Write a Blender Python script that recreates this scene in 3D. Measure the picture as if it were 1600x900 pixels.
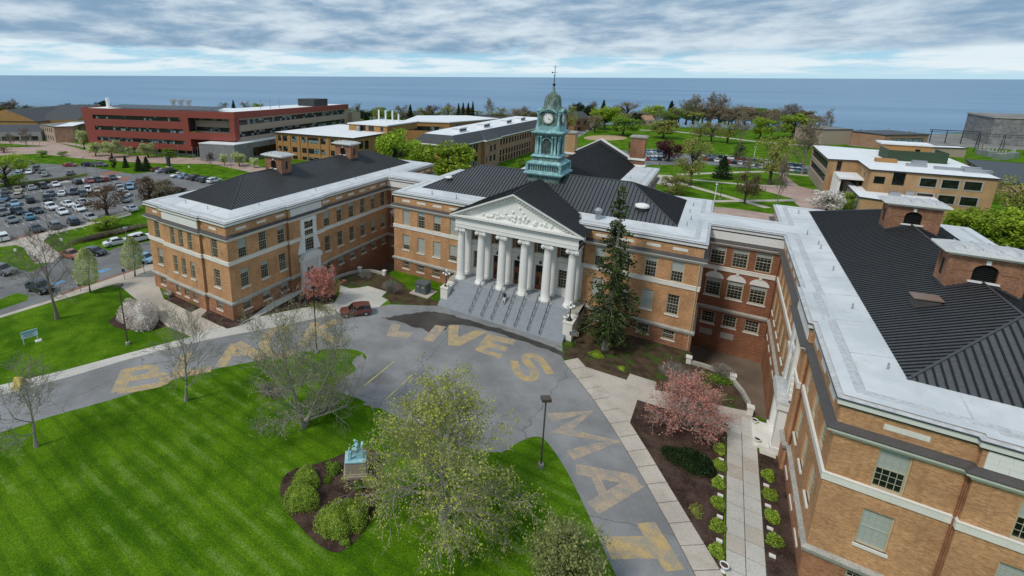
import bpy, math, random
from mathutils import Vector, Matrix, noise as mnoise
for _o in list(bpy.data.objects): bpy.data.objects.remove(_o)
S = bpy.context.scene
COL = S.collection
R = math.radians
# ------------------------------------------------------------ camera (a lens-shifted drone view)
CX, CY, CZ, YAW, PITCH, ROLL, FPX, PPX, PPY = 23.641, -64.996, 34.86, 0.579, -0.235, 0.004, 726.842, 651.775, 293.812
_cy, _sy, _cp, _sp = math.cos(YAW), math.sin(YAW), math.cos(PITCH), math.sin(PITCH)
FWD = Vector((-_sy*_cp, _cy*_cp, _sp)); RGT = Vector((_cy, _sy, 0)); UPV = RGT.cross(FWD)
_r = RGT*math.cos(ROLL)+UPV*math.sin(ROLL); _u = -RGT*math.sin(ROLL)+UPV*math.cos(ROLL)
RGT, UPV = _r, _u
cam = bpy.data.cameras.new('camera'); camo = bpy.data.objects.new('camera', cam); COL.objects.link(camo)
camo.matrix_world = Matrix(((RGT.x, UPV.x, -FWD.x, CX), (RGT.y, UPV.y, -FWD.y, CY), (RGT.z, UPV.z, -FWD.z, CZ), (0, 0, 0, 1)))
cam.sensor_width = 36; cam.lens = 36*FPX/1600
cam.shift_x = (800-PPX)/1600; cam.shift_y = -(450-PPY)/1600
cam.clip_start = 0.5; cam.clip_end = 200000
S.camera = camo
S.render.resolution_x, S.render.resolution_y = 1024, 576
# ------------------------------------------------------------ sky
SUN_AZ, SUN_EL = R(205), R(50)     # compass-like angle measured from +Y towards +X
W = bpy.data.worlds.new('World'); S.world = W; W.use_nodes = True
wt = W.node_tree; wt.nodes.clear()
def WN(t, **k):
    n = wt.nodes.new(t)
    for a, b in k.items(): setattr(n, a, b)
    return n
def wmath(op, a, b=None, c=None, clamp=False):
    n = WN('ShaderNodeMath', operation=op); n.use_clamp = clamp
    for i, v in enumerate((a, b, c)):
        if v is None: continue
        if isinstance(v, (int, float)): n.inputs[i].default_value = v
        else: wt.links.new(v, n.inputs[i])
    return n.outputs[0]
def wmix(f, a, b):
    n = WN('ShaderNodeMix', data_type='RGBA')
    for s, v in ((n.inputs[0], f), (n.inputs[6], a), (n.inputs[7], b)):
        if isinstance(v, (int, float)): s.default_value = v
        elif isinstance(v, tuple): s.default_value = (*v, 1)
        else: wt.links.new(v, s)
    return n.outputs[2]
sky = WN('ShaderNodeTexSky', sky_type='NISHITA'); sky.sun_disc = False
sky.sun_elevation = SUN_EL; sky.sun_rotation = SUN_AZ; sky.air_density = 1.0; sky.dust_density = 1.2; sky.ozone_density = 1.5
tc = WN('ShaderNodeTexCoord'); sep = WN('ShaderNodeSeparateXYZ'); wt.links.new(tc.outputs['Generated'], sep.inputs[0])
zz = wmath('MAXIMUM', sep.outputs[2], 0.0)
den = wmath('ADD', zz, 0.10)
px_ = wmath('DIVIDE', sep.outputs[0], den); py_ = wmath('DIVIDE', sep.outputs[1], den)
comb = WN('ShaderNodeCombineXYZ'); wt.links.new(px_, comb.inputs[0]); wt.links.new(py_, comb.inputs[1])
def wnoise(scale, detail, rough, vec, dist=0.0, off=(0, 0, 0)):
    m = WN('ShaderNodeMapping'); m.inputs['Location'].default_value = off; wt.links.new(vec, m.inputs[0])
    n = WN('ShaderNodeTexNoise'); n.inputs['Scale'].default_value = scale; n.inputs['Detail'].default_value = detail
    n.inputs['Roughness'].default_value = rough; n.inputs['Distortion'].default_value = dist; wt.links.new(m.outputs[0], n.inputs['Vector'])
    return n.outputs[0]
comb3 = WN('ShaderNodeCombineXYZ'); wt.links.new(sep.outputs[0], comb3.inputs[0]); wt.links.new(sep.outputs[1], comb3.inputs[1]); wt.links.new(wmath('MULTIPLY', zz, 4.2), comb3.inputs[2])
def wramp(v, a, b):
    n = WN('ShaderNodeMapRange', interpolation_type='SMOOTHSTEP'); n.inputs[1].default_value = a; n.inputs[2].default_value = b
    wt.links.new(v, n.inputs[0]); return n.outputs[0]
big = wnoise(2.6, 6, 0.55, comb3.outputs[0], 0.3, (3.1, 1.7, 0.4))
det = wnoise(7.5, 8, 0.6, comb3.outputs[0], 0.15, (8.3, 4.2, 1.0))
lowb = wnoise(0.9, 6, 0.6, comb.outputs[0], 0.2, (1.4, 9.0, 2.0))
# cover: thick above ~2.5 degrees, thin streaks near the horizon
hi = wramp(zz, 0.030, 0.062)
cov = wramp(wmath('ADD', big, wmath('MULTIPLY', hi, 0.22)), 0.50, 0.62)
cov = wmath('MULTIPLY', cov, wramp(zz, 0.030, 0.056))
streak = wmath('MULTIPLY', wramp(lowb, 0.38, 0.58), wramp(zz, 0.003, 0.012))
light = wramp(wmath('ADD', wmath('MULTIPLY', det, 0.66), wmath('MULTIPLY', big, 0.34)), 0.38, 0.66)
cloudc = wmix(light, (1.75, 2.8, 4.0), (5.1, 5.9, 6.5))
hz = wmix(wramp(zz, 0.0, 0.06), (3.9, 5.6, 6.5), (2.5, 4.7, 6.1))
gap = wmix(wramp(zz, 0.05, 0.4), hz, sky.outputs[0])
base = wmix(wmath('MULTIPLY', streak, 0.85), gap, (6.3, 6.9, 7.2))
col = wmix(cov, base, cloudc)
bg = WN('ShaderNodeBackground'); bg.inputs[1].default_value = 0.085; wt.links.new(col, bg.inputs[0])
wo = WN('ShaderNodeOutputWorld'); wt.links.new(bg.outputs[0], wo.inputs[0])
# ------------------------------------------------------------ sun, veiled by cloud
sl = bpy.data.lights.new('sun', 'SUN'); sl.energy = 1.5; sl.angle = R(10); sl.color = (1, 0.95, 0.87)
so = bpy.data.objects.new('sun', sl); COL.objects.link(so)
sd = Vector((math.sin(SUN_AZ)*math.cos(SUN_EL), math.cos(SUN_AZ)*math.cos(SUN_EL), math.sin(SUN_EL)))
so.rotation_euler = (-sd).to_track_quat('-Z', 'Y').to_euler(); so.location = (0, -200, 200)
S.view_settings.view_transform = 'Standard'; S.view_settings.look = 'None'; S.view_settings.gamma = 1
S.view_settings.use_curve_mapping = False; S.view_settings.exposure = 0.62
S.render.engine = 'CYCLES'; S.cycles.samples = 96; S.cycles.max_bounces = 5; S.cycles.use_denoising = True
# ------------------------------------------------------------ helpers
def gp(u, v, z=0.0):
    "world point at height z that the survey of the photograph puts at picture point (u, v)"
    d = RGT*((u-PPX)/FPX)-UPV*((v-PPY)/FPX)+FWD
    t = (z-CZ)/d.z
    return Vector((CX+t*d.x, CY+t*d.y, z))
def hat(u, v, v2):
    "height of something that stands at ground point (u, v) and whose top is at picture row v2"
    b = gp(u, v); lo, hi2 = 0.0, 80.0
    for _ in range(40):
        m = (lo+hi2)/2; d = Vector((b.x-CX, b.y-CY, m-CZ)); vv = PPY-FPX*d.dot(UPV)/d.dot(FWD)
        if vv > v2: lo = m
        else: hi2 = m
    return lo
class MB:
    def __init__(s): s.v, s.f, s.m = [], [], []
    def add(s, vs, fs, mi=0):
        o = len(s.v); s.v += [tuple(p) for p in vs]
        for f in fs: s.f.append(tuple(i+o for i in f)); s.m.append(mi)
        return s
    def quad(s, a, b, c, d, mi=0): return s.add((a, b, c, d), ((0, 1, 2, 3),), mi)
    def box(s, x0, y0, z0, x1, y1, z1, mi=0):
        return s.add([(x0, y0, z0), (x1, y0, z0), (x1, y1, z0), (x0, y1, z0), (x0, y0, z1), (x1, y0, z1), (x1, y1, z1), (x0, y1, z1)],
                     [(0, 3, 2, 1), (4, 5, 6, 7), (0, 1, 5, 4), (1, 2, 6, 5), (2, 3, 7, 6), (3, 0, 4, 7)], mi)
    def hull8(s, lo, hi, mi=0):
        "two quads (4 points each), lower and upper ring"
        return s.add(list(lo)+list(hi), [(0, 3, 2, 1), (4, 5, 6, 7), (0, 1, 5, 4), (1, 2, 6, 5), (2, 3, 7, 6), (3, 0, 4, 7)], mi)
    def prism(s, poly, z0, z1, mi=0):
        n = len(poly)
        return s.add([(p[0], p[1], z0) for p in poly]+[(p[0], p[1], z1) for p in poly],
                     [tuple(range(n))[::-1], tuple(range(n, 2*n))]+[(i, (i+1) % n, n+(i+1) % n, n+i) for i in range(n)], mi)
    def lathe(s, c, prof, seg=16, mi=0, a0=0.0, sx=1.0, cap=True):
        vs, fs = [], []
        for r, z in prof:
            for k in range(seg):
                a = a0+2*math.pi*k/seg; vs.append((c[0]+r*sx*math.cos(a), c[1]+r*math.sin(a), c[2]+z))
        for i in range(len(prof)-1):
            for k in range(seg):
                k2 = (k+1) % seg; fs.append((i*seg+k, i*seg+k2, (i+1)*seg+k2, (i+1)*seg+k))
        if cap:
            fs.append(tuple(range(seg))[::-1]); fs.append(tuple(range((len(prof)-1)*seg, len(prof)*seg)))
        return s.add(vs, fs, mi)
    def tube(s, pts, rads, seg=5, mi=0):
        pts = [Vector(p) for p in pts]; n = len(pts); vs, fs = [], []
        for i, p in enumerate(pts):
            d = (pts[min(i+1, n-1)]-pts[max(i-1, 0)])
            d = d.normalized() if d.length > 1e-9 else Vector((0, 0, 1))
            a = d.orthogonal().normalized() if i == 0 else (a-d*a.dot(d)).normalized()
            b = d.cross(a)
            r = rads[i] if isinstance(rads, (list, tuple)) else rads
            for k in range(seg):
                t = 2*math.pi*k/seg; vs.append(p+(a*math.cos(t)+b*math.sin(t))*r)
        for i in range(n-1):
            for k in range(seg):
                k2 = (k+1) % seg; fs.append((i*seg+k, i*seg+k2, (i+1)*seg+k2, (i+1)*seg+k))
        fs.append(tuple(range(seg))[::-1]); fs.append(tuple(range((n-1)*seg, n*seg)))
        return s.add(vs, fs, mi)
    def mesh(s, name, mats, smooth=False):
        me = bpy.data.meshes.new(name); me.from_pydata(s.v, [], s.f)
        for m in (mats if isinstance(mats, (list, tuple)) else [mats]): me.materials.append(MT[m] if isinstance(m, str) else m)
        if any(s.m): me.polygons.foreach_set('material_index', s.m)
        if smooth: me.polygons.foreach_set('use_smooth', [True]*len(me.polygons))
        me.update(); return me
    def build(s, name, mats, parent=None, smooth=False, loc=None, rz=0.0):
        return inst(name, s.mesh(name, mats, smooth), parent, loc, rz)
def inst(name, me, parent=None, loc=None, rz=0.0, sc=None):
    o = bpy.data.objects.new(name, me); COL.objects.link(o)
    if parent is not None: o.parent = parent
    if loc is not None: o.location = loc
    if rz: o.rotation_euler = (0, 0, rz)
    if sc: o.scale = (sc, sc, sc) if isinstance(sc, (int, float)) else sc
    return o
def tag(o, label, cat, group=None):
    o['label'] = label; o['category'] = cat
    if group: o['group'] = group
    return o
def thing(name, label, cat, loc=(0, 0, 0), rz=0.0, group=None):
    o = bpy.data.objects.new(name, None); COL.objects.link(o); o.location = loc; o.rotation_euler = (0, 0, rz)
    o.empty_display_size = 0.2
    return tag(o, label, cat, group)
def struct(o): o['kind'] = 'structure'; return o
def stuff(o): o['kind'] = 'stuff'; return o
def setmat(o, m):
    o.material_slots[0].link = 'OBJECT'; o.material_slots[0].material = MT[m] if isinstance(m, str) else m
# ------------------------------------------------------------ materials
MT = {}
class NT:
    def __init__(s, name):
        s.m = bpy.data.materials.new(name); s.m.use_nodes = True; s.t = s.m.node_tree; s.b = s.t.nodes['Principled BSDF']; MT[name] = s.m
        s._geo = None
    def n(s, t, **k):
        x = s.t.nodes.new(t)
        for a, b in k.items(): setattr(x, a, b)
        return x
    def l(s, a, b): s.t.links.new(a, b)
    def pos(s):
        if not s._geo: s._geo = s.n('ShaderNodeNewGeometry')
        return s._geo.outputs['Position']
    def objco(s): return s.n('ShaderNodeTexCoord').outputs['Object']
    def map(s, vec, scale=(1, 1, 1), rot=(0, 0, 0), loc=(0, 0, 0)):
        m = s.n('ShaderNodeMapping'); m.inputs['Scale'].default_value = scale; m.inputs['Rotation'].default_value = rot; m.inputs['Location'].default_value = loc
        s.l(vec, m.inputs[0]); return m.outputs[0]
    def noise(s, vec, scale, detail=3, rough=0.5, dist=0.0):
        n = s.n('ShaderNodeTexNoise'); n.inputs['Scale'].default_value = scale; n.inputs['Detail'].default_value = detail
        n.inputs['Roughness'].default_value = rough; n.inputs['Distortion'].default_value = dist; s.l(vec, n.inputs['Vector']); return n.outputs[0]
    def ramp(s, v, a, b, lo=0.0, hi=1.0):
        n = s.n('ShaderNodeMapRange', interpolation_type='SMOOTHSTEP')
        for i, x in ((1, a), (2, b), (3, lo), (4, hi)): n.inputs[i].default_value = x
        s.l(v, n.inputs[0]); return n.outputs[0]
    def mix(s, f, a, b, mode='MIX'):
        n = s.n('ShaderNodeMix', data_type='RGBA', blend_type=mode)
        for k, v in ((n.inputs[0], f), (n.inputs[6], a), (n.inputs[7], b)):
            if isinstance(v, (int, float)): k.default_value = v
            elif isinstance(v, tuple): k.default_value = (*v, 1)
            else: s.l(v, k)
        return n.outputs[2]
    def math(s, op, a, b=None):
        n = s.n('ShaderNodeMath', operation=op)
        for i, v in enumerate((a, b)):
            if v is None: continue
            if isinstance(v, (int, float)): n.inputs[i].default_value = v
            else: s.l(v, n.inputs[i])
        return n.outputs[0]
    def base(s, c):
        if isinstance(c, tuple): s.b.inputs['Base Color'].default_value = (*c, 1)
        else: s.l(c, s.b.inputs['Base Color'])
    def set(s, rough=0.7, metal=0.0, spec=0.4, coat=0.0):
        s.b.inputs['Roughness'].default_value = rough; s.b.inputs['Metallic'].default_value = metal
        s.b.inputs['Specular IOR Level'].default_value = spec; s.b.inputs['Coat Weight'].default_value = coat
        if coat: s.b.inputs['Coat Roughness'].default_value = 0.06
        return s
    def bump(s, h, strength=0.3, dist=0.02):
        n = s.n('ShaderNodeBump'); n.inputs['Strength'].default_value = strength; n.inputs['Distance'].default_value = dist
        s.l(h, n.inputs['Height']); s.l(n.outputs[0], s.b.inputs['Normal'])
def plain(name, c, rough=0.6, metal=0.0, spec=0.4, var=0.15, scale=1.5, coat=0.0, bump=0.0, fine=14.0):
    "one colour, broken up by two sizes of noise"
    m = NT(name); m.set(rough, metal, spec, coat)
    if var:
        p = m.pos(); f = m.mix(m.noise(p, scale, 4), tuple(x*(1-var) for x in c), tuple(min(1, x*(1+var)) for x in c))
        g = m.ramp(m.noise(p, fine, 2), 0.3, 0.7, 1-var*0.6, 1+var*0.6)
        n = m.n('ShaderNodeVectorMath', operation='SCALE'); m.l(f, n.inputs[0]); m.l(g, n.inputs['Scale']); m.base(n.outputs[0])
        if bump: m.bump(m.noise(p, fine, 3), bump)
    else: m.base(c)
    return m
def wallvec(m):
    "texture plane that runs along a vertical wall: (distance along, height)"
    g = m._geo or m.n('ShaderNodeNewGeometry'); m._geo = g
    sp = m.n('ShaderNodeSeparateXYZ'); m.l(g.outputs['Position'], sp.inputs[0])
    sn = m.n('ShaderNodeSeparateXYZ'); m.l(g.outputs['Normal'], sn.inputs[0])
    k = m.math('GREATER_THAN', m.math('ABSOLUTE', sn.outputs[0]), 0.6)
    mx = m.n('ShaderNodeMix', data_type='FLOAT'); m.l(k, mx.inputs[0]); m.l(sp.outputs[0], mx.inputs[2]); m.l(sp.outputs[1], mx.inputs[3])
    c = m.n('ShaderNodeCombineXYZ'); m.l(mx.outputs[0], c.inputs[0]); m.l(sp.outputs[2], c.inputs[1]); return c.outputs[0]
def brick(name, c1, c2, mortar, bw=0.24, rh=0.08, stain=0.25):
    m = NT(name); m.set(0.85, 0, 0.25); v = wallvec(m)
    b = m.n('ShaderNodeTexBrick'); b.inputs['Scale'].default_value = 1; b.inputs['Brick Width'].default_value = bw; b.inputs['Row Height'].default_value = rh
    b.inputs['Mortar Size'].default_value = 0.007; b.inputs['Mortar Smooth'].default_value = 0.3; b.inputs['Bias'].default_value = 0.0
    b.inputs['Color1'].default_value = (*c1, 1); b.inputs['Color2'].default_value = (*c2, 1); b.inputs['Mortar'].default_value = (*mortar, 1); m.l(v, b.inputs['Vector'])
    p = m.pos(); big = m.ramp(m.noise(p, 0.35, 5, 0.6), 0.35, 0.7, 1-stain*0.5, 1+stain*0.4)
    patch = m.math('MULTIPLY', m.ramp(m.noise(m.map(v, (3.6, 11.0, 1)), 1.0, 3, 0.7), 0.3, 0.72, 1-stain*0.55, 1+stain*0.5), m.ramp(m.noise(m.map(v, (2.2, 0.25, 1)), 1.0, 4, 0.6), 0.50, 0.74, 1.0, 1-stain*0.55))
    n = m.n('ShaderNodeVectorMath', operation='SCALE'); m.l(b.outputs[0], n.inputs[0]); m.l(m.math('MULTIPLY', big, patch), n.inputs['Scale']); m.base(n.outputs[0])
    m.bump(b.outputs['Fac'], -0.25, 0.01); return m
brick('brick_buff', (0.60, 0.325, 0.155), (0.43, 0.205, 0.088), (0.44, 0.32, 0.21), stain=0.34)
brick('brick_band', (0.45, 0.225, 0.12), (0.33, 0.145, 0.075), (0.27, 0.16, 0.10), stain=0.4)
brick('brick_red', (0.34, 0.150, 0.085), (0.24, 0.092, 0.05), (0.20, 0.11, 0.07), stain=0.35)
brick('brick_chimney', (0.33, 0.16, 0.095), (0.26, 0.115, 0.062), (0.28, 0.19, 0.13), stain=0.5)
brick('brick_tan', (0.47, 0.29, 0.145), (0.38, 0.215, 0.095), (0.4, 0.3, 0.2))
brick('brick_orange', (0.42, 0.22, 0.08), (0.36, 0.18, 0.06), (0.36, 0.24, 0.13), stain=0.12)
brick('brick_rose', (0.40, 0.235, 0.15), (0.33, 0.18, 0.11), (0.36, 0.26, 0.2))
brick('block_grey', (0.25, 0.25, 0.25), (0.20, 0.20, 0.205), (0.3, 0.3, 0.3), 0.9, 0.4)
plain('stone', (0.70, 0.67, 0.61), 0.75, var=0.12, scale=0.8, bump=0.1)
plain('stone_grey', (0.36, 0.34, 0.30), 0.8, var=0.35, scale=1.2, bump=0.15)
plain('stone_pale', (0.74, 0.73, 0.70), 0.7, var=0.08, scale=0.6, bump=0.08)
plain('cap_dark', (0.075, 0.068, 0.066), 0.6, var=0.25)
plain('line_dark', (0.045, 0.047, 0.055), 0.5, var=0.2)
m = NT('deck'); m.set(0.5, 0, 0.4); p = m.pos()
a = m.mix(m.ramp(m.noise(p, 0.18, 5, 0.65), 0.35, 0.65), (0.50, 0.52, 0.535), (0.63, 0.64, 0.645)); a = m.mix(m.ramp(m.noise(p, 0.45, 6, 0.75), 0.55, 0.70, 0.0, 0.55), a, (0.45, 0.43, 0.39)); a = m.mix(m.ramp(m.noise(p, 2.5, 4, 0.7), 0.62, 0.75, 0.0, 0.35), a, (0.36, 0.36, 0.36)); m.base(a)
plain('deck_far', (0.74, 0.75, 0.76), 0.6, var=0.08, scale=0.15, fine=1.2)
plain('coping', (0.46, 0.465, 0.465), 0.65, var=0.22, scale=0.6, fine=4)
plain('frame', (0.50, 0.42, 0.28), 0.6, var=0.1)
plain('sash', (0.42, 0.40, 0.31), 0.55, var=0.1)
plain('blind', (0.36, 0.40, 0.38), 0.5, spec=0.5, var=0.1, scale=0.4)
def glassm(name, c, rough):
    m = NT(name); m.set(rough, 0, 0.6); p = m.pos()
    m.base(m.mix(m.ramp(m.noise(p, 0.9, 3), 0.35, 0.7), tuple(x*0.5 for x in c), tuple(x*1.6 for x in c)))
    m.bump(m.noise(p, 0.8, 1), 0.06, 0.05)
glassm('glass', (0.012, 0.014, 0.014), 0.12)
glassm('glass_blue', (0.05, 0.075, 0.09), 0.1)
plain('iron', (0.02, 0.02, 0.022), 0.45, var=0.1)
plain('steel', (0.42, 0.43, 0.45), 0.35, 0.7, var=0.1)
plain('dark_void', (0.012, 0.011, 0.010), 0.9, var=0.2)
plain('wood_door', (0.17, 0.062, 0.026), 0.45, var=0.35, scale=3)
plain('white', (0.78, 0.78, 0.77), 0.5, var=0.05)
plain('black', (0.012, 0.012, 0.013), 0.5, var=0.1)
# dark standing-seam metal
m = plain('roof_metal', (0.070, 0.073, 0.078), 0.36, 0.0, 0.5, var=0.22, scale=0.3, fine=5)
plain('roof_seam_shade', (0.006, 0.006, 0.007), 0.5, 0.0, 0.4, var=0.15)  # ribs broad and near-black, so their colour carries the shadow along each seam
plain('roof_flash', (0.060, 0.062, 0.068), 0.42, var=0.2)
# verdigris copper
m = NT('copper'); m.set(0.7, 0, 0.35); p = m.pos()
mp = m.map(p, (1, 1, 0.45))
f1 = m.ramp(m.noise(mp, 1.6, 6, 0.65), 0.42, 0.66); f2 = m.ramp(m.noise(mp, 4.0, 4, 0.6), 0.54, 0.74)
c = m.mix(f1, (0.17, 0.335, 0.345), (0.34, 0.56, 0.60)); m.base(m.mix(f2, c, (0.075, 0.105, 0.075)))
m = NT('copper_dark'); m.set(0.7, 0, 0.35); p = m.pos(); mp = m.map(p, (1, 1, 0.35))
c = m.mix(m.ramp(m.noise(mp, 2.2, 5, 0.65), 0.38, 0.62), (0.075, 0.105, 0.085), (0.185, 0.265, 0.245)); m.base(c)
# ============================================================ THE HALL
W1, W2, W3, D1, LW = 23.8, 32.45, 53.7, 9.6, 28.0
ZP = 15.0
hall = thing('campus_hall', 'buff brick hall with white columned portico, green clock tower and two long wings', 'building')
def frame_of(p0, p1):
    d = Vector((p1[0]-p0[0], p1[1]-p0[1], 0)); L = d.length; d /= L
    return Vector((p0[0], p0[1], 0)), d, Vector((-d.y, d.x, 0)), L      # origin, along, inward, length
def wall_mesh(mb, p0, p1, z0, z1, ops=(), depth=0.3, off=0.0, mi=0, reveal=True):
    "a wall face with real openings; ops are (u0, u1, z0, z1)"
    o, d, n, L = frame_of(p0, p1); o = o+n*off
    us = sorted({0.0, L, *[x for q in ops for x in q[:2]]}); zs = sorted({z0, z1, *[min(max(x, z0), z1) for q in ops for x in q[2:4]]})
    P = lambda u, z, k=0.0: o+d*u+n*k+Vector((0, 0, z))
    for j in range(len(zs)-1):
        run = None
        for i in range(len(us)-1):
            um, zm = (us[i]+us[i+1])/2, (zs[j]+zs[j+1])/2
            hole = any(q[0] < um < q[1] and q[2] < zm < q[3] for q in ops)
            if not hole and run is None: run = us[i]
            if run is not None and (hole or i == len(us)-2):
                e = us[i] if hole else us[i+1]
                mb.quad(P(run, zs[j]), P(e, zs[j]), P(e, zs[j+1]), P(run, zs[j+1]), mi); run = None
    if reveal:
        for u0, u1, a, b in [q[:4] for q in ops]:
            a, b = max(a, z0), min(b, z1)
            if b <= a: continue
            mb.quad(P(u0, a), P(u0, b), P(u0, b, depth), P(u0, a, depth), mi); mb.quad(P(u1, b), P(u1, a), P(u1, a, depth), P(u1, b, depth), mi)
            mb.quad(P(u0, b), P(u1, b), P(u1, b, depth), P(u0, b, depth), mi); mb.quad(P(u1, a), P(u0, a), P(u0, a, depth), P(u1, a, depth), mi)
def bands(mb, p0, p1, z0, z1, ops, step=0.42, gap=0.07, proud=0.05):
    "rusticated basement: brick courses standing proud of recessed joints"
    o, d, n, L = frame_of(p0, p1); z = z0
    while z < z1-0.05:
        zt = min(z+step-gap, z1); cut = sorted([(q[0], q[1]) for q in ops if q[2] < (z+zt)/2 < q[3]]); u = 0.0; spans = []
        for a, b in cut: spans.append((u, a)); u = b
        spans.append((u, L))
        for a, b in spans:
            if b-a < 0.05: continue
            q = lambda uu, k: o+d*uu-n*k
            lo = [q(a, proud), q(b, proud), q(b, -0.01), q(a, -0.01)]
            mb.hull8([(p.x, p.y, z) for p in lo], [(p.x, p.y, zt) for p in lo])
        z += step
def sweep(name, path, prof, mat, parent, closed=True):
    "trim that follows the outline; profile points are (outwards, height)"
    n = len(path); mb = MB(); rings = []
    for i in range(n):
        p = Vector(path[i]); a = Vector(path[i-1]) if (closed or i) else None; b = Vector(path[(i+1) % n]) if (closed or i < n-1) else None
        d1 = (p-a).normalized() if a is not None else (b-p).normalized(); d2 = (b-p).normalized() if b is not None else d1
        n1 = Vector((d1.y, -d1.x)); n2 = Vector((d2.y, -d2.x)); mvec = n1+n2; mvec = mvec/(mvec.dot(n1)) if mvec.length > 1e-6 else n1
        rings.append([(p.x+mvec.x*o, p.y+mvec.y*o, z) for o, z in prof])
    k = len(prof)
    for i in range(n if closed else n-1):
        a, b = rings[i], rings[(i+1) % n]
        for j in range(k-1): mb.quad(a[j], b[j], b[j+1], a[j+1])
    if not closed:
        mb.add(rings[0], [tuple(range(k))]); mb.add(rings[-1], [tuple(range(k))[::-1]])
    return mb.build(name, mat, parent)
# ---- windows (shared meshes)
_wm = {}
def window_meshes(w, h, cols=4, rows=6, bars='sash'):
    key = (round(w, 2), round(h, 2), cols, rows, bars)
    if key in _wm: return _wm[key]
    f = MB(); t = 0.09
    f.box(-w/2, 0.10, 0, -w/2+t, 0.26, h); f.box(w/2-t, 0.10, 0, w/2, 0.26, h); f.box(-w/2+t, 0.10, h-t, w/2-t, 0.26, h); f.box(-w/2+t, 0.08, 0, w/2-t, 0.26, t)
    x0, x1, z0, z1 = -w/2+t, w/2-t, t, h-t
    s = MB(); s.box(x0, 0.15, h/2-0.04, x1, 0.22, h/2+0.04)
    for e in (x0, x1-0.05): s.box(e, 0.165, z0, e+0.05, 0.22, z1)
    for i in range(1, cols):
        x = x0+(x1-x0)*i/cols; s.box(x-0.015, 0.175, z0, x+0.015, 0.215, z1)
    for i in range(1, rows):
        if i*2 == rows: continue
        z = z0+(z1-z0)*i/rows; s.box(x0, 0.178, z-0.015, x1, 0.212, z+0.015)
    g = MB(); g.quad((x0, 0.205, z0), (x1, 0.205, z0), (x1, 0.205, z1), (x0, 0.205, z1))
    cw, rh = (x1-x0)/cols, (z1-z0)/rows
    pn = MB(); pn.box(-cw/2+0.01, 0.200, -rh/2+0.01, cw/2-0.01, 0.206, rh/2-0.01)
    b = {}
    for k in (0.25, 0.5, 0.72, 1.0):
        m = MB(); m.quad((x0, 0.199, z1-(z1-z0)*k), (x1, 0.199, z1-(z1-z0)*k), (x1, 0.199, z1), (x0, 0.199, z1)); b[k] = m.mesh('blind', 'blind')
    sl = MB(); sl.box(-w/2-0.09, -0.13, -0.2, w/2+0.09, 0.12, 0.0)
    _wm[key] = (f.mesh('window', 'frame'), s.mesh('sash', 'sash'), g.mesh('pane', 'glass'), b, sl.mesh('sill', 'stone'), pn.mesh('pane', 'glass'), (x0, z0, cw, rh, cols, rows))
    return _wm[key]
rnd = random.Random(5)
def window(p, rz, w, h, blind=None, sill=True, cols=4, rows=6, parent=None, single_panes=False):
    F, Sh, G, B, SL, PN, inf = window_meshes(w, h, cols, rows)
    o = inst('window', F, parent or hall, p, rz); inst('sash', Sh, o)
    if single_panes:
        x0, z0, cw, rh, cc, rr = inf
        for i in range(cc):
            for j in range(rr): inst('pane', PN, o, (x0+cw*(i+.5), 0, z0+rh*(j+.5)))
    else: inst('pane', G, o)
    if blind is None: blind = rnd.choice([0, 0, 0, 0.25, 0.25, 0.5, 0.5, 0.72])
    if blind: inst('blind', B[blind], o)
    if sill: inst('sill', SL, o)
    return o
Z_TOP, Z_MID, Z_BAS = (9.12, 12.05), (4.55, 7.35), (0.95, 2.25)
def facade(name, p0, p1, cents, axis, w=1.5, zlo=0.0, blinds=None, floors=('t', 'm', 'b'), near=False, mat='brick_buff', zlow_bas=None, band_mat='brick_band'):
    "one straight run of the hall's wall with its three rows of windows"
    o, d, n, L = frame_of(p0, p1); ops = []; places = []; rz = math.atan2(d.y, d.x)
    for c in cents:
        u = abs(c-p0[axis]); q = o+d*u
        for fl in floors:
            z0, z1 = {'t': Z_TOP, 'm': Z_MID, 'b': zlow_bas or Z_BAS}[fl]
            ops.append((u-w/2, u+w/2, z0, z1)); places.append((fl, (q.x, q.y, z0), z1-z0))
    mb = MB(); wall_mesh(mb, p0, p1, 2.35, 14.95, ops); mb.build('wall', mat, hall)
    lo = [q for q in ops if q[2] < 2.3]
    mb = MB(); wall_mesh(mb, p0, p1, zlo-0.5, 2.35, lo, off=0.0, mi=0); mb.build('basement_wall', band_mat, hall)
    mb = MB(); bands(mb, p0, p1, zlo-0.5, 2.3, lo); mb.build('basement_courses', band_mat, hall)
    for i, (fl, p, h) in enumerate(places):
        bl = None if blinds is None else blinds.get(fl)
        window(p, rz, w, h, bl if not isinstance(bl, (list, tuple)) else bl[(i//len(floors)) % len(bl)], sill=(fl != 't'), cols=4, rows=6 if fl != 'b' else 4, single_panes=near and fl != 'b')
    return o, d, n, L, rz
inset_me = MB().box(-0.85, -0.03, -0.19, 0.85, 0.02, 0.19).mesh('frieze_panel', 'stone')
def insets(p0, p1, cents, axis, w=1.0):
    o, d, n, L = frame_of(p0, p1)
    for c in cents:
        q = o+d*abs(c-p0[axis]); inst('frieze_panel', inset_me, hall, (q.x, q.y, 13.62), math.atan2(d.y, d.x), (w, 1, 1))
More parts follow.
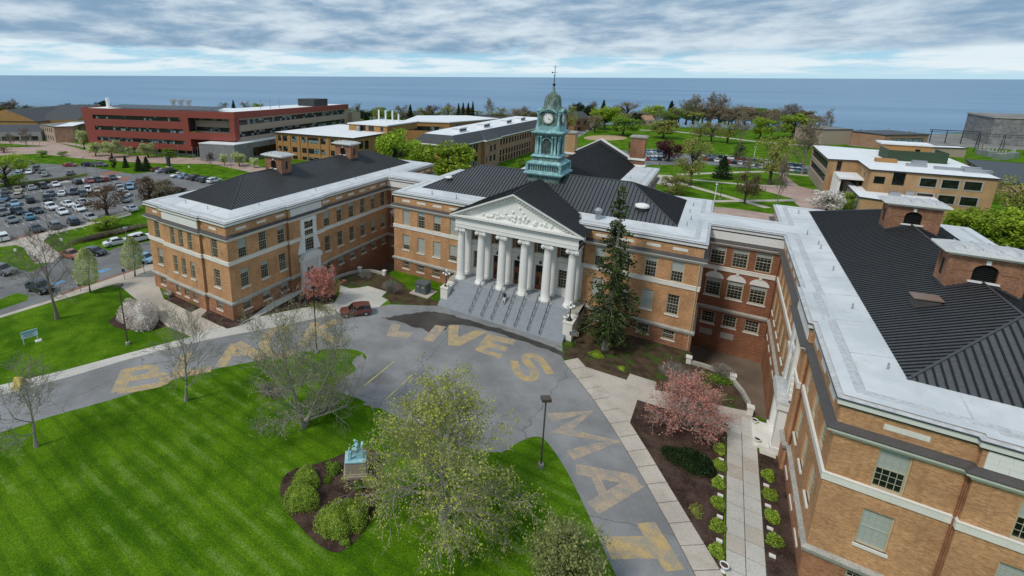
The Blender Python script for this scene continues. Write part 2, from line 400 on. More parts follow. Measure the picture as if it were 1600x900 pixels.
def stone_blocks(p0, p1, z0, z1, rows=3, bw=1.0, proud=0.05):
    o, d, n, L = frame_of(p0, p1); rz = math.atan2(d.y, d.x); k = max(2, round(L/bw)); cw = L/k; rh = (z1-z0)/rows
    me = MB().box(-cw/2+0.008, -proud, -rh/2+0.008, cw/2-0.008, 0.03, rh/2-0.008).mesh('stone_block', 'stone_pale')
    half = MB().box(-cw/4+0.008, -proud, -rh/2+0.008, cw/4-0.008, 0.03, rh/2-0.008).mesh('stone_block', 'stone_pale')
    back = MB(); q0, q1 = o, o+d*L
    back.hull8([(q0.x-n.x*0.02, q0.y-n.y*0.02, z0), (q1.x-n.x*0.02, q1.y-n.y*0.02, z0), (q1.x+n.x*0.05, q1.y+n.y*0.05, z0), (q0.x+n.x*0.05, q0.y+n.y*0.05, z0)],
               [(q0.x-n.x*0.02, q0.y-n.y*0.02, z1), (q1.x-n.x*0.02, q1.y-n.y*0.02, z1), (q1.x+n.x*0.05, q1.y+n.y*0.05, z1), (q0.x+n.x*0.05, q0.y+n.y*0.05, z1)])
    par = back.build('stone_panel', 'stone', hall)
    for r in range(rows):
        z = z0+rh*(r+.5)
        if r % 2 == 0:
            for i in range(k): q = o+d*(cw*(i+.5)); inst('stone_block', me, par, (q.x, q.y, z), rz)
        else:
            for i in range(k+1):
                if i in (0, k): q = o+d*(cw*0.25 if i == 0 else L-cw*0.25); inst('stone_block', half, par, (q.x, q.y, z), rz)
                else: q = o+d*(cw*i); inst('stone_block', me, par, (q.x, q.y, z), rz)
BJ = 0.32
outline = [(-W3, 27.5), (-W3, -LW), (-48.5, -LW), (-48.5, -LW-BJ), (-38.6, -LW-BJ), (-38.6, -LW), (-W2, -LW), (-W2, -17.0), (-W2+BJ, -17.0), (-W2+BJ, -9.3), (-W2, -9.3),
           (-W2, D1), (-W1, D1), (-W1, 0), (W1, 0), (W1, D1), (W2, D1), (W2, -9.3), (W2-BJ, -9.3), (W2-BJ, -17.0), (W2, -17.0), (W2, -LW), (38.6, -LW), (38.6, -LW-BJ), (48.5, -LW-BJ), (48.5, -LW),
           (W3, -LW), (W3, 27.5), (W2, 27.5), (W2, 16), (W1, 16), (W1, 24.8), (12.8, 24.8), (12.8, 51), (-12.8, 51), (-12.8, 24.8), (-W1, 24.8), (-W1, 16), (-W2, 16), (-W2, 27.5)]
court_y = [-25.5, -21.9, -18.35]; court_y2 = [-8.15, -4.9, -1.65, 1.6, 4.85, 8.05]
# walls; every run goes with the inside on its left hand
facade('w', (-W3, 27.5), (-W3, -LW), [20, 12, 4, -4, -12, -20], 1)
facade('w', (-W3, -LW), (-48.5, -LW), [-50.9], 0); insets((-W3, -LW), (-48.5, -LW), [-50.9], 0, .8)
facade('w', (-48.5, -LW-BJ), (-38.6, -LW-BJ), [-45.9, -43.55, -41.2], 0, 1.15)
facade('w', (-38.6, -LW), (-W2, -LW), [-35.55], 0); insets((-38.6, -LW), (-W2, -LW), [-35.55], 0)
facade('w', (-W2, -LW), (-W2, -17), court_y, 1); insets((-W2, -LW), (-W2, -17), court_y, 1)
facade('w', (-W2+BJ, -17), (-W2+BJ, -9.3), [], 1)
facade('w', (-W2, -9.3), (-W2, D1), court_y2, 1, zlo=-3.5); insets((-W2, -9.3), (-W2, D1), court_y2, 1)
mainL = [-21.15, -18.0, -14.8, -11.6]; mainR = [21.2, 18.1, 14.9, 11.7]
facade('w', (-W1, 0), (-9.6, 0), mainL, 0, blinds={'t': [1.0, 0.25, 0.5, 1.0], 'm': [0.72, 1.0, 1.0, 0.72], 'b': 0}); insets((-W1, 0), (-9.6, 0), mainL, 0)
facade('w', (9.6, 0), (W1, 0), mainR[::-1], 0, blinds={'t': [0.5, 0.5, 0.25, 0.5], 'm': [1.0, 0.5, 1.0, 0], 'b': 0}); insets((9.6, 0), (W1, 0), mainR[::-1], 0)
facade('w', (-W1, D1), (-W1, 0), [], 1, zlo=-3.5); facade('w', (W1, 0), (W1, D1), [], 1, zlo=-3.5)
facade('w', (W2, D1), (W2, -9.3), court_y2[::-1], 1, zlo=-3.5); insets((W2, D1), (W2, -9.3), court_y2[::-1], 1)
facade('w', (W2-BJ, -9.3), (W2-BJ, -17), [], 1)
facade('w', (W2, -17), (W2, -LW), court_y[::-1], 1); insets((W2, -17), (W2, -LW), court_y[::-1], 1)
facade('w', (W2, -LW), (38.6, -LW), [35.45], 0, 1.55, blinds={'t': 0.5, 'm': 1.0, 'b': 0}, near=True); insets((W2, -LW), (38.6, -LW), [35.6], 0, 1.2)
facade('w', (38.6, -LW-BJ), (48.5, -LW-BJ), [41.3, 43.55, 45.8], 0, 1.5, blinds={'t': 0.5, 'm': 1.0, 'b': 0}, near=True)
facade('w', (48.5, -LW), (W3, -LW), [50.9], 0)
facade('w', (W3, -LW), (W3, 27.5), [-20, -12, -4, 4, 12, 20], 1)
for a, b in [((-48.5, -LW), (-48.5, -LW-BJ)), ((-38.6, -LW-BJ), (-38.6, -LW)), ((-W2, -17), (-W2+BJ, -17)), ((-W2+BJ, -9.3), (-W2, -9.3)), ((W2, -9.3), (W2-BJ, -9.3)), ((W2-BJ, -17), (W2, -17)),
             ((38.6, -LW), (38.6, -LW-BJ)), ((48.5, -LW-BJ), (48.5, -LW)), ((W3, 27.5), (W2, 27.5)), ((W2, 27.5), (W2, 16)), ((W2, 16), (W1, 16)), ((W1, 16), (W1, 24.8)), ((W1, 24.8), (12.8, 24.8)),
             ((12.8, 24.8), (12.8, 51)), ((12.8, 51), (-12.8, 51)), ((-12.8, 51), (-12.8, 24.8)), ((-12.8, 24.8), (-W1, 24.8)), ((-W1, 24.8), (-W1, 16)), ((-W1, 16), (-W2, 16)), ((-W2, 16), (-W2, 27.5)), ((-W2, 27.5), (-W3, 27.5))]:
    mb = MB(); wall_mesh(mb, a, b, -0.5, 14.95); mb.build('wall', 'brick_buff', hall)
insets((-W2, 16), (-W2, 27.5), [19.5, 22.7, 25.5], 1); insets((W2, 27.5), (W2, 16), [25.5, 22.7, 19.5], 1); insets((12.8, 24.8), (12.8, 51), [28, 33, 38, 43, 48], 1)
for a, b in [((-48.3, -LW-BJ), (-38.8, -LW-BJ)), ((-W2+BJ, -16.6), (-W2+BJ, -9.7)), ((W2-BJ, -9.7), (W2-BJ, -16.6)), ((38.8, -LW-BJ), (48.3, -LW-BJ)), ((-W2, D1), (-W1, D1)), ((W1, D1), (W2, D1))]:
    stone_blocks(a, b, 13.02, 14.2)
# connectors with arched windows over a sunken area
for sx in (-1, 1):
    p0, p1 = ((W1, D1), (W2, D1)) if sx > 0 else ((-W2, D1), (-W1, D1))
    o, d, n, L = frame_of(p0, p1); cs = [25.45, 28.05, 30.65] if sx > 0 else [-30.65, -28.05, -25.45]
    up, lo = [], []
    for c in cs:
        u = c-p0[0]; up += [(u-0.92, u+0.92, 9.3, 12.0), (u-0.95, u+0.95, 4.6, 7.25)]; lo.append((u-0.85, u+0.85, 0.25, 2.0))
        window((c, D1, 9.3), 0, 1.84, 2.7, 0.25, False); window((c, D1, 4.6), 0, 1.9, 2.65, 0.25); window((c, D1, 0.25), 0, 1.7, 1.75, 0, rows=4)
        a = MB(); n_ = 12; pts = [(c+1.12*math.cos(math.pi*k/n_), 7.27+0.92*math.sin(math.pi*k/n_)) for k in range(n_+1)]
        a.add([(x, D1-0.06, z) for x, z in pts]+[(x, D1+0.05, z) for x, z in pts], [tuple(range(n_+1))[::-1]]+[(k, k+1, n_+2+k, n_+1+k) for k in range(n_)]+[(n_, 0, n_+1, 2*n_+1)])
        a.build('arch_panel', 'stone_pale', hall); MB().box(c-0.16, D1-0.12, 8.16, c+0.16, D1+0.03, 8.5).build('keystone', 'stone', hall)
    mb = MB(); wall_mesh(mb, p0, p1, 2.35, 14.95, up); mb.build('wall', 'brick_red', hall)
    mb = MB(); wall_mesh(mb, p0, p1, -4.2, 2.35, lo); mb.build('basement_wall', 'brick_red', hall)
    mb = MB(); bands(mb, p0, p1, -3.9, 2.3, lo, 0.5); mb.build('basement_courses', 'brick_red', hall)
    for c in cs[:2] if sx > 0 else cs[1:]: MB().box(c-0.8, D1-0.09, -1.6, c+0.8, D1+0.02, -0.7).build('vent_panel', 'stone_grey', hall)
# trims that run round the whole building
sweep('water_table', outline, [(0.0, 2.30), (0.20, 2.36), (0.26, 2.52), (0.30, 2.74), (0.24, 2.80), (0.0, 2.93)], 'stone_grey', hall)
sweep('belt_course', outline, [(0.0, 8.48), (0.12, 8.50), (0.12, 8.98), (0.15, 9.02), (0.15, 9.08), (-0.02, 9.12)], 'stone', hall)
sweep('cornice', outline, [(0.0, 12.12), (0.14, 12.14), (0.20, 12.36), (0.46, 12.48), (0.50, 12.66), (0.40, 12.68)], 'stone', hall)
sweep('cornice_cap', outline, [(0.46, 12.665), (0.53, 12.67), (0.54, 12.74), (0.0, 13.0)], 'cap_dark', hall)
sweep('parapet_band', outline, [(0.0, 14.2), (0.10, 14.22), (0.10, 14.36), (0.02, 14.38)], 'line_dark', hall)
sweep('coping', outline, [(0.02, 14.37), (0.24, 14.39), (0.28, 14.76), (0.25, 14.78)], 'stone_pale', hall)
sweep('parapet_line', outline, [(0.25, 14.775), (0.36, 14.79), (0.36, 14.86), (0.30, 14.88)], 'line_dark', hall)
sweep('coping_top', outline, [(0.32, 14.875), (-0.05, 14.95), (-1.25, 15.06), (-1.32, 15.0)], 'coping', hall)
deck = MB(); deck.add([(x, y, 15.01) for x, y in outline], [tuple(range(len(outline)))]); deck = deck.build('flat_roof', 'deck', hall)
# ---- standing-seam roofs
def clip(poly, f):
    out = []
    for i in range(len(poly)):
        a, b = poly[i], poly[(i+1) % len(poly)]; fa, fb = f(a), f(b)
        if fa >= 0: out.append(a)
        if (fa >= 0) != (fb >= 0): out.append(a+(b-a)*(fa/(fa-fb)))
    return out
def seams(poly, parent, w=0.46, single=False, rib=0.075):
    poly = [Vector(p) for p in poly]; nrm = Vector((0, 0, 0))
    for i in range(len(poly)): nrm += (poly[i]-poly[0]).cross(poly[(i+1) % len(poly)]-poly[0])
    nrm.normalize()
    if nrm.z < 0: nrm = -nrm; poly = poly[::-1]
    e = nrm.cross(Vector((0, 0, 1))).normalized(); ss = [p.dot(e) for p in poly]; s0, s1 = min(ss), max(ss); k = max(1, round((s1-s0)/w)); w = (s1-s0)/k
    allmb = MB()
    for i in range(k):
        a, b = s0+i*w, s0+(i+1)*w; c = clip(clip(poly, lambda p: p.dot(e)-a), lambda p: b-p.dot(e))
        if len(c) < 3: continue
        mb = MB() if single else allmb
        mb.add(c, [tuple(range(len(c)))]); ed = [p for p in c if abs(p.dot(e)-b) < 1e-4]
        if len(ed) >= 2 and i < k-1:
            q0, q1 = min(ed, key=lambda p: p.z), max(ed, key=lambda p: p.z)
            if (q1-q0).length > 0.1:
                h, t = nrm*rib, e*0.05
                mb.hull8([q0-t, q0+t, q1+t, q1-t], [q0-t+h, q0+t+h, q1+t+h, q1-t+h], 1)
        if single: mb.build('roof_panel', ['roof_metal', 'roof_seam_shade'], parent)
    if not single: stuff(allmb.build('roof_panels', ['roof_metal', 'roof_seam_shade'], parent))
def ridgecap(parent, *lines):
    mb = MB()
    for a, b in lines: mb.tube([Vector(a)+Vector((0, 0, 0.02)), Vector(b)+Vector((0, 0, 0.02))], 0.09, 6)
    mb.build('ridge_cap', 'roof_flash', parent)
ZE = 15.38
def skirt(x0, x1, y0, y1, w=2.4):
    mb = MB(); a = [(x0, y0), (x1, y0), (x1, y1), (x0, y1)]; b = [(x0-w, y0-w), (x1+w, y0-w), (x1+w, y1+w), (x0-w, y1+w)]
    for i in range(4):
        j = (i+1) % 4; mb.quad((*b[i], 15.02), (*b[j], 15.02), (*a[j], ZE), (*a[i], ZE))
    return mb
for sx in (-1, 1):
    x0, x1 = sorted((sx*36.15, sx*50.05)); xm = sx*43.1; y0, y1 = -24.35, 23.4; r0, r1, zr = -16.7, 15.9, 18.66
    rf = skirt(x0, x1, y0, y1).build('wing_roof', 'deck', hall)
    A, B, C, D, E_, F_ = (x0, y0, ZE), (x1, y0, ZE), (x1, y1, ZE), (x0, y1, ZE), (xm, r0, zr), (xm, r1, zr)
    near = sx > 0
    seams([A, E_, F_, D], rf, single=near); seams([B, C, F_, E_], rf); seams([A, B, E_], rf, single=near); seams([D, F_, C], rf)
    ridgecap(rf, (E_, F_), (A, E_), (B, E_), (C, F_), (D, F_))
    # ventilator towers astride the ridge
    for yf in (-10.2, 8.2):
        cu = MB(); hx, dep, zt = 2.15, 2.3, 20.72
        # front/back faces with an arched opening
        for (y, sgn) in ((yf, 1), (yf+dep, -1)):
            n_ = 10; ar = [(xm+0.72*math.cos(math.pi*k/n_), 19.55+0.62*math.sin(math.pi*k/n_)) for k in range(n_+1)]   # right to left
            zb = 17.0
            P = lambda x, z: (x, y, z)
            cu.quad(P(xm-hx, zb), P(xm-0.72, zb), P(xm-0.72, zt), P(xm-hx, zt)); cu.quad(P(xm+0.72, zb), P(xm+hx, zb), P(xm+hx, zt), P(xm+0.72, zt))
            cu.quad(P(xm-0.72, zb), P(xm+0.72, zb), P(xm+0.72, 18.72), P(xm-0.72, 18.72))
            for k in range(n_): cu.quad(P(*ar[k]), P(ar[k][0], zt), P(ar[k+1][0], zt), P(*ar[k+1]))
            yi = y+sgn*0.35
            for k in range(n_): cu.quad((ar[k][0], y, ar[k][1]), (ar[k+1][0], y, ar[k+1][1]), (ar[k+1][0], yi, ar[k+1][1]), (ar[k][0], yi, ar[k][1]))
            for x in (xm-0.72, xm+0.72): cu.quad((x, y, 18.72), (x, y, 19.55), (x, yi, 19.55), (x, yi, 18.72))
        for x in (xm-hx, xm+hx): cu.quad((x, yf, 17.0), (x, yf+dep, 17.0), (x, yf+dep, zt), (x, yf, zt))
        v = cu.build('ventilator', 'brick_chimney', rf)
        MB().box(xm-0.9, yf+0.3, 18.6, xm+0.9, yf+0.36, 20.3).build('louvre', 'dark_void', v); MB().box(xm-0.9, yf+dep-0.36, 18.6, xm+0.9, yf+dep-0.3, 20.3).build('louvre', 'dark_void', v); lv = MB()
        for k in range(8): z = 18.78+k*0.17; lv.box(xm-0.72, yf+0.2, z, xm+0.72, yf+0.29, z+0.03)
        stuff(lv.build('louvre_slats', 'dark_void', v))
        co = MB()   # brick pilaster strips, string course, stepped flashing
        for x in (xm-hx, xm+hx):
            co.box(x-0.06, yf-0.05, 17.0, x+0.06+0.3*(1 if x < xm else 0), yf+0.05, zt) if x < xm else co.box(x-0.36, yf-0.05, 17.0, x+0.06, yf+0.05, zt)
        co.box(xm-hx-0.03, yf-0.04, 19.5, xm-0.80, yf+0.04, 19.62); co.box(xm+0.80, yf-0.04, 19.5, xm+hx+0.03, yf+0.04, 19.62)
        for x in (xm-hx, xm+hx):
            s_ = -1 if x < xm else 1
            co.box(min(x, x+s_*0.05), yf+0.1, 17.0, max(x, x+s_*0.05), yf+0.5, zt); co.box(min(x, x+s_*0.05), yf+dep-0.5, 17.0, max(x, x+s_*0.05), yf+dep-0.1, zt)
        stuff(co.build('brick_trim', 'brick_chimney', v))
        for x, s_ in ((xm-hx, -1), (xm+hx, 1)): MB().box(x-0.01 if s_ > 0 else x-0.03, yf+0.95, 18.6, x+0.03 if s_ > 0 else x+0.01, yf+1.35, 20.0).build('slot_opening', 'dark_void', v)
        st = MB(); st.box(xm-0.9, yf-0.12, 18.58, xm+0.9, yf+0.1, 18.72); st.box(xm-0.13, yf-0.08, 20.2, xm+0.13, yf+0.05, 20.55); st.build('arch_stone', 'stone_pale', v)
        fl = MB()
        for s_ in (-1, 1):
            for k in range(7): x = s_*(0.15+k*0.3); zz_ = zr-abs(x)*0.475; fl.box(xm+min(x, x+s_*0.3), yf-0.07, zz_-0.45, xm+max(x, x+s_*0.3), yf+0.02, zz_+0.12)
            fl.box(xm+(hx-0.02 if s_ > 0 else -hx-0.06), yf-0.06, 17.2, xm+(hx+0.06 if s_ > 0 else -hx+0.02), yf+dep+0.06, 17.95)
        fl.build('flashing', 'line_dark', v)
        cp = MB(); e1, e2 = 0.28, 0.55
        for (e, z0, z1) in ((0.12, zt, zt+0.12), (e1, zt+0.12, zt+0.26), (e2, zt+0.26, zt+0.42)): cp.box(xm-hx-e, yf-e, z0, xm+hx+e, yf+dep+e, z1)
        cp.build('cap_cornice', 'stone_pale', v)
        tp = MB(); a = [(xm-hx-0.5, yf-0.5), (xm+hx+0.5, yf-0.5), (xm+hx+0.5, yf+dep+0.5), (xm-hx-0.5, yf+dep+0.5)]; i_ = [(xm-hx+0.3, yf+0.3), (xm+hx-0.3, yf+0.3), (xm+hx-0.3, yf+dep-0.3), (xm-hx+0.3, yf+dep-0.3)]
        tp.hull8([(*p, zt+0.425) for p in a], [(*p, zt+0.72) for p in i_])
        for k in range(4): x = xm-1.5+k; tp.box(x-0.02, yf-0.1, zt+0.5, x+0.02, yf+dep+0.1, zt+0.75)
        tp.build('cap_roof', 'coping', v)
# brown roof hatch on the wing next to the camera, small vent pipes
zs_ = lambda x: ZE+(abs(x)-36.15)*0.472
_h = gp(1457, 466, 17.2)
hx_, hy_ = 39.4, -12.9
MB().box(hx_-0.75, hy_-0.62, zs_(hx_)-0.35, hx_+0.75, hy_+0.62, zs_(hx_)+0.52).build('roof_hatch', 'cap_dark', hall)
plain('hatch_lid', (0.20, 0.13, 0.10), 0.5, var=0.15)
MB().hull8([(hx_-0.86, hy_-0.72, zs_(hx_)+0.47), (hx_+0.86, hy_-0.72, zs_(hx_)+0.60), (hx_+0.86, hy_+0.72, zs_(hx_)+0.60), (hx_-0.86, hy_+0.72, zs_(hx_)+0.47)],
           [(hx_-0.86, hy_-0.72, zs_(hx_)+0.55), (hx_+0.86, hy_-0.72, zs_(hx_)+0.68), (hx_+0.86, hy_+0.72, zs_(hx_)+0.68), (hx_-0.86, hy_+0.72, zs_(hx_)+0.55)]).build('hatch_cover', 'hatch_lid', hall)
pipe = MB(); pipe.lathe((0, 0, 0), [(0.16, -0.1), (0.10, 0.05), (0.06, 0.06), (0.06, 0.55)], 8); pipe = pipe.mesh('vent_pipe', 'steel')
for x, y, z in [(35.4, -23.3, 15.2), (35.2, -13.0, 15.2), (35.3, -3.0, 15.2), (35.2, 4.5, 15.2), (35.2, 6.2, 15.2), (34.6, 10.5, 15.2), (-35.2, -20, 15.2), (-35.0, -8, 15.2), (-35.2, 3, 15.2), (-35.1, 14, 15.2), (-40, -25.6, 15.2), (-46, -25.5, 15.2),
                (21.3, 6, 15.2), (21.6, 9.5, 15.2), (21.2, 13.5, 15.2), (21.4, 18, 15.2), (-12, 1.5, 15.2), (-17, 1.9, 15.2), (8, 2.2, 15.2), (13, 1.8, 15.2), (34.8, 22, 15.2), (9.5, 35, 15.2)]:
    inst('vent_pipe', pipe, hall, (x, y, z))
# welded laps of the roof membrane
lap = MB().box(-1.25, -0.05, -0.004, 1.25, 0.05, 0.012); lap = lap.mesh('membrane_lap', 'coping'); ang_ = math.atan2(ZE-15.02, 2.4)
for sx in (-1, 1):
    for k in range(9):
        o_ = inst('membrane_lap', lap, hall, (sx*34.95, -21.5+k*5.4+(k % 3)*0.4, (ZE+15.02)/2+0.004)); o_.rotation_euler = (0, -sx*ang_, 0)
    for k in range(3):
        o_ = inst('membrane_lap', lap, hall, (sx*(38.5+k*4.6), -25.55, (ZE+15.02)/2+0.004)); o_.rotation_euler = (0, -ang_, R(90))
# ---- centre block roof
rf = skirt(-20.3, 20.3, 3.9, 20.6, 2.2).build('centre_roof', 'deck', hall)
A, B, C, D, E_, F_ = (-20.3, 3.9, ZE), (20.3, 3.9, ZE), (20.3, 20.6, ZE), (-20.3, 20.6, ZE), (-13, 12.2, 19.1), (13, 12.2, 19.1)
seams([A, B, F_, E_], rf, 0.56, single=True); seams([B, C, F_], rf, 0.46, single=False); seams([C, D, E_, F_], rf, 0.56); seams([D, A, E_], rf, 0.46)
ridgecap(rf, (E_, F_), (A, E_), (B, F_), (C, F_), (D, E_))
# auditorium behind: long gabled roof ending in a parapet between chimneys
rf = MB(); 
for s_ in (-1, 1): rf.quad((s_*8.2, 21, 15.3), (s_*8.2, 50.3, 15.3), (s_*10.5, 50.3, 15.03), (s_*10.5, 21, 15.03))
rf = stuff(rf.build('auditorium_roof', 'deck', hall))
plain('roof_grey', (0.055, 0.057, 0.060), 0.6, var=0.25, scale=0.6, fine=9)
for s_ in (-1, 1):
    seams([(0, 15.4, 19.75), (0, 50.3, 19.75), (s_*8.2, 50.3, 15.32), (s_*8.2, 15.4, 15.32)], rf, 0.5)
gb = MB()   # gable parapet
for a, b in (((-9.5, 15.0), (0, 20.35)), ((0, 20.35), (9.5, 15.0))):
    gb.hull8([(a[0], 50.2, 14.5), (b[0], 50.2, 14.5), (b[0], 51.1, 14.5), (a[0], 51.1, 14.5)], [(a[0], 50.2, a[1]+0.2), (b[0], 50.2, b[1]+0.2), (b[0], 51.1, b[1]+0.2), (a[0], 51.1, a[1]+0.2)])
gb.build('gable_wall', 'line_dark', hall)
gc = MB()
for a, b in (((-9.5, 15.2), (0, 20.55)), ((0, 20.55), (9.5, 15.2))):
    gc.hull8([(a[0], 50.05, a[1]), (b[0], 50.05, b[1]), (b[0], 51.25, b[1]), (a[0], 51.25, a[1])], [(a[0], 50.05, a[1]+0.28), (b[0], 50.05, b[1]+0.28), (b[0], 51.25, b[1]+0.28), (a[0], 51.25, a[1]+0.28)])
gc.build('gable_coping', 'stone_pale', hall)
for x in (-7.2, 8.2):
    ch = MB().box(x-1.5, 49.6, 14.6, x+1.5, 51.6, 21.5).build('chimney', 'brick_chimney' if x > 0 else 'brick_tan', hall)
    t = MB(); t.box(x-1.62, 49.48, 21.5, x+1.62, 51.72, 21.72); t.box(x-1.8, 49.3, 21.72, x+1.8, 51.9, 22.0); t.box(x-1.55, 49.55, 22.0, x+1.55, 51.65, 22.12); t.build('chimney_cap', 'stone_grey', ch)
    t = MB(); t.box(x-1.75, 49.35, 16.6, x+1.75, 51.85, 17.05); t.box(x-1.95, 49.2, 15.2, x+1.95, 52.0, 15.6); t.build('chimney_base', 'stone_pale', ch)
# low round roof ventilators
for x, y, r, h in ((15.5, 6.4, 0.85, 1.1), (-16.6, 7.0, 0.6, 0.7)):
    z = ZE+(y-3.9)*0.447; t = MB(); t.lathe((x, y, z-0.4), [(r*0.8, 0), (r*0.8, 0.75)], 14, 0); t.lathe((x, y, z+0.3), [(r*1.1, 0), (r*1.15, 0.1), (r*1.1, h*0.35), (r*0.5, h*0.5)], 14, 1); t.build('roof_ventilator', ['line_dark', 'stone_pale'], hall, True)
t = MB(); t.lathe((10.4, 2.5, 15.0), [(0.35, 0), (0.35, 1.1), (0.6, 1.15), (0.62, 1.5), (0.3, 1.8)], 12); t.build('roof_exhaust', 'steel', hall)
# ---- portico
por = thing  # (the portico is part of the hall)
ZS, ZT, DP, SPX = 3.13, 12.0, -2.6, 3.47
colm = MB(); pr = [(0.86, 0), (0.86, 0.22), (0.80, 0.24), (0.80, 0.30), (0.74, 0.46), (0.68, 0.52)]
hs = ZT-ZS
for k in range(9): t_ = k/8; pr.append((0.64-0.10*t_**1.6, 0.56+(hs-1.25)*t_))
pr += [(0.60, hs-0.66), (0.60, hs-0.58), (0.55, hs-0.55)]
colm.lathe((0, 0, 0), pr, 24)
colme = colm.mesh('column', 'stone_pale', True)
cap = MB(); cap.box(-0.72, -0.62, hs-0.16, 0.72, 0.62, hs); cap.box(-0.6, -0.55, hs-0.5, 0.6, 0.55, hs-0.16)
for x in (-0.62, 0.62):
    vs = []; n_ = 14
    for y in (-0.66, 0.66):
        for k in range(n_): a = 2*math.pi*k/n_; vs.append((x+0.30*math.cos(a), y, hs-0.46+0.30*math.sin(a)))
    cap.add(vs, [tuple(range(n_))[::-1], tuple(range(n_, 2*n_))]+[(k, (k+1) % n_, n_+(k+1) % n_, n_+k) for k in range(n_)])
    for y in (-0.70, 0.70):
        s_ = 1 if y > 0 else -1
        for rr, mi in ((0.13, 0),): cap.lathe((x, y, hs-0.46-0.0), [(0.01, -0.13), (0.12, -0.07), (0.13, 0), (0.12, 0.07), (0.01, 0.13)], 10)
capme = cap.mesh('capital', 'stone_pale')
for i in range(6):
    c = inst('column', colme, hall, ((i-2.5)*SPX, DP, ZS)); inst('capital', capme, c)
# stylobate, back wall with pilasters, doors and windows
sty = MB().box(-10.3, -3.65, 0, 10.3, 0.1, ZS-0.01).build('stylobate', 'stone_grey', hall)
plain('step_stone', (0.30, 0.325, 0.35), 0.65, var=0.16, scale=1.4, bump=0.06)
MB().box(-9.0, -3.66, ZS-0.16, 9.0, 0.05, ZS).build('landing', 'step_stone', hall)
for x in [-8.68+i*SPX for i in range(6)]:
    t = MB(); t.box(x-0.62, -0.5, ZS+0.02, x+0.62, 0.1, 12.0); t.box(x-0.74, -0.62, ZS+0.01, x+0.74, 0.1, ZS+0.45); t.box(x-0.72, -0.6, 11.4, x+0.72, 0.1, 11.95); t.build('pilaster', 'stone_pale', hall)
doorx = [-SPX, 0, SPX]; winx = [-2*SPX, 2*SPX]; allx = [-2*SPX, -SPX, 0, SPX, 2*SPX]
ops = [(x+9.6-0.82, x+9.6+0.82, ZS+0.02, 7.3) for x in doorx]+[(x+9.6-0.85, x+9.6+0.85, 4.45, 7.3) for x in winx]
mb = MB(); wall_mesh(mb, (-9.6, 0.02), (9.6, 0.02), ZS-0.1, 8.4, ops, 0.5); mb.build('portico_wall', 'stone_pale', hall)
opsu = [(x+9.6-0.85, x+9.6+0.85, 9.25, 11.2) for x in allx]
mb = MB(); wall_mesh(mb, (-9.6, 0.02), (9.6, 0.02), 8.4, 13.0, opsu); mb.build('portico_upper_wall', 'brick_red', hall)
for x in allx: window((x, 0.02, 9.25), 0, 1.7, 1.95, 0.25, True, rows=4)
for x in winx: window((x, 0.02, 4.45), 0, 1.7, 2.85, 0)
for x in doorx:
    d_ = MB(); d_.box(x-0.82, 0.32, ZS, x+0.82, 0.40, 6.0)
    d_ = d_.build('entrance_door', 'wood_door', hall)
    for s_ in (-1, 1):
        l = MB()
        for (a, b) in ((0.25, 0.55), (0.62, 1.35), (1.45, 2.15)): l.box(x+s_*0.41-0.30, 0.27, ZS+a, x+s_*0.41+0.30, 0.33, ZS+b)
        l = l.build('door_leaf', 'wood_door', d_); MB().box(x+s_*0.41-0.2, 0.255, ZS+0.8, x+s_*0.41+0.2, 0.275, ZS+2.0).build('door_glass', 'glass', d_)
        MB().tube([(x+s_*0.06, 0.24, ZS+0.95), (x+s_*0.06, 0.24, ZS+1.3)], 0.025).build('door_handle', 'steel', d_)
    MB().box(x-0.82, 0.36, 5.7, x+0.82, 0.42, 7.3).build('transom_window', 'dark_void', d_)
    fr = MB(); fr.box(x-1.02, -0.06, ZS, x-0.82, 0.1, 7.5); fr.box(x+0.82, -0.06, ZS, x+1.02, 0.1, 7.5); fr.box(x-1.1, -0.1, 7.3, x+1.1, 0.1, 7.62); fr.build('door_frame', 'stone_pale', hall)
    ln = MB(); ln.tube([(x, 0.0, 8.15), (x, -0.3, 8.2), (x, -0.32, 8.0)], 0.03); ln.lathe((x, -0.32, 7.55), [(0.05, 0), (0.16, 0.08), (0.2, 0.35), (0.1, 0.5), (0.03, 0.6)], 8); ln.build('wall_lantern', 'iron', hall)
# entablature
XE = 9.45
ent = MB(); ent.box(-XE, -3.35, 12.0, XE, 0.3, 12.55); ent.box(-XE-0.06, -3.41, 12.55, XE+0.06, 0.35, 12.66); ent.box(-XE, -3.36, 12.66, XE, 0.3, 13.55); ent.build('entablature', 'stone_pale', hall)
cor = MB(); cor.box(-XE-0.55, -3.95, 13.86, XE+0.55, 0.6, 14.14); cor.box(-XE-0.30, -3.68, 13.55, XE+0.30, 0.5, 13.64); cor.build('portico_cornice', 'stone_pale', hall)
dn = MB().box(-0.14, -0.2, 0, 0.14, 0, 0.22).mesh('dentil', 'stone_pale')
for k in range(33): inst('dentil', dn, hall, (-XE+0.02+k*(2*XE-0.04)/32, -3.36, 13.64))
for k in range(6):
    inst('dentil', dn, hall, (XE, -3.0+k*0.6, 13.64), R(90))
fb = MB().box(-XE-0.02, -3.38, 13.62, XE+0.02, 0.3, 13.87).build('dentil_band', 'stone_grey', hall)
AZ = 18.75; SLP = (AZ-14.16)/(XE+0.75)
ty = MB(); ty.add([(-XE+0.3, -3.1, 14.1), (XE-0.3, -3.1, 14.1), (0, -3.1, 18.2)], [(0, 1, 2)]); ty.build('tympanum', 'stone_pale', hall)
rk = MB()
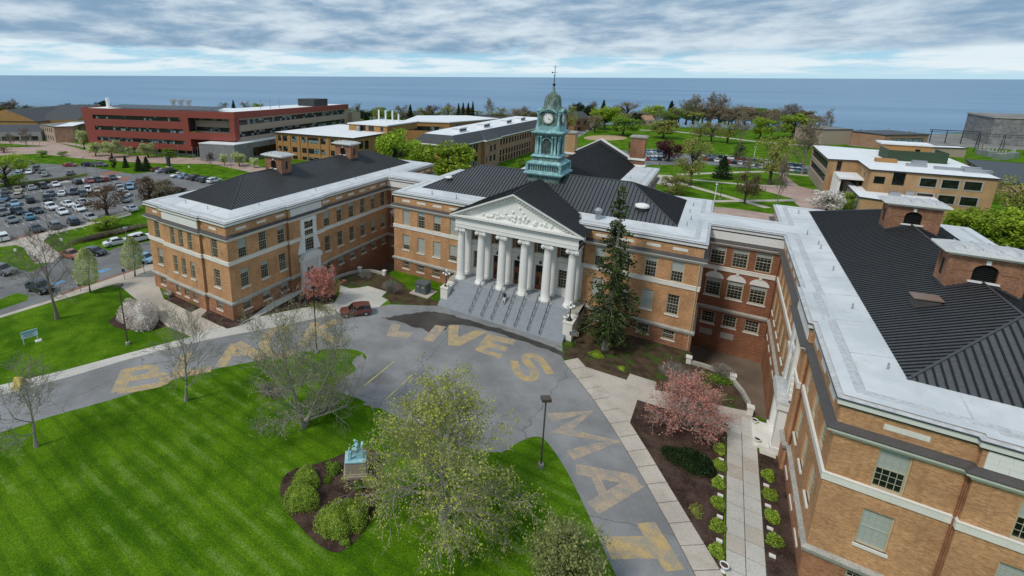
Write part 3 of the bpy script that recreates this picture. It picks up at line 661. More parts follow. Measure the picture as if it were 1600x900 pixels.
for s_ in (-1, 1):
    for (f, t0, t1) in ((-4.0, -0.03, -0.28), (-3.75, -0.28, -0.50), (-3.42, -0.50, -0.72)):
        a, b = (s_*(XE+0.75), 14.16), (0, AZ)
        lo = [(a[0], f, a[1]+t1), (b[0], f, b[1]+t1), (b[0], -2.9, b[1]+t1), (a[0], -2.9, a[1]+t1)]; hi_ = [(x, y, z-t1+t0) for x, y, z in lo]
        rk.hull8(lo, hi_)
rk.build('raking_cornice', 'stone_pale', hall)
for s_ in (-1, 1):
    for k in range(1, 22):
        x = s_*(XE+0.2)*k/22; inst('dentil', dn, hall, (x, -3.4, AZ-abs(x)*SLP-0.80))
prf = MB().tube([(0, -4.0, AZ+0.04), (0, 7.8, AZ+0.04)], 0.08, 6).build('portico_roof', 'roof_flash', hall)
for s_ in (-1, 1):
    seams([(0, -4.05, AZ), (0, 8.5, AZ), (s_*(XE+0.8), 1.4, 14.14), (s_*(XE+0.8), -4.05, 14.14)] if False else [(0, -4.05, AZ), (0, 8.0, AZ), (s_*7.75, 3.3, AZ-7.75*SLP), (s_*(XE+0.8), 1.2, 14.14), (s_*(XE+0.8), -4.05, 14.14)], prf, 0.44, single=True)
for s_ in (-1, 1):
    mb = MB(); wall_mesh(mb, *(((-XE, 0.4), (-XE, -3.3)) if s_ < 0 else ((XE, -3.3), (XE, 0.4))), 11.9, 14.0); mb.build('entablature_side', 'stone_pale', hall)
rl = MB()   # carved relief in the pediment: low irregular foliage round a shield
rr_ = random.Random(3)
for k in range(70):
    x = rr_.gauss(0, 2.6); z = 14.5+abs(rr_.gauss(0, 0.7))*max(0.2, 1-abs(x)/7)
    if abs(x) > 6.5 or z > 14.3+(7.5-abs(x))*0.40: continue
    r = rr_.uniform(0.12, 0.32); rl.lathe((x, -3.12, z), [(0.02, -r), (r*0.8, -r*0.5), (r, 0), (r*0.8, r*0.5), (0.02, r)], 6)
stuff(rl.build('pediment_relief', 'stone_pale', hall, True))
# ---- steps, cheek walls and rails
NST = 18; y0s, y1s = -3.66, -7.45
for k in range(NST):
    z1 = ZS-0.17-(k)*(ZS-0.17)/NST; z0 = max(-0.05, z1-0.5); a = y0s+(y1s-y0s)*k/NST; b = y0s+(y1s-y0s)*(k+1)/NST
    w = 9.0 if k < NST-5 else 10.1
    MB().box(-w, b, z0, w-0.0 if w < 10 else 9.4, a+0.06, z1).build('step', 'step_stone', hall)
for s_ in (-1, 1):
    t = MB(); x0, x1 = sorted((s_*9.02, s_*10.25)); t.box(x0, -6.3, 0, x1, -3.2, 2.5); t.box(x0-0.06, -6.38, 2.5, x1+0.06, -3.2, 2.68); t.box(x0+0.01, -3.2, 2.4, x1+0.05, -0.4, ZS-0.02); t.build('cheek_wall', 'stone', hall)
rail = MB(); zr0, zr1 = ZS+0.92, 0.9
for s_ in (-0.02,):
    rail.tube([(0, -2.95, ZS+0.55), (0, -2.9, zr0), (0, -3.7, zr0), (0, -7.3, zr1), (0, -7.6, zr1-0.05), (0, -7.62, zr1-0.4)], 0.035, 6)
    rail.tube([(0, -3.72, zr0-0.42), (0, -7.3, zr1-0.42)], 0.02, 5)
    for k in range(5):
        t_ = k/4; y = -3.75+(-7.25+3.75)*t_; rail.tube([(0, y, max(0.0, ZS-0.17+(y+3.66)*(ZS-0.17)/3.79-0.12)), (0, y, zr0+(zr1-zr0)*t_)], 0.028, 5)
rail = rail.mesh('handrail', 'iron')
for x in (-4.55, -2.6, -1.0, 0.95, 2.6, 4.5, 6.2): inst('handrail', rail, hall, (x, 0, 0))
# ---- side entrances in the wing bays (stone surround, curved pediment, tall window over)
def side_entrance(xw, s_):
    "xw: wall x, s_: +1 if the wall faces +X"
    c = -13.05; X = lambda k: xw+s_*k
    def bx(mb, k0, y0, z0, k1, y1, z1, mi=0): a, b = sorted((X(k0), X(k1))); mb.box(a, y0, z0, b, y1, z1, mi)
    st = MB()
    for y in (-1.75, 1.75): bx(st, 0, c+y-0.32, 0, 0.62, c+y+0.32, 4.9); bx(st, 0, c+y-0.42, 0, 0.74, c+y+0.42, 0.7)
    bx(st, 0, c-1.45, 3.9, 0.45, c+1.45, 4.9); bx(st, 0, c-2.3, 4.9, 0.85, c+2.3, 5.35); bx(st, 0, c-1.5, 0.2, 0.25, c-0.85, 3.9); bx(st, 0, c+0.85, 0.2, 0.25, c+1.5, 3.9)
    n_ = 12; pts = [(c+2.3*math.cos(math.pi*k/n_), 5.35+1.05*math.sin(math.pi*k/n_)) for k in range(n_+1)]
    for k0, k1, sc in ((0.0, 0.8, 1.0), (0.8, 0.9, 1.05)):
        a = [(X(k0), y, 5.35+(z-5.35)*sc) for y, z in pts]; b = [(X(k1), y, 5.35+(z-5.35)*sc) for y, z in pts]
        st.add(a+b, [tuple(range(n_+1)), tuple(range(n_+1, 2*n_+2))]+[(k, k+1, n_+2+k, n_+1+k) for k in range(n_)])
    for y in (-1.35, 1.35): bx(st, 0, c+y-0.38, 6.3, 0.3, c+y+0.38, 12.0)
    bx(st, 0, c-1.72, 11.6, 0.36, c+1.72, 12.1); bx(st, 0, c-1.0, 10.0, 0.25, c+1.0, 10.3); bx(st, 0, c-0.25, 11.5, 0.42, c+0.25, 12.11)
    for y, q in ((-1.72, -1), (1.72, 1)):
        for k in range(5): bx(st, 0, c+min(y, y+q*0.75*(1-k/5)), 6.2+k*0.5, 0.22, c+max(y, y+q*0.75*(1-k/5)), 6.7+k*0.5)
    o = st.build('entrance_surround', 'stone_pale', hall)
    g = MB(); bx(g, 0.02, c-0.98, 6.4, 0.1, c+0.98, 10.0); bx(g, 0.02, c-0.98, 10.3, 0.1, c+0.98, 11.6); g.build('window', 'glass', o)
    f = MB()
    for k in range(1, 4): y = c-0.97+1.94*k/4; bx(f, 0.1, y-0.02, 6.4, 0.14, y+0.02, 11.6)
    for z in (6.95, 7.55, 8.15, 8.75, 9.35, 10.95): bx(f, 0.1, c-0.97, z-0.02, 0.135, c+0.97, z+0.02)
    f.build('window_bars', 'sash', o)
    d = MB(); bx(d, 0.03, c-0.85, 0.35, 0.12, c+0.85, 3.9); d.build('side_door', 'white', o)
    d = MB(); bx(d, 0.12, c-0.6, 1.2, 0.14, c-0.08, 3.3); bx(d, 0.12, c+0.08, 1.2, 0.14, c+0.6, 3.3); d.build('door_glass', 'glass', o)
    d = MB(); a = [(X(0.05), y, 5.4+(z-5.35)*1.06) for y, z in pts]; b = [(X(0.98), y, 5.4+(z-5.35)*1.06) for y, z in pts]
    d.add(a+b, [(k, k+1, n_+2+k, n_+1+k) for k in range(n_)]); d.build('lead_hood', 'coping', o)
    d = MB(); bx(d, 0, c-2.0, -0.1, 1.6, c+2.0, 0.34); bx(d, 1.6, c-2.0, -0.1, 2.0, c+2.0, 0.17); d.build('doorstep', 'stone', o)
side_entrance(-W2+BJ, 1); side_entrance(W2-BJ, -1)
# downpipes
for x, y in ((-38.45, -LW-0.1), (38.45, -LW-0.1), (-W2+0.1, -17.2), (W1-0.25, -0.12), (W2-0.2, D1-0.15), (W2-0.12, -17.2)):
    MB().tube([(x, y, 0.1), (x, y, 12.1)], 0.07, 6).build('downpipe', 'frame' if abs(x) < 30 else 'brick_red', hall)
# ---- clock tower
TX, TY = -0.2, 12.1
tw = MB()
def sq(mb, h0, z0, h1, z1, mi=0): mb.hull8([(TX-h0, TY-h0, z0), (TX+h0, TY-h0, z0), (TX+h0, TY+h0, z0), (TX-h0, TY+h0, z0)], [(TX-h1, TY-h1, z1), (TX+h1, TY-h1, z1), (TX+h1, TY+h1, z1), (TX-h1, TY+h1, z1)], mi)
bs = MB()
z = 15.2
while z < 18.9: sq(bs, 2.62, z, 2.62, z+0.33); sq(bs, 2.56, z+0.33, 2.56, z+0.37); z += 0.37
clock = bs.build('clock_tower', 'copper_dark', hall)
def tpart(name, mat, *ls):
    mb = MB()
    for l in ls: sq(mb, *l)
    return mb.build(name, mat, clock)
tpart('lower_skirt', 'copper', (2.75, 18.9, 2.85, 19.15), (3.2, 19.15, 3.25, 19.35), (3.25, 19.35, 2.7, 19.75))
tpart('lower_drum', 'copper_dark', (2.5, 19.7, 2.5, 20.75))
bal = MB().box(-0.05, -0.05, 0, 0.05, 0.05, 0.85).mesh('baluster', 'copper')
for k in range(14):
    t_ = -2.55+5.1*k/13
    for a, b in ((t_, -2.66), (t_, 2.66), (-2.66, t_), (2.66, t_)): inst('baluster', bal, clock, (TX+a, TY+b, 19.75))
for a in (-2.75, 2.75):
    for b in (-2.75, 2.75): MB().box(TX+a-0.2, TY+b-0.2, 19.7, TX+a+0.2, TY+b+0.2, 20.8).build('corner_pier', 'copper', clock)
tpart('upper_skirt', 'copper', (2.6, 20.6, 2.8, 20.75), (2.85, 20.75, 2.95, 21.0), (2.95, 21.0, 2.3, 21.4))
tpart('pedestal', 'copper_dark', (2.15, 21.3, 2.15, 22.0)); tpart('pedestal_ledge', 'copper', (2.3, 21.95, 2.42, 22.1), (2.42, 22.1, 2.1, 22.4))
tpart('belfry', 'copper_dark', (1.62, 22.3, 1.62, 25.5))
for k in range(4):
    a = math.pi/2*k; ca, sa = math.cos(a), math.sin(a)
    L = lambda x, y: (TX+x*ca-y*sa, TY+x*sa+y*ca)
    for x in (-1.45, -0.95, 0.95, 1.45):
        p = L(x, -1.85); t = MB(); t.lathe((p[0], p[1], 22.4), [(0.25, 0), (0.25, 0.15), (0.19, 0.2), (0.16, 2.75), (0.24, 2.85), (0.26, 3.05)], 10); t.build('belfry_column', 'copper', clock, True)
    # louvred arch
    f = MB(); n_ = 8; ar = [(0.62*math.cos(math.pi*j/n_), 24.55+0.55*math.sin(math.pi*j/n_)) for j in range(n_+1)]; poly = [(0.62, 22.7)]+ar+[(-0.62, 22.7)]
    f.add([(*L(x, -1.66), z) for x, z in poly], [tuple(range(len(poly)))]); f.build('louvre_panel', 'line_dark', clock)
    f = MB()
    for j in range(9):
        z = 22.8+j*0.21; q = [L(-0.6, -1.67), L(0.6, -1.67), L(0.6, -1.75), L(-0.6, -1.75)]; f.hull8([(x, y, z) for x, y in q], [(x, y, z+0.06) for x, y in q])
    f.build('louvre_slats', 'copper_dark', clock)
    f = MB()
    for j in range(n_):
        (x0, z0), (x1, z1) = ar[j], ar[j+1]; q0, q1, q2, q3 = L(x0, -1.62), L(x0*1.25, -1.62), L(x1*1.25, -1.62), L(x1, -1.62)
        r0, r1, r2, r3 = L(x0, -1.85), L(x0*1.25, -1.85), L(x1*1.25, -1.85), L(x1, -1.85); e = lambda z, kk: 24.55+(z-24.55)*kk
        f.hull8([(*q0, z0), (*q1, e(z0, 1.25)), (*q2, e(z1, 1.25)), (*q3, z1)], [(*r0, z0), (*r1, e(z0, 1.25)), (*r2, e(z1, 1.25)), (*r3, z1)])
    f.build('arch_moulding', 'copper', clock)
    # clock storey: face, gable above
    c = L(0, -1.86); f = MB(); n_ = 28
    ring = lambda r, y: [(*L(r*math.cos(2*math.pi*j/n_), y), 28.35+r*math.sin(2*math.pi*j/n_)) for j in range(n_)]
    f.add(ring(0.92, -1.7)+ring(0.92, -1.92)+ring(0.78, -1.92), [(j, (j+1) % n_, n_+(j+1) % n_, n_+j) for j in range(n_)]+[(n_+j, n_+(j+1) % n_, 2*n_+(j+1) % n_, 2*n_+j) for j in range(n_)]); cf = f.build('clock_face', 'copper_dark', clock)
    f = MB(); f.add(ring(0.8, -1.90), [tuple(range(n_))]); f.build('dial', 'white', cf)
    f = MB()
    for j in range(12):
        aa = 2*math.pi*j/12; s1, c1 = math.sin(aa), math.cos(aa)
        q = [(0.56*s1-0.035*c1, 0.56*c1+0.035*s1), (0.56*s1+0.035*c1, 0.56*c1-0.035*s1), (0.74*s1+0.035*c1, 0.74*c1-0.035*s1), (0.74*s1-0.035*c1, 0.74*c1+0.035*s1)]
        f.add([(*L(x, -1.912), 28.35+z) for x, z in q], [(0, 1, 2, 3)])
    f.build('hour_marks', 'black', cf)
    f = MB()
    for ang, ln, wd in ((R(128), 0.42, 0.05), (R(118), 0.62, 0.035)):
        s1, c1 = math.sin(ang), math.cos(ang); q = [(-wd*c1, wd*s1), (wd*c1, -wd*s1), (ln*s1+wd*0.5*c1, ln*c1-wd*0.5*s1), (ln*s1-wd*0.5*c1, ln*c1+wd*0.5*s1)]
        f.add([(*L(x, -1.92), 28.35+z) for x, z in q], [(0, 1, 2, 3)])
    f.build('clock_hands', 'black', cf)
    f = MB(); n2 = 10
    ap = [(1.45*math.cos(math.pi*j/n2), 29.1+0.72*math.sin(math.pi*j/n2)**1.4) for j in range(n2+1)]
    for j in range(n2):
        (x0, z0), (x1, z1) = ap[j], ap[j+1]
        q0, q2, r0, r2 = L(x0, -0.6), L(x1, -0.6), L(x0, -2.1), L(x1, -2.1)
        f.hull8([(*q0, z0-0.12), (*q2, z1-0.12), (*q2, z1+0.08), (*q0, z0+0.08)], [(*r0, z0-0.12), (*r2, z1-0.12), (*r2, z1+0.08), (*r0, z0+0.08)])
    f.build('clock_hood', 'copper', clock)
    f = MB(); f.add([(*L(x, -1.72), z) for x, z in [(-1.4, 27.0), (1.4, 27.0)]+ap], [tuple(range(2+len(ap)))]); f.build('clock_panel', 'copper_dark', clock)
tpart('belfry_frieze', 'copper_dark', (2.0, 25.4, 2.0, 25.75)); tpart('belfry_cornice', 'copper', (2.1, 25.75, 2.5, 25.95), (2.5, 25.95, 2.55, 26.1), (2.55, 26.1, 2.0, 26.4))
tpart('clock_storey', 'copper', (2.0, 26.35, 1.95, 27.1), (1.7, 27.1, 1.7, 29.4), (1.95, 29.35, 2.0, 29.5))
for a in (-1.7, 1.7):
    for b in (-1.7, 1.7): t = MB(); t.lathe((TX+a, TY+b, 27.0), [(0.28, 0), (0.28, 0.2), (0.2, 0.3), (0.18, 1.9), (0.28, 2.1), (0.1, 2.5), (0.02, 2.9)], 8); t.build('corner_finial', 'copper', clock, True)
t = MB(); t.lathe((TX, TY, 0), [(2.1, 29.45), (1.75, 29.75), (1.5, 30.1), (1.42, 30.25), (1.38, 30.5), (1.36, 31.0), (1.28, 31.5), (1.08, 31.95), (0.75, 32.25), (0.4, 32.4)], 20); t.build('dome', 'copper_dark', clock, True)
t = MB(); t.lathe((TX, TY, 0), [(0.42, 32.35), (0.44, 32.5), (0.30, 32.6), (0.24, 32.9), (0.16, 33.3), (0.12, 33.45)], 12); t.build('lantern', 'copper_dark', clock, True)
t = MB(); t.lathe((TX, TY, 0), [(0.05, 33.4), (0.2, 33.5), (0.26, 33.68), (0.2, 33.86), (0.07, 33.95), (0.06, 34.8), (0.045, 36.2), (0.02, 36.75)], 10); t.build('spire', 'iron', clock, True)
t = MB(); t.tube([(TX-0.42, TY, 35.6), (TX+0.42, TY, 35.6)], 0.025); t.tube([(TX, TY-0.42, 35.6), (TX, TY+0.42, 35.6)], 0.025); t.tube([(TX-0.3, TY, 35.1), (TX+0.3, TY, 35.1)], 0.025)
t.tube([(TX-0.3, TY, 36.45), (TX+0.3, TY, 36.45)], 0.03); t.box(TX-0.5, TY-0.05, 35.5, TX-0.3, TY+0.05, 35.72); t.build('weather_vane', 'iron', clock)
STRIPE = 0
_a, _b = gp(75, 720), gp(225, 892); STRIPE = 90-math.degrees(math.atan2((_b-_a).y, (_b-_a).x))
# ============================================================ GROUND, ROADS, WATER
from mathutils.geometry import tessellate_polygon
def grassm(name, c1, c2, stripes=False):
    m = NT(name); m.set(0.95, 0, 0.03); p = m.pos()
    a = m.mix(m.ramp(m.noise(p, 0.22, 5, 0.6), 0.35, 0.65), c1, c2)
    f = m.ramp(m.noise(p, 7.0, 4, 0.7), 0.25, 0.75, 0.55, 1.5)
    tuft = m.ramp(m.noise(p, 1.6, 4, 0.7, 1.0), 0.5, 0.72, 1.0, 1.35)
    f = m.math('MULTIPLY', f, tuft)
    if stripes:
        r = m.map(p, (1, 1, 1), (0, 0, R(STRIPE)))
        r = m.map(r, (1.0, 0.12, 1.0)); wob = m.noise(r, 0.55, 3, 0.6)
        w = m.n('ShaderNodeTexWave', wave_type='BANDS', bands_direction='X'); w.inputs['Scale'].default_value = 0.19; w.inputs['Distortion'].default_value = 3.4
        w.inputs['Detail'].default_value = 3; w.inputs['Detail Scale'].default_value = 1.2; m.l(r, w.inputs['Vector'])
        br = m.math('MULTIPLY', m.noise(p, 0.5, 4, 0.7), m.ramp(m.noise(p, 0.07, 3, 0.6), 0.38, 0.62, 0.72, 1.15))
        s_ = m.math('MULTIPLY', m.ramp(w.outputs['Fac'], 0.62, 1.0), m.ramp(br, 0.38, 0.62)); a = m.mix(m.math('MULTIPLY', s_, 0.5), a, (0.155, 0.235, 0.045)); wd = m.ramp(m.noise(p, 0.33, 6, 0.75, 0.6), 0.56, 0.70, 0.0, 0.45); a = m.mix(wd, a, (0.105, 0.175, 0.03))
        dk = m.math('MULTIPLY', m.ramp(w.outputs['Fac'], 0.30, 0.0), 0.28); a = m.mix(dk, a, (0.012, 0.05, 0.006))
    sp = m.ramp(m.noise(p, 3.2, 5, 0.8), 0.30, 0.46, 0.62, 1.0); f = m.math('MULTIPLY', f, sp)
    n = m.n('ShaderNodeVectorMath', operation='SCALE'); m.l(a, n.inputs[0]); m.l(f, n.inputs['Scale']); m.base(n.outputs[0])
    m.bump(m.noise(p, 9.0, 3, 0.7), 0.6, 0.1)
grassm('grass', (0.040, 0.105, 0.004), (0.095, 0.185, 0.009)); grassm('lawn_mown', (0.042, 0.108, 0.003), (0.090, 0.180, 0.007), True)
def paving(name, c, var=0.22, cracks=True, tint=None):
    m = NT(name); m.set(0.88, 0, 0.25); p = m.pos()
    a = m.mix(m.ramp(m.noise(p, 0.16, 5, 0.62), 0.3, 0.7), tuple(x*(1-var) for x in c), tuple(x*(1+var) for x in c))
    if tint: a = m.mix(m.ramp(m.noise(p, 0.4, 4, 0.6), 0.45, 0.75), a, tint)
    g = m.ramp(m.noise(p, 11.0, 3, 0.7), 0.25, 0.75, 0.82, 1.18)
    if cracks:
        v = m.n('ShaderNodeTexVoronoi', feature='DISTANCE_TO_EDGE'); v.inputs['Scale'].default_value = 0.11; nn = m.n('ShaderNodeTexNoise'); nn.inputs['Scale'].default_value = 0.8; nn.inputs['Detail'].default_value = 5
        m.l(p, nn.inputs['Vector']); mx = m.n('ShaderNodeMix', data_type='VECTOR'); mx.inputs[0].default_value = 0.55; m.l(p, mx.inputs[4]); m.l(nn.outputs['Color'], mx.inputs[5])
        m.l(mx.outputs[1], v.inputs['Vector']); a = m.mix(m.ramp(v.outputs['Distance'], 0.0, 0.0035, 0.6, 0.0), a, tuple(x*0.3 for x in c))
    n = m.n('ShaderNodeVectorMath', operation='SCALE'); m.l(a, n.inputs[0]); m.l(g, n.inputs['Scale']); m.base(n.outputs[0]); m.bump(m.noise(p, 25.0, 2), 0.15, 0.01)
paving('asphalt', (0.225, 0.225, 0.226)); paving('asphalt_patch', (0.20, 0.195, 0.19), 0.3); paving('asphalt_lot', (0.17, 0.17, 0.17), tint=(0.15, 0.145, 0.14))
paving('concrete', (0.47, 0.415, 0.355), 0.13, False, (0.40, 0.345, 0.29)); paving('concrete_pale', (0.50, 0.475, 0.43), 0.12, False); paving('concrete_dull', (0.32, 0.30, 0.265), 0.2, False)
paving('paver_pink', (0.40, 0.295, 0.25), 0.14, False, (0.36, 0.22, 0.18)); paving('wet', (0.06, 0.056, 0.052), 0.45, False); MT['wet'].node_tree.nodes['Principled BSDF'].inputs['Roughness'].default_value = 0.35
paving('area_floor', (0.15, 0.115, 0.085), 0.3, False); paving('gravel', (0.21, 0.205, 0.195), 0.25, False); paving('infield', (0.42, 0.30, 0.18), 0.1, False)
m = NT('mulch'); m.set(0.95, 0, 0.15); p = m.pos()
a = m.mix(m.ramp(m.noise(p, 0.7, 4, 0.6), 0.35, 0.65), (0.034, 0.020, 0.015), (0.085, 0.052, 0.040)); a = m.mix(m.ramp(m.noise(p, 6.0, 4, 0.75), 0.52, 0.72), a, (0.15, 0.10, 0.085)); m.base(a); m.bump(m.noise(p, 8.0, 3, 0.7), 0.8, 0.1)
m = NT('soil_moss'); m.set(0.95, 0, 0.15); p = m.pos()
a = m.mix(m.ramp(m.noise(p, 0.8, 4, 0.6), 0.35, 0.65), (0.05, 0.034, 0.022), (0.10, 0.066, 0.042)); a = m.mix(m.ramp(m.noise(p, 0.55, 5, 0.7), 0.50, 0.64), a, (0.050, 0.100, 0.014)); m.base(a); m.bump(m.noise(p, 8.0, 3, 0.7), 0.8, 0.1)
def worn_paint(name, c, under, lo=0.37, hi=0.64):
    m = NT(name); m.set(0.8, 0, 0.25); p = m.pos()
    w = m.ramp(m.noise(p, 0.9, 6, 0.7), lo, hi); fine = m.ramp(m.noise(p, 14.0, 3, 0.7), 0.3, 0.7, 0.75, 1.15)
    a = m.mix(w, under, c); n = m.n('ShaderNodeVectorMath', operation='SCALE'); m.l(a, n.inputs[0]); m.l(fine, n.inputs['Scale']); m.base(n.outputs[0])
worn_paint('paint_gold', (0.50, 0.355, 0.155), (0.32, 0.28, 0.22)); worn_paint('paint_pink', (0.45, 0.34, 0.23), (0.29, 0.265, 0.235)); worn_paint('paint_yellow', (0.62, 0.52, 0.2), (0.4, 0.34, 0.15)); worn_paint('paint_white', (0.6, 0.6, 0.58), (0.3, 0.3, 0.29))
worn_paint('paint_blue', (0.13, 0.34, 0.60), (0.16, 0.26, 0.36)); worn_paint('kerb_red', (0.34, 0.11, 0.07), (0.28, 0.15, 0.11))
# land with the two sunken areas left open
pit_wall_px = [(1082, 565), (1101, 570), (1120, 577), (1145, 592), (1160, 610), (1170, 628), (1172, 642)]
pw = [gp(u, v, 0.35) for u, v in pit_wall_px]
pitR = [(W1+0.02, D1-0.02), (W1+0.02, pw[0].y)]+[(p.x, p.y) for p in pw[1:]]+[(W2-0.02, pw[-1].y-0.3), (W2-0.02, D1-0.02)]
pitL = [(-x, y) for x, y in pitR][::-1]
shore = [(-4000, -900), (-1200, 0), (-620, 130), (-330, 215), (-200, 262), (-95, 300), (40, 332), (95, 336), (125, 352), (178, 418), (260, 520), (420, 640), (1500, 1150)]
outer = shore+[(1500, -1500), (-4000, -1500)]
loops = [[Vector((x, y, 0)) for x, y in outer], [Vector((x, y, 0)) for x, y in pitR], [Vector((x, y, 0)) for x, y in pitL]]
tri = tessellate_polygon(loops); vs = [v for l in loops for v in l]
gm = MB(); gm.add(vs, [])
for t in tri:
    a, b, c = (vs[i] for i in t); t = t if (b-a).cross(c-a).z > 0 else t[::-1]
    gm.f.append(tuple(t)); gm.m.append(0)
for i in range(len(shore)-1):
    (x0, y0), (x1, y1) = shore[i], shore[i+1]; gm.add([(x0, y0, 0), (x1, y1, 0), (x1-6, y1+8, -6.5), (x0-6, y0+8, -6.5)], [(0, 1, 2, 3)])
ground = struct(gm.build('ground', 'grass'))
m = NT('water'); m.set(0.35, 0, 0.14); p = m.pos()
st = m.noise(m.map(p, (0.0006, 0.004, 1), (0, 0, YAW)), 1.0, 5, 0.6)
m.base(m.mix(m.ramp(st, 0.3, 0.7), (0.095, 0.205, 0.335), (0.155, 0.285, 0.425))); m.bump(m.noise(m.map(p, (0.15, 0.4, 1), (0, 0, YAW)), 1.0, 4, 0.6), 0.35, 0.6)
struct(MB().add([(-90000, -3000, -5), (90000, -3000, -5), (90000, 90000, -5), (-90000, 90000, -5)], [(0, 1, 2, 3)]).build('lake', 'water'))
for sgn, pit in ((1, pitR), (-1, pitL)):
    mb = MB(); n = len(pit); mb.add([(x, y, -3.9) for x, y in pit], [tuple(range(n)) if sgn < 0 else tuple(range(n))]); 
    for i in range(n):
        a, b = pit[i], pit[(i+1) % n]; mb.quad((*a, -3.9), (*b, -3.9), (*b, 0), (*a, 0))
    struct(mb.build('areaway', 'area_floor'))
    # low curved parapet round the area
    path = [p for p in (pitR if sgn > 0 else pitL)][(1 if sgn > 0 else 2):]
    path = [(sgn*p.x, p.y) for p in [Vector((W1+0.1, pw[0].y, 0))]+pw[1:]]
    mb = MB()
    for i in range(len(path)-1):
        a, b = Vector(path[i]), Vector(path[i+1]); d = (b-a).normalized(); nn = Vector((-d.y, d.x))*0.18
        lo = [(a-nn), (b-nn), (b+nn), (a+nn)]; mb.hull8([(q.x, q.y, 0) for q in lo], [(q.x, q.y, 0.45) for q in lo])
    tag(mb.build('parapet_wall', 'stone_grey'), 'low curved stone parapet round the sunken area by the %s' % ('red brick arched windows' if sgn > 0 else 'transformer and lawn corner'), 'low wall')
    for k in (0, 3, 6):
        q = path[k]; t = thing('gate_post', 'square stone post with cap on the curved parapet beside the %s' % ('red brick arched windows' if sgn > 0 else 'bare shrubs'), 'post', (q[0], q[1], 0), 0, 'posts of the %s area parapet' % ('arched-window' if sgn > 0 else 'shrub'))
        MB().box(-0.26, -0.26, 0, 0.26, 0.26, 0.8).build('shaft', 'stone', t); MB().box(-0.34, -0.34, 0.8, 0.34, 0.34, 0.95).build('cap', 'stone', t)
def sheet(name, px, mat, z=0.02, world=False, parent=None, kind=True):
    pts = [Vector((x, y, 0)) for x, y in px] if world else [gp(u, v) for u, v in px]
    tri = tessellate_polygon([pts]); mb = MB(); mb.add([(p.x, p.y, z) for p in pts], [])
    for t in tri:
        a, b, c = (pts[i] for i in t); t = t if (b-a).cross(c-a).z > 0 else t[::-1]
        mb.f.append(tuple(t)); mb.m.append(0)
    o = mb.build(name, mat, parent)
    return struct(o) if (kind and parent is None) else o
def smooth(pts, k=4):
    "rounded version of a polyline (Catmull-Rom)"
    out = []; n = len(pts)
    for i in range(n-1):
        p0, p1, p2, p3 = pts[max(i-1, 0)], pts[i], pts[i+1], pts[min(i+2, n-1)]
        for j in range(k):
            t = j/k; f = lambda a, b, c, d: 0.5*((2*b)+(-a+c)*t+(2*a-5*b+4*c-d)*t*t+(-a+3*b-3*c+d)*t**3)
            out.append((f(p0[0], p1[0], p2[0], p3[0]), f(p0[1], p1[1], p2[1], p3[1])))
    return out+[pts[-1]]
lawn_edge = smooth([(-120, 712), (0, 676), (75, 652), (175, 624), (250, 600), (320, 580), (400, 564), (462, 551), (520, 545), (556, 547), (573, 557), (563, 572), (540, 590), (523, 604), (530, 612)], 3)+smooth([(532, 613), (560, 623), (594, 638), (650, 668), (700, 688), (745, 703), (785, 706), (812, 690), (838, 682), (856, 692), (885, 735), (915, 795), (945, 862), (965, 905), (1000, 985)], 3)
road_n = [(-120, 652), (0, 618), (120, 586), (192, 564), (262, 545), (325, 531), (400, 517), (470, 503), (520, 492), (545, 484), (590, 479), (610, 476), (684, 478)]
slab_in = [(880, 565), (900, 590), (925, 622), (956, 667), (982, 710), (1005, 749), (1045, 820), (1085, 898), (1128, 985)]
slab_out = [(903, 560), (935, 597), (962, 632), (984, 661), (1012, 705), (1057, 780), (1107, 862), (1133, 905), (1175, 985)]
sheet('road', road_n+[(688, 470), (780, 496), (877, 527)]+slab_in+lawn_edge[::-1], 'asphalt', 0.012)
sheet('lawn', lawn_edge+[(-120, 985)], 'lawn_mown', 0.008)
# pavement on the far side of the road
sheet('pavement', [(-120, 634), (0, 602), (100, 579), (200, 552), (300, 526), (330, 515), (400, 496), (470, 482), (522, 474), (530, 462), (531, 446), (547, 451), (560, 450), (575, 447), (604, 456), (596, 464), (606, 469), (592, 480), (545, 484), (520, 492), (470, 503), (400, 517), (325, 531), (262, 545), (192, 564), (120, 586), (0, 618), (-120, 652)], 'concrete_pale', 0.03)
sheet('path', [(183, 443), (215, 432), (240, 424), (246, 441), (256, 467), (298, 488), (314, 481), (330, 488), (314, 495), (355, 515), (330, 516), (300, 527), (262, 511), (235, 487)], 'concrete', 0.026)
sheet('path', [(400, 497), (462, 463), (478, 452), (470, 444), (452, 452), (372, 511), (355, 516), (330, 517)], 'concrete_pale', 0.034)
# slabs of the pavement by the right hand bed, one by one
def resample(px, n):
    P = [gp(u, v) for u, v in px]; L = [0]
    for a, b in zip(P, P[1:]): L.append(L[-1]+(b-a).length)
    out = []
    for k in range(n+1):
        t = L[-1]*k/n; i = max(j for j in range(len(L)) if L[j] <= t+1e-9); i = min(i, len(P)-2); f = (t-L[i])/(L[i+1]-L[i]); out.append(P[i]+(P[i+1]-P[i])*f)
    return out
NS = 16; A_, B_ = resample(slab_in, NS), resample(slab_out, NS)
pv = struct(MB().add([(p.x, p.y, 0.016) for p in A_]+[(p.x, p.y, 0.016) for p in B_[::-1]], [tuple(range(2*NS+2))]).build('pavement', 'mulch'))
sr = random.Random(8)
for k in range(NS):
    q = [A_[k], B_[k], B_[k+1], A_[k+1]]; c = sum(q, Vector())/4; q = [c+(p-c)*0.966 for p in q]; h = 0.12+sr.uniform(-0.008, 0.008)
    MB().hull8([(p.x, p.y, 0) for p in q][::-1], [(p.x, p.y, h) for p in q][::-1]).build('slab', 'concrete', pv)
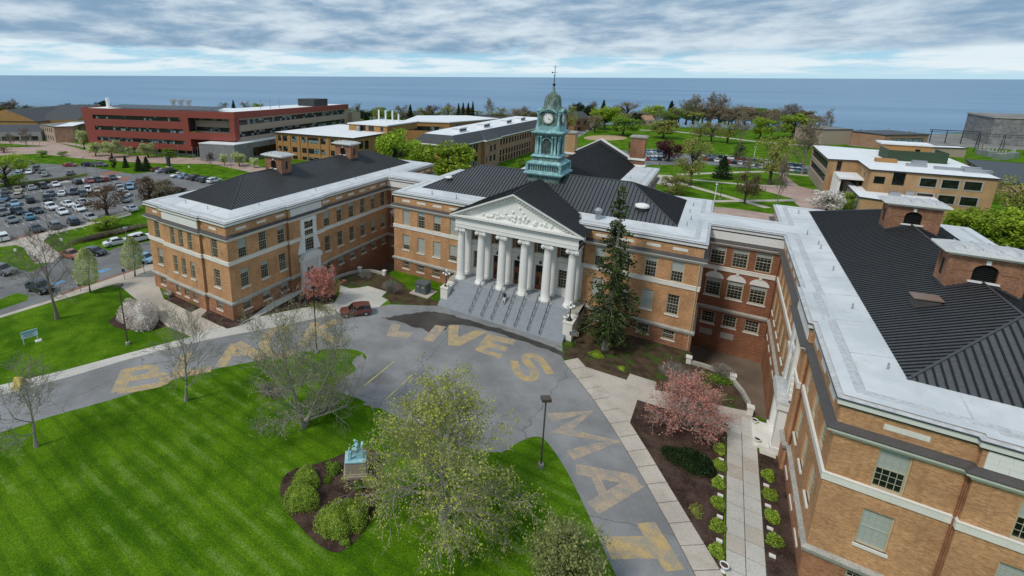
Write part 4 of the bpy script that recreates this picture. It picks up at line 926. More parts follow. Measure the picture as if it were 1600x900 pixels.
# concrete path to the wing door and the long path beside the wing
sheet('path', [(903, 560), (914, 573), (979, 594), (984, 584), (1025, 597), (1023, 609), (1085, 624), (1140, 637), (1175, 644), (1175, 676), (1135, 676), (1100, 660), (1060, 645), (1015, 631), (996, 625), (984, 661), (962, 632), (935, 597)], 'concrete', 0.03)
pth = sheet('path', [(28.0, -45), (30.55, -45), (30.55, -9.2), (28.0, -9.2)], 'mulch', 0.02, True)
slab2 = MB().box(-0.595, -0.785, -0.02, 0.595, 0.785, 0.035); sm = [slab2.mesh('slab', 'concrete_pale'), slab2.mesh('slab', 'concrete')]
for k in range(21):
    for j in (0, 1): inst('slab', sm[(k*7+j*3) % 5 == 0], pth, (28.66+j*1.235, -44+k*1.62, 0.02+((k*5+j) % 3)*0.004))
for k in range(3): inst('slab', sm[0], pth, (31.3, -15.0+k*1.62, 0.022), 0, (1.05, 1, 1))
# planting beds
sheet('planting_bed', [(984, 661), (1012, 705), (1057, 780), (1107, 862), (1130, 900), (1133, 676), (1100, 660), (1060, 645), (1015, 631), (996, 625)], 'mulch', 0.024)
sheet('planting_bed', [(880, 540), (879, 526), (893, 505), (905, 485), (960, 507), (1080, 551), (1083, 566), (1101, 571), (1120, 578), (1145, 593), (1160, 611), (1170, 628), (1172, 643), (1140, 637), (1085, 624), (1023, 609), (1025, 597), (984, 584), (979, 594), (914, 573), (903, 560), (882, 563)], 'soil_moss', 0.022)
sheet('planting_bed', [(30.56, -45), (32.44, -45), (32.44, -15.5), (30.56, -15.5)], 'mulch', 0.024, True)
sheet('planting_bed', [(256, 467), (298, 487), (313, 481), (272, 460)], 'mulch', 0.04); sheet('planting_bed', [(314, 495), (355, 514), (372, 510), (452, 452), (440, 452), (366, 498), (326, 483)], 'mulch', 0.04)
sheet('planting_bed', [(400, 495), (462, 463), (480, 455), (527, 462), (522, 473), (470, 481)], 'mulch', 0.032)
sheet('planting_bed', [(531, 444), (530, 432), (548, 424), (566, 419), (600, 424), (625, 440), (640, 452), (668, 466), (690, 473), (684, 478), (610, 475), (607, 468), (597, 463), (605, 456), (575, 446), (547, 450)], 'soil_moss', 0.024)
bed = [(150, 380), (165, 290), (240, 232), (380, 198), (470, 168), (540, 138), (640, 110), (700, 98), (765, 150), (790, 230), (785, 320), (765, 410), (740, 490), (700, 580), (650, 650), (590, 715), (540, 745), (505, 754), (465, 748), (420, 725), (370, 690), (300, 620), (230, 545), (180, 470)]
sheet('planting_bed', [(400+x/4, 675+y/4) for x, y in smooth(bed+[bed[0]], 2)[:-1]], 'mulch', 0.024)
def ell(u, v, ru, rv, n=18): return [(u+ru*math.cos(2*math.pi*k/n), v-rv*math.sin(2*math.pi*k/n)) for k in range(n)]
sheet('planting_bed', ell(218, 503, 48, 14), 'mulch', 0.02)
# car parks and campus walks to the left
sheet('parking_lot', [(-200, 550), (0, 493), (75, 470), (96, 459), (225, 416), (240, 410), (240, 376), (185, 386), (150, 400), (110, 400), (95, 397), (80, 408), (50, 425), (20, 420), (-20, 412), (-200, 460)], 'asphalt_lot', 0.012)
sheet('grass_island', [(-60, 490), (-60, 474), (0, 468), (25, 458), (45, 462), (41, 470), (0, 484)], 'grass', 0.03)
sheet('parking_lot', [(-300, 420), (0, 379), (75, 361), (140, 347), (240, 316), (300, 312), (430, 305), (350, 284), (300, 277), (245, 268), (205, 272), (172, 266), (130, 259), (50, 255), (15, 251), (-300, 262)], 'asphalt_lot', 0.012)
sheet('path', [(-200, 425), (0, 379), (75, 361), (140, 347), (205, 328), (205, 336), (140, 352), (80, 366), (68, 376), (95, 398), (82, 410), (55, 412), (36, 387), (25, 383), (0, 386), (-200, 434)], 'concrete', 0.03)
sheet('path', [(96, 459), (225, 416), (240, 411), (240, 424), (215, 432), (183, 443), (96, 468), (75, 474), (0, 497), (0, 493), (75, 470)], 'concrete', 0.022)
sheet('kerb', [(96, 458.5), (225, 415.5), (225, 417.5), (96, 461)], 'kerb_red', 0.05)
sheet('kerb', [(0, 377.5), (75, 360), (75, 362), (0, 380)], 'kerb_red', 0.045)
sheet('path', [(-200, 262), (-60, 233), (60, 229), (92, 224), (130, 234), (200, 242), (300, 247), (335, 243), (400, 258), (450, 272), (450, 284), (395, 270), (330, 256), (270, 256), (200, 253), (120, 247), (60, 240), (-60, 246)], 'paver_pink', 0.02)
sheet('path', [(0, 224), (70, 228), (95, 224), (142, 232), (142, 228), (95, 221), (0, 221)], 'paver_pink', 0.024)
sheet('crosswalk', [(150, 272), (176, 267.5), (192, 269), (172, 273.5)], 'kerb_red', 0.03); sheet('crosswalk', [(263, 298), (290, 292), (294, 296), (276, 301)], 'kerb_red', 0.03); sheet('crosswalk', [(185, 279), (200, 276), (204, 279), (190, 283)], 'kerb_red', 0.03)
sheet('path', [(15, 289), (60, 286), (100, 281), (112, 284), (60, 291), (20, 293)], 'concrete_pale', 0.03); sheet('grass_island', [(-40, 291), (40, 284), (100, 276), (136, 271), (138, 274), (100, 281), (40, 288), (-40, 296)], 'grass', 0.034)
sheet('path', [(120, 281), (150, 275), (190, 275.5), (188, 278), (150, 279), (125, 285)], 'concrete_pale', 0.03)
# walks on the lawns beyond the hall
def strip(px, w, mat, z=0.02, name='path'):
    P = [gp(u, v) for u, v in px]; a, b = [], []
    for i, p in enumerate(P):
        d = (P[min(i+1, len(P)-1)]-P[max(i-1, 0)]).normalized(); n = Vector((-d.y, d.x, 0))*w/2; a.append(p+n); b.append(p-n)
    mb = MB(); k = len(P); mb.add([(q.x, q.y, z) for q in b+a[::-1]], [tuple(range(2*k))]); return struct(mb.build(name, mat))
strip([(1060, 273), (1099, 271), (1191, 268), (1269, 275)], 2.6, 'concrete'); strip([(1060, 279), (1086, 281), (1158, 288), (1232, 292)], 2.4, 'concrete', 0.024); strip([(1060, 285), (1083, 292), (1146, 310), (1200, 325)], 2.4, 'concrete', 0.028); strip([(1100, 315), (1150, 314), (1245, 313)], 2.2, 'concrete', 0.032)
sheet('path', [(1215, 269), (1222, 270), (1248, 291), (1275, 297), (1310, 318), (1290, 345), (1262, 332), (1243, 318), (1240, 311), (1190, 297), (1183, 290), (1230, 292)], 'paver_pink', 0.036)
sheet('path', [(1100, 322), (1140, 325), (1210, 335), (1212, 348), (1150, 340), (1100, 336)], 'paver_pink', 0.016); sheet('road', [(1100, 333), (1150, 337), (1214, 347), (1214, 356), (1150, 346), (1100, 340)], 'asphalt', 0.02)
sheet('parking_lot', [(880, 232), (920, 229), (1000, 238), (1100, 241), (1180, 247), (1262, 259), (1290, 266), (1290, 275), (1262, 271), (1180, 263), (1100, 257), (985, 258), (880, 250)], 'asphalt_lot', 0.016)
strip([(890, 216), (905, 209), (922, 200), (930, 196)], 6, 'asphalt', 0.016, 'road'); strip([(1000, 203), (1060, 206), (1110, 212), (1180, 221), (1290, 230)], 4, 'concrete', 0.018)
sheet('ball_field', ell(946, 215.5, 34, 4.2), 'infield', 0.02)
sheet('path', [(1010, 272), (1050, 274), (1062, 284), (1050, 292), (1020, 286)], 'concrete', 0.04)
sheet('gravel_yard', [(1325, 214), (1400, 211), (1470, 210), (1545, 207), (1640, 207), (1640, 236), (1560, 233), (1500, 229), (1440, 228), (1380, 233), (1325, 227)], 'gravel', 0.02)
# wet patches and darker blotches on the asphalt
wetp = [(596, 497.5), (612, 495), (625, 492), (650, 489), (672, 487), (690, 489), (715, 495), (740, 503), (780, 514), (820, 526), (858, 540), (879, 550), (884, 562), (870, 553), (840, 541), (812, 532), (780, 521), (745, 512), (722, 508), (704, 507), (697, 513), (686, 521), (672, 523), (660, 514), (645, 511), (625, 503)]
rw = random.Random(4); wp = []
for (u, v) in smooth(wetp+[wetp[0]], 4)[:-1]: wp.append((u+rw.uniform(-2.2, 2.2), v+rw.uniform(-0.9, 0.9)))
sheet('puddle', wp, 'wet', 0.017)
def blob(u, v, ru, rv, seed, n=22):
    r_ = random.Random(seed); return [(u+ru*(1+r_.uniform(-.3, .3))*math.cos(2*math.pi*k/n), v-rv*(1+r_.uniform(-.3, .3))*math.sin(2*math.pi*k/n)) for k in range(n)]
for i, a in enumerate([(598, 592, 22, 9), (556, 598, 20, 10), (585, 632, 14, 5), (655, 584, 22, 6), (562, 566, 10, 12)]): _bl = blob(*a, i, 16); sheet('dark_patch', smooth(_bl+[_bl[0]], 3)[:-1], 'asphalt_patch', 0.0165+i*0.0006)
# painted words on the roadway
def stroke(px, w, mat, z, closed=False, par=None):
    P = [gp(u, v) for u, v in px]; a, b = [], []
    for i, p in enumerate(P):
        d1 = (p-P[i-1]).normalized() if i else (P[1]-P[0]).normalized(); d2 = (P[i+1]-p).normalized() if i < len(P)-1 else d1
        n1, n2 = Vector((-d1.y, d1.x, 0)), Vector((-d2.y, d2.x, 0)); n = n1+n2; n = n/max(0.45, n.dot(n1)) if n.length > 1e-4 else n1; a.append(p+n*w/2); b.append(p-n*w/2)
    mb = MB()
    for i in range(len(P)-1): mb.quad((*b[i].xy, z), (*b[i+1].xy, z), (*a[i+1].xy, z), (*a[i].xy, z))
    return mb
Q1 = lambda pts: [(400+x/4, 480+y/4) for x, y in pts]; Q2 = lambda pts: [(800+x/4, 480+y/4) for x, y in pts]; Q3 = lambda pts: [(800+x/4, 675+y/4) for x, y in pts]
def letter(ch, parts, mat, word):
    mb = MB()
    for kind, px, w in parts:
        if kind == 'poly':
            s_ = [gp(u, v) for u, v in px]; tri = tessellate_polygon([s_]); o = len(mb.v); mb.v += [(p.x, p.y, 0.021) for p in s_]
            for t in tri:
                a, b, c = (s_[i] for i in t); t = t if (b-a).cross(c-a).z > 0 else t[::-1]; mb.f.append(tuple(i+o for i in t)); mb.m.append(0)
        else: m2 = stroke(px, w, mat, 0.021+0.0005*len(mb.f)); mb.add(m2.v, m2.f)
    o = mb.build('painted_letter', mat); tag(o, 'large faded gold letter %s of the word %s painted on the road' % (ch, word), 'road marking', 'painted letters of the word %s' % word)
letter('L', [('poly', Q1([(850, 100), (905, 112), (885, 152), (985, 160), (945, 197), (815, 182)]), 0)], 'paint_pink', 'LIVES')
letter('I', [('poly', Q1([(1122, 112), (1190, 122), (1105, 218), (1038, 205)]), 0)], 'paint_pink', 'LIVES')
letter('V', [('poly', Q1([(1205, 112), (1268, 112), (1262, 188), (1375, 145), (1448, 152), (1270, 246), (1200, 236)]), 0)], 'paint_gold', 'LIVES')
letter('E', [('poly', Q1([(1450, 165), (1622, 208), (1606, 236), (1498, 210), (1480, 226), (1575, 252), (1556, 276), (1452, 249), (1436, 268), (1545, 298), (1520, 322), (1368, 270)]), 0)], 'paint_gold', 'LIVES')
letter('S', [('stroke', smooth(Q2([(12, 335), (30, 395), (62, 436), (112, 448), (142, 425), (128, 382), (92, 340), (90, 310), (130, 302), (172, 325), (205, 362), (236, 418)]), 4), 1.05)], 'paint_gold', 'LIVES')
letter('M', [('stroke', Q2([(235, 690), (490, 655), (305, 775), (630, 840), (360, 925)]), 1.25)], 'paint_pink', 'MATTER')
letter('A', [('stroke', Q3([(400, 232), (785, 305)]), 1.25), ('stroke', Q3([(785, 312), (505, 478)]), 1.25), ('stroke', Q3([(520, 275), (575, 405)]), 0.8)], 'paint_pink', 'MATTER')
letter('T', [('stroke', Q3([(835, 568), (1020, 868)]), 1.55), ('stroke', Q3([(590, 725), (930, 718)]), 1.75)], 'paint_gold', 'MATTER')
Q0 = lambda pts: [(x/4, 480+y/4) for x, y in pts]
letter('B', [('stroke', Q0([(800, 385), (738, 530)]), 1.5), ('stroke', smooth(Q0([(785, 400), (930, 372), (965, 400), (900, 432), (775, 455)]), 3), 1.0), ('stroke', smooth(Q0([(800, 450), (990, 425), (1040, 460), (960, 492), (740, 528)]), 3), 1.1)], 'paint_gold', 'BLACK')
letter('L', [('stroke', Q0([(1165, 290), (1105, 425), (1320, 385)]), 1.3)], 'paint_gold', 'BLACK')
letter('A', [('stroke', Q0([(1375, 375), (1470, 228)]), 1.4), ('stroke', Q0([(1478, 225), (1640, 320)]), 1.4), ('stroke', Q0([(1420, 300), (1560, 285)]), 1.0)], 'paint_gold', 'BLACK')
letter('C', [('stroke', smooth([(455, 515), (432, 512), (415, 528), (415, 548), (440, 556), (462, 546)], 3), 1.3)], 'paint_gold', 'BLACK')
letter('K', [('stroke', [(492, 504), (472, 540)], 1.3), ('stroke', [(528, 500), (482, 522)], 1.2), ('stroke', [(496, 518), (530, 536)], 1.2)], 'paint_gold', 'BLACK')
def pline(px, w, mat='paint_white', z=0.03): return struct(strip(px, w, mat, z, 'parking_line'))
pline([(616, 565), (569, 603)], 0.16, 'paint_yellow'); pline([(644, 586), (601, 626)], 0.16, 'paint_yellow')
for u, v in ((92, 440), (163, 421)): sheet('parking_mark', [(u-13, v+4), (u+3, v-2), (u+13, v-1), (u-2, v+5)], 'paint_blue', 0.02)
# ============================================================ VEGETATION
def leafm(name, c, c2=None, trans=0.3, scale=0.9):
    m = NT(name); m.set(0.65, 0, 0.2); p = m.pos(); c2 = c2 or tuple(x*0.55 for x in c)
    oi = m.n('ShaderNodeObjectInfo')
    a = m.mix(m.ramp(m.noise(p, scale, 4, 0.65), 0.36, 0.64), c2, c); f = m.ramp(m.noise(p, 9.0, 2), 0.3, 0.7, 0.7, 1.35)
    f = m.math('MULTIPLY', f, m.ramp(oi.outputs['Random'], 0.0, 1.0, 0.85, 1.15))
    n = m.n('ShaderNodeVectorMath', operation='SCALE'); m.l(a, n.inputs[0]); m.l(f, n.inputs['Scale']); m.base(n.outputs[0])
    if trans:
        tb = m.n('ShaderNodeBsdfTranslucent'); m.l(n.outputs[0], tb.inputs[0]); mx = m.n('ShaderNodeMixShader'); mx.inputs[0].default_value = trans
        m.l(m.b.outputs[0], mx.inputs[1]); m.l(tb.outputs[0], mx.inputs[2]); m.l(mx.outputs[0], m.t.nodes['Material Output'].inputs[0])
leafm('leaf_bright', (0.36, 0.47, 0.045), (0.19, 0.29, 0.025)); leafm('leaf_olive', (0.36, 0.37, 0.09), (0.21, 0.22, 0.055)); leafm('leaf_tan', (0.33, 0.265, 0.165), (0.20, 0.16, 0.10)); leafm('leaf_dark', (0.034, 0.062, 0.020), (0.012, 0.026, 0.010))
leafm('leaf_red', (0.135, 0.048, 0.045), (0.06, 0.022, 0.022)); leafm('blossom_white', (0.70, 0.73, 0.42), (0.34, 0.42, 0.11)); leafm('blossom_blush', (0.86, 0.83, 0.79), (0.50, 0.43, 0.38)); leafm('blossom_pink', (0.70, 0.31, 0.25), (0.48, 0.19, 0.155))
leafm('leaf_bud', (0.43, 0.47, 0.085), (0.29, 0.30, 0.06)); leafm('leaf_pale', (0.37, 0.41, 0.135), (0.20, 0.23, 0.08)); leafm('needles', (0.075, 0.115, 0.022), (0.024, 0.042, 0.010), 0.15, 0.7); leafm('leaf_box', (0.34, 0.46, 0.06), (0.18, 0.27, 0.03), 0.2, 2.5); leafm('leaf_juniper', (0.030, 0.060, 0.016), (0.012, 0.025, 0.008)); leafm('leaf_rust', (0.20, 0.125, 0.065), (0.10, 0.06, 0.035)); leafm('leaf_green', (0.22, 0.34, 0.04), (0.11, 0.19, 0.022))
plain('bark', (0.20, 0.165, 0.13), 0.9, var=0.3, scale=2.0); plain('bark_pale', (0.26, 0.235, 0.20), 0.9, var=0.25, scale=2.0); plain('bark_dark', (0.055, 0.045, 0.040), 0.9, var=0.3)
def rdir(r, d, ang):
    a = d.orthogonal().normalized(); b = d.cross(a); t = r.uniform(0, 2*math.pi)
    return (d*math.cos(ang)+(a*math.cos(t)+b*math.sin(t))*math.sin(ang)).normalized()
def leaf(mb, r, p, s):
    n = Vector((r.gauss(0, 1), r.gauss(0, 1), r.gauss(0, 1)+0.5)).normalized(); a = n.orthogonal().normalized(); b = n.cross(a); t = r.uniform(0, 6.28)
    x = (a*math.cos(t)+b*math.sin(t))*s; y = (-a*math.sin(t)+b*math.cos(t))*s*0.6
    mb.add((p-x, p-y*0.9, p+x, p+y), ((0, 1, 2, 3),))
def tree(seed, H, spread, fork=0.25, limbs=8, nb=(6, 4, 4), r0=None, up=0.25, leaves=0, ls=0.12, lspread=0.3, stems=1, angle=(35, 65), rmin=0.012, lenf=(0.62, 0.45), droop=0.0, top=1.0):
    "branch skeleton grown limb by limb; returns the wood and the leaves"
    r = random.Random(seed); wood, lv = MB(), MB(); r0 = r0 or H*0.022
    maxlev = len(nb)
    def br(p, d, L, rad, lev):
        ns = 4 if lev < 2 else 3; pts, rads = [p.copy()], [rad]; q = p.copy(); dd = d.copy()
        for i in range(ns):
            dd = (dd+Vector((r.gauss(0, .16), r.gauss(0, .16), r.gauss(0, .12)+up*0.3-(droop*0.35 if lev == 0 else 0)))).normalized(); q = q+dd*(L/ns); pts.append(q.copy()); rads.append(max(rmin, rad*(1-0.75*(i+1)/ns)))
        wood.tube(pts, rads, 5 if lev == 0 else (4 if lev == 1 else 3))
        if lev < maxlev:
            for k in range(nb[lev]):
                t = 0.25+0.75*(k+r.random()*0.8)/nb[lev]; t = min(t, 0.99); i = min(int(t*ns), ns-1); pp = pts[i]+(pts[i+1]-pts[i])*(t*ns-i)
                base = (pts[i+1]-pts[i]).normalized(); br(pp, rdir(r, base, R(r.uniform(28, 58))), L*r.uniform(*lenf[::-1]), max(rmin, rads[i]*0.55), lev+1)
        if lev >= maxlev-1 and leaves:
            for k in range(leaves):
                pp = pts[r.randrange(1, ns+1)]+Vector((r.gauss(0, lspread), r.gauss(0, lspread), r.gauss(0, lspread))); leaf(lv, r, pp, ls*r.uniform(0.6, 1.3))
    for s in range(stems):
        lean = Vector((r.gauss(0, 0.05), r.gauss(0, 0.05), 1)) if stems == 1 else Vector((0.35*math.cos(6.28*s/stems+r.random()), 0.35*math.sin(6.28*s/stems+r.random()), 1))
        lean.normalize(); pts, rads, n = [Vector((0, 0, -0.1))], [r0*1.5/stems**0.5], 7; q = Vector((0, 0, 0))
        for i in range(n):
            lean = (lean+Vector((r.gauss(0, .05), r.gauss(0, .05), 0.15))).normalized(); q = q+lean*(H*top*0.92/n); pts.append(q.copy()); rads.append(max(rmin*1.5, r0/stems**0.5*(1-0.9*((i+1)/n)**0.9)))
        wood.tube(pts, rads, 7)
        for k in range(limbs):
            t = fork+(0.96-fork)*(k+r.random()*0.6)/limbs; f = t*n; i = min(int(f), n-1); p = pts[i]+(pts[i+1]-pts[i])*(f-i); az = k*2.4+r.uniform(-.4, .4)+s
            an = R(angle[1]+(angle[0]-angle[1])*t+r.uniform(-8, 8)); d = Vector((math.sin(an)*math.cos(az), math.sin(an)*math.sin(az), math.cos(an)))
            prof = math.sin(min(1, max(0.12, (1-t)/(1-fork)*0.85+0.15))*math.pi/2)
            br(p, d, spread*(0.55+0.5*prof)*r.uniform(0.8, 1.1), max(rmin, rads[i]*0.5), 0)
    return wood, lv
def put_tree(name, label, loc, wood, lv, bark, leafmat, group=None, crown='crown', cat='tree'):
    t = thing(name, label, cat, loc, 0, group); wood.build('trunk', bark, t)
    if lv.f: lv.build(crown, leafmat, t)
    return t
def at(u, v): p = gp(u, v); return (p.x, p.y, 0)
# ---- near trees
put_tree('budding_tree', 'large spreading tree with pale yellow buds beside the statue bed', at(692, 812), *tree(11, hat(692, 812, 622), 4.8, 0.12, 26, (7, 5, 3), 0.27, 0.03, 5, 0.094, 0.18, angle=(28, 95), rmin=0.013, top=0.9), 'bark_pale', 'leaf_bud')
put_tree('bare_tree', 'bare young tree on the lawn edge, first one along the road', at(57, 698), *tree(21, hat(57, 698, 596), 3.4, 0.25, 11, (6, 4, 3), 0.16, 0.25, 1, 0.06, 0.15, angle=(25, 75), rmin=0.012), 'bark_pale', 'leaf_olive')
put_tree('bare_tree', 'bare young tree on the lawn edge beside the painted letters', at(291, 626), *tree(22, hat(291, 626, 512), 3.9, 0.2, 13, (6, 4, 3), 0.17, 0.25, 1, 0.06, 0.15, angle=(20, 75), rmin=0.012), 'bark_pale', 'leaf_olive')
put_tree('bare_tree', 'dark bare tree between the lawn sign and the disabled parking bays', at(90, 498), *tree(23, hat(90, 498, 378), 5.2, 0.3, 12, (6, 4, 4), 0.24, 0.22, 1, 0.05, 0.15, angle=(20, 78), rmin=0.014), 'bark', 'leaf_rust')
put_tree('budding_tree', 'many-stemmed tree with upright grey branches near the parking lines', at(475, 668), *tree(24, hat(475, 668, 500), 4.3, 0.06, 13, (7, 5, 3), 0.30, 0.30, 1, 0.08, 0.2, stems=3, angle=(20, 88), rmin=0.011), 'bark_pale', 'leaf_olive')
put_tree('budding_tree', 'pale green budding tree at the lawn corner by the letter T', at(872, 962), *tree(25, hat(872, 962, 892), 3.2, 0.08, 14, (7, 5, 3), 0.16, 0.55, 9, 0.10, 0.2, angle=(12, 58), rmin=0.011), 'bark', 'leaf_pale')
put_tree('redbud_tree', 'vase-shaped redbud covered in coral pink blossom by the wing path', at(1072, 672), *tree(26, hat(1072, 672, 610), 2.9, 0.05, 10, (6, 5), 0.16, 0.28, 6, 0.08, 0.12, stems=4, angle=(38, 80), rmin=0.014), 'bark_pale', 'blossom_pink')
put_tree('redbud_tree', 'small redbud in pink blossom beside the left wing entrance', at(503, 474), *tree(27, hat(503, 474, 434), 2.6, 0.08, 9, (6, 4), 0.12, 0.35, 9, 0.10, 0.10, stems=3, angle=(30, 75), rmin=0.014), 'bark', 'blossom_pink')
def pear(seed, h, w):
    wood, _ = tree(seed, h, w*0.6, 0.25, 9, (4, 3), 0.11, 0.5, 0, angle=(15, 45)); lv = MB(); r = random.Random(seed)
    for k in range(5200):
        z = r.random(); prof = math.sin(math.pi*min(1, z**0.72*0.94+0.06))**0.62; a = r.uniform(0, 6.283); rr = w*prof*(0.45+0.55*r.random()**0.4)*(1+0.15*math.sin(3*a+5*z+seed)); leaf(lv, r, Vector((rr*math.cos(a), rr*math.sin(a), h*(0.2+0.82*z))), 0.11*r.uniform(.6, 1.3))
    return wood, lv
put_tree('pear_tree', 'oval pear tree in white blossom beside the disabled parking bays', at(141, 457), *pear(31, hat(141, 457, 388), 1.75), 'bark_dark', 'blossom_white', 'pear trees in blossom along the kerb'); put_tree('pear_tree', 'oval pear tree in white blossom near the wing corner and bench', at(211, 432), *pear(32, hat(211, 432, 370), 1.75), 'bark_dark', 'blossom_white', 'pear trees in blossom along the kerb')
def spruce(seed, h, w, leaves=1.0):
    r = random.Random(seed); wood, lv = MB(), MB(); wood.tube([(0, 0, -0.1), (0.05, 0, h*0.4), (0, 0.05, h)], [h*0.022, h*0.013, 0.02], 8)
    z = h*0.10
    while z < h*0.985:
        t = z/h; L = w*(1-t)**0.75*(0.85+0.15*math.sin(z*3))*(0.55 if t < 0.16 else 1); nbr = max(4, int(9*(1-t)+4))
        for k in range(nbr):
            if r.random() < 0.12: continue
            a = r.uniform(0, 6.283); l = L*r.uniform(0.6, 1.15); d = Vector((math.cos(a), math.sin(a), 0)); pts = []
            for i in range(5): s = i/4; pts.append(Vector((0, 0, z))+d*l*s+Vector((0, 0, l*(0.12*s-0.42*s*s+0.12*s**4+(0.35*s if t > .8 else 0)))))
            wood.tube(pts, [0.05*(1-t)+0.015, 0.04*(1-t)+0.012, 0.025, 0.015, 0.01], 3)
            for j in range(int((8+26*(1-t))*leaves)):
                s = r.uniform(0.15, 1.03); f = min(s*4, 3.99); i = int(f); p = pts[i]+(pts[i+1]-pts[i])*(f-i); side = d.cross(Vector((0, 0, 1)))*r.gauss(0, 0.30*(1.1-s)*l*0.5+0.10)
                p = p+side+Vector((r.gauss(0, .06), r.gauss(0, .06), -abs(r.gauss(0, 0.20)))); leaf(lv, r, p, 0.21*r.uniform(0.6, 1.3))
        z += h*0.020*(1+0.4*r.random())
    return wood, lv
put_tree('spruce_tree', 'tall dark green spruce growing in front of the hall beside the steps', at(946, 546), *spruce(41, hat(946, 546, 284), 5.0, 1.5), 'bark_pale', 'needles')
# ---- shrubs
def bush_mesh(seed, rx, ry, rz, n, ls, lobes=1, flat=0.0, stems=0):
    r = random.Random(seed); lv = MB()
    # inner body keeps the shrub from being see-through
    if not stems:
        k, m_ = 12, 7; vs, fs = [], []; st0 = MB()
        for i in range(m_+1):
            ph = math.pi/2*i/m_
            for j in range(k):
                a = 6.283*j/k; q = 0.76*(1+0.10*math.sin(3*a+seed)+0.06*r.uniform(-1, 1)); vs.append((rx*q*math.cos(a)*math.cos(ph), ry*q*math.sin(a)*math.cos(ph), rz*0.78*math.sin(ph)))
        for i in range(m_):
            for j in range(k): fs.append((i*k+j, i*k+(j+1) % k, (i+1)*k+(j+1) % k, (i+1)*k+j))
        st0.add(vs, fs)
    for i in range(n):
        d = Vector((r.gauss(0, 1), r.gauss(0, 1), abs(r.gauss(0, 1))*0.9)).normalized(); q = (1+0.12*math.sin(3*math.atan2(d.y, d.x)+seed)+0.08*math.sin(7*d.x+5*d.z))*(0.74+0.30*r.random()**0.7 if not stems else r.uniform(0.3, 1.05)); leaf(lv, r, Vector((d.x*rx*q, d.y*ry*q, d.z*rz*q+0.05)), ls*r.uniform(.6, 1.3))
    if stems:
        st = MB()
        for i in range(stems):
            a = r.uniform(0, 6.283); s = r.random()**0.6; tip = Vector((rx*s*math.cos(a), ry*s*math.sin(a), rz*(1.05-0.45*s*s)*r.uniform(0.75, 1.05))); b = Vector((rx*0.25*s*math.cos(a), ry*0.25*s*math.sin(a), 0)); mid = (tip+b)/2+Vector((r.gauss(0, .1), r.gauss(0, .1), rz*0.12)); st.tube([b, mid, tip], [0.022, 0.016, 0.008], 3)
            for j in range(2): t2 = mid+(tip-mid)*r.random()*0.6; st.tube([t2, t2+Vector((r.gauss(0, .2), r.gauss(0, .2), rz*0.22))], [0.012, 0.007], 3)
        return lv, st
    return lv, st0
def bush(label, u, v, rx, ry, rz, mat, n=1500, ls=0.07, seed=1, name='shrub', group=None, stems=0, bark='bark_pale', rot=0.0):
    lv, st = bush_mesh(seed, rx, ry, rz, n, ls, stems=stems); t = thing(name, label, 'shrub', at(u, v), rot, group)
    if lv.f: lv.build('foliage', mat, t)
    if st: st.build('stems' if stems else 'inner_foliage', bark if stems else mat, t)
    return t
bush('large clipped boxwood mound in the statue bed, left of the plinth', 470, 783, 1.51, 1.34, 1.68, 'leaf_box', 5200, 0.055, 51, 'boxwood_shrub'); bush('smaller boxwood mound touching the large one behind it', 480, 752, 1.18, 0.9, 1.29, 'leaf_box', 3200, 0.055, 52, 'boxwood_shrub')
bush('heart-shaped boxwood, rounder lobe facing the lawn tip of the bed', 522, 822, 1.4, 1.34, 1.79, 'leaf_box', 5200, 0.055, 53, 'boxwood_shrub'); bush('heart-shaped boxwood, lobe next to the budding tree', 553, 812, 1.23, 1.23, 1.68, 'leaf_box', 4600, 0.055, 54, 'boxwood_shrub')
bush('leafy hellebore clump left of the statue plinth', 520, 735, 0.75, 0.6, 0.75, 'leaf_green', 500, 0.09, 55); bush('low green plant at the foot of the hellebore clump', 512, 752, 0.4, 0.35, 0.35, 'leaf_green', 220, 0.08, 56); bush('small dark green plant right of the plinth', 559, 762, 0.42, 0.4, 0.45, 'leaf_green', 260, 0.08, 57); bush('loose yellowish plant on the bed edge under the budding tree', 578, 756, 0.7, 0.6, 0.7, 'leaf_pale', 420, 0.08, 58); bush('grassy tuft at the pointed end of the statue bed', 540, 850, 0.45, 0.3, 0.4, 'leaf_green', 200, 0.08, 59)
bush('broad shrub smothered in white and blush blossom beside the walkway', 219, 502, 3.7, 2.2, 3.0, 'blossom_blush', 9000, 0.11, 60, 'blossom_shrub')
bush('spreading dark juniper under the redbud in the mulch bed', 1078, 722, 2.1, 1.5, 0.8, 'leaf_juniper', 3200, 0.09, 61); bush('brown bare twiggy shrub between the windows and the redbud', 1052, 597, 2.0, 1.7, 2.4, 'leaf_tan', 200, 0.05, 62, stems=170); bush('bare grey shrub behind the parapet of the sunken area', 1128, 588, 1.5, 1.0, 1.6, 'leaf_tan', 60, 0.05, 63, stems=110)
bush('bare brown shrub beside the transformer pad', 612, 458, 2.0, 1.4, 2.2, 'leaf_tan', 160, 0.05, 64, stems=150); bush('bare brown shrub by the plaza and the area parapet', 571, 436, 1.6, 1.2, 1.4, 'leaf_tan', 100, 0.05, 65, stems=90); bush('green mounded groundcover at the foot of the spruce', 932, 556, 0.85, 0.7, 0.55, 'leaf_bright', 700, 0.07, 66); bush('low yellow green plant below the historical marker', 891, 540, 0.6, 0.5, 0.35, 'leaf_green', 300, 0.07, 67)
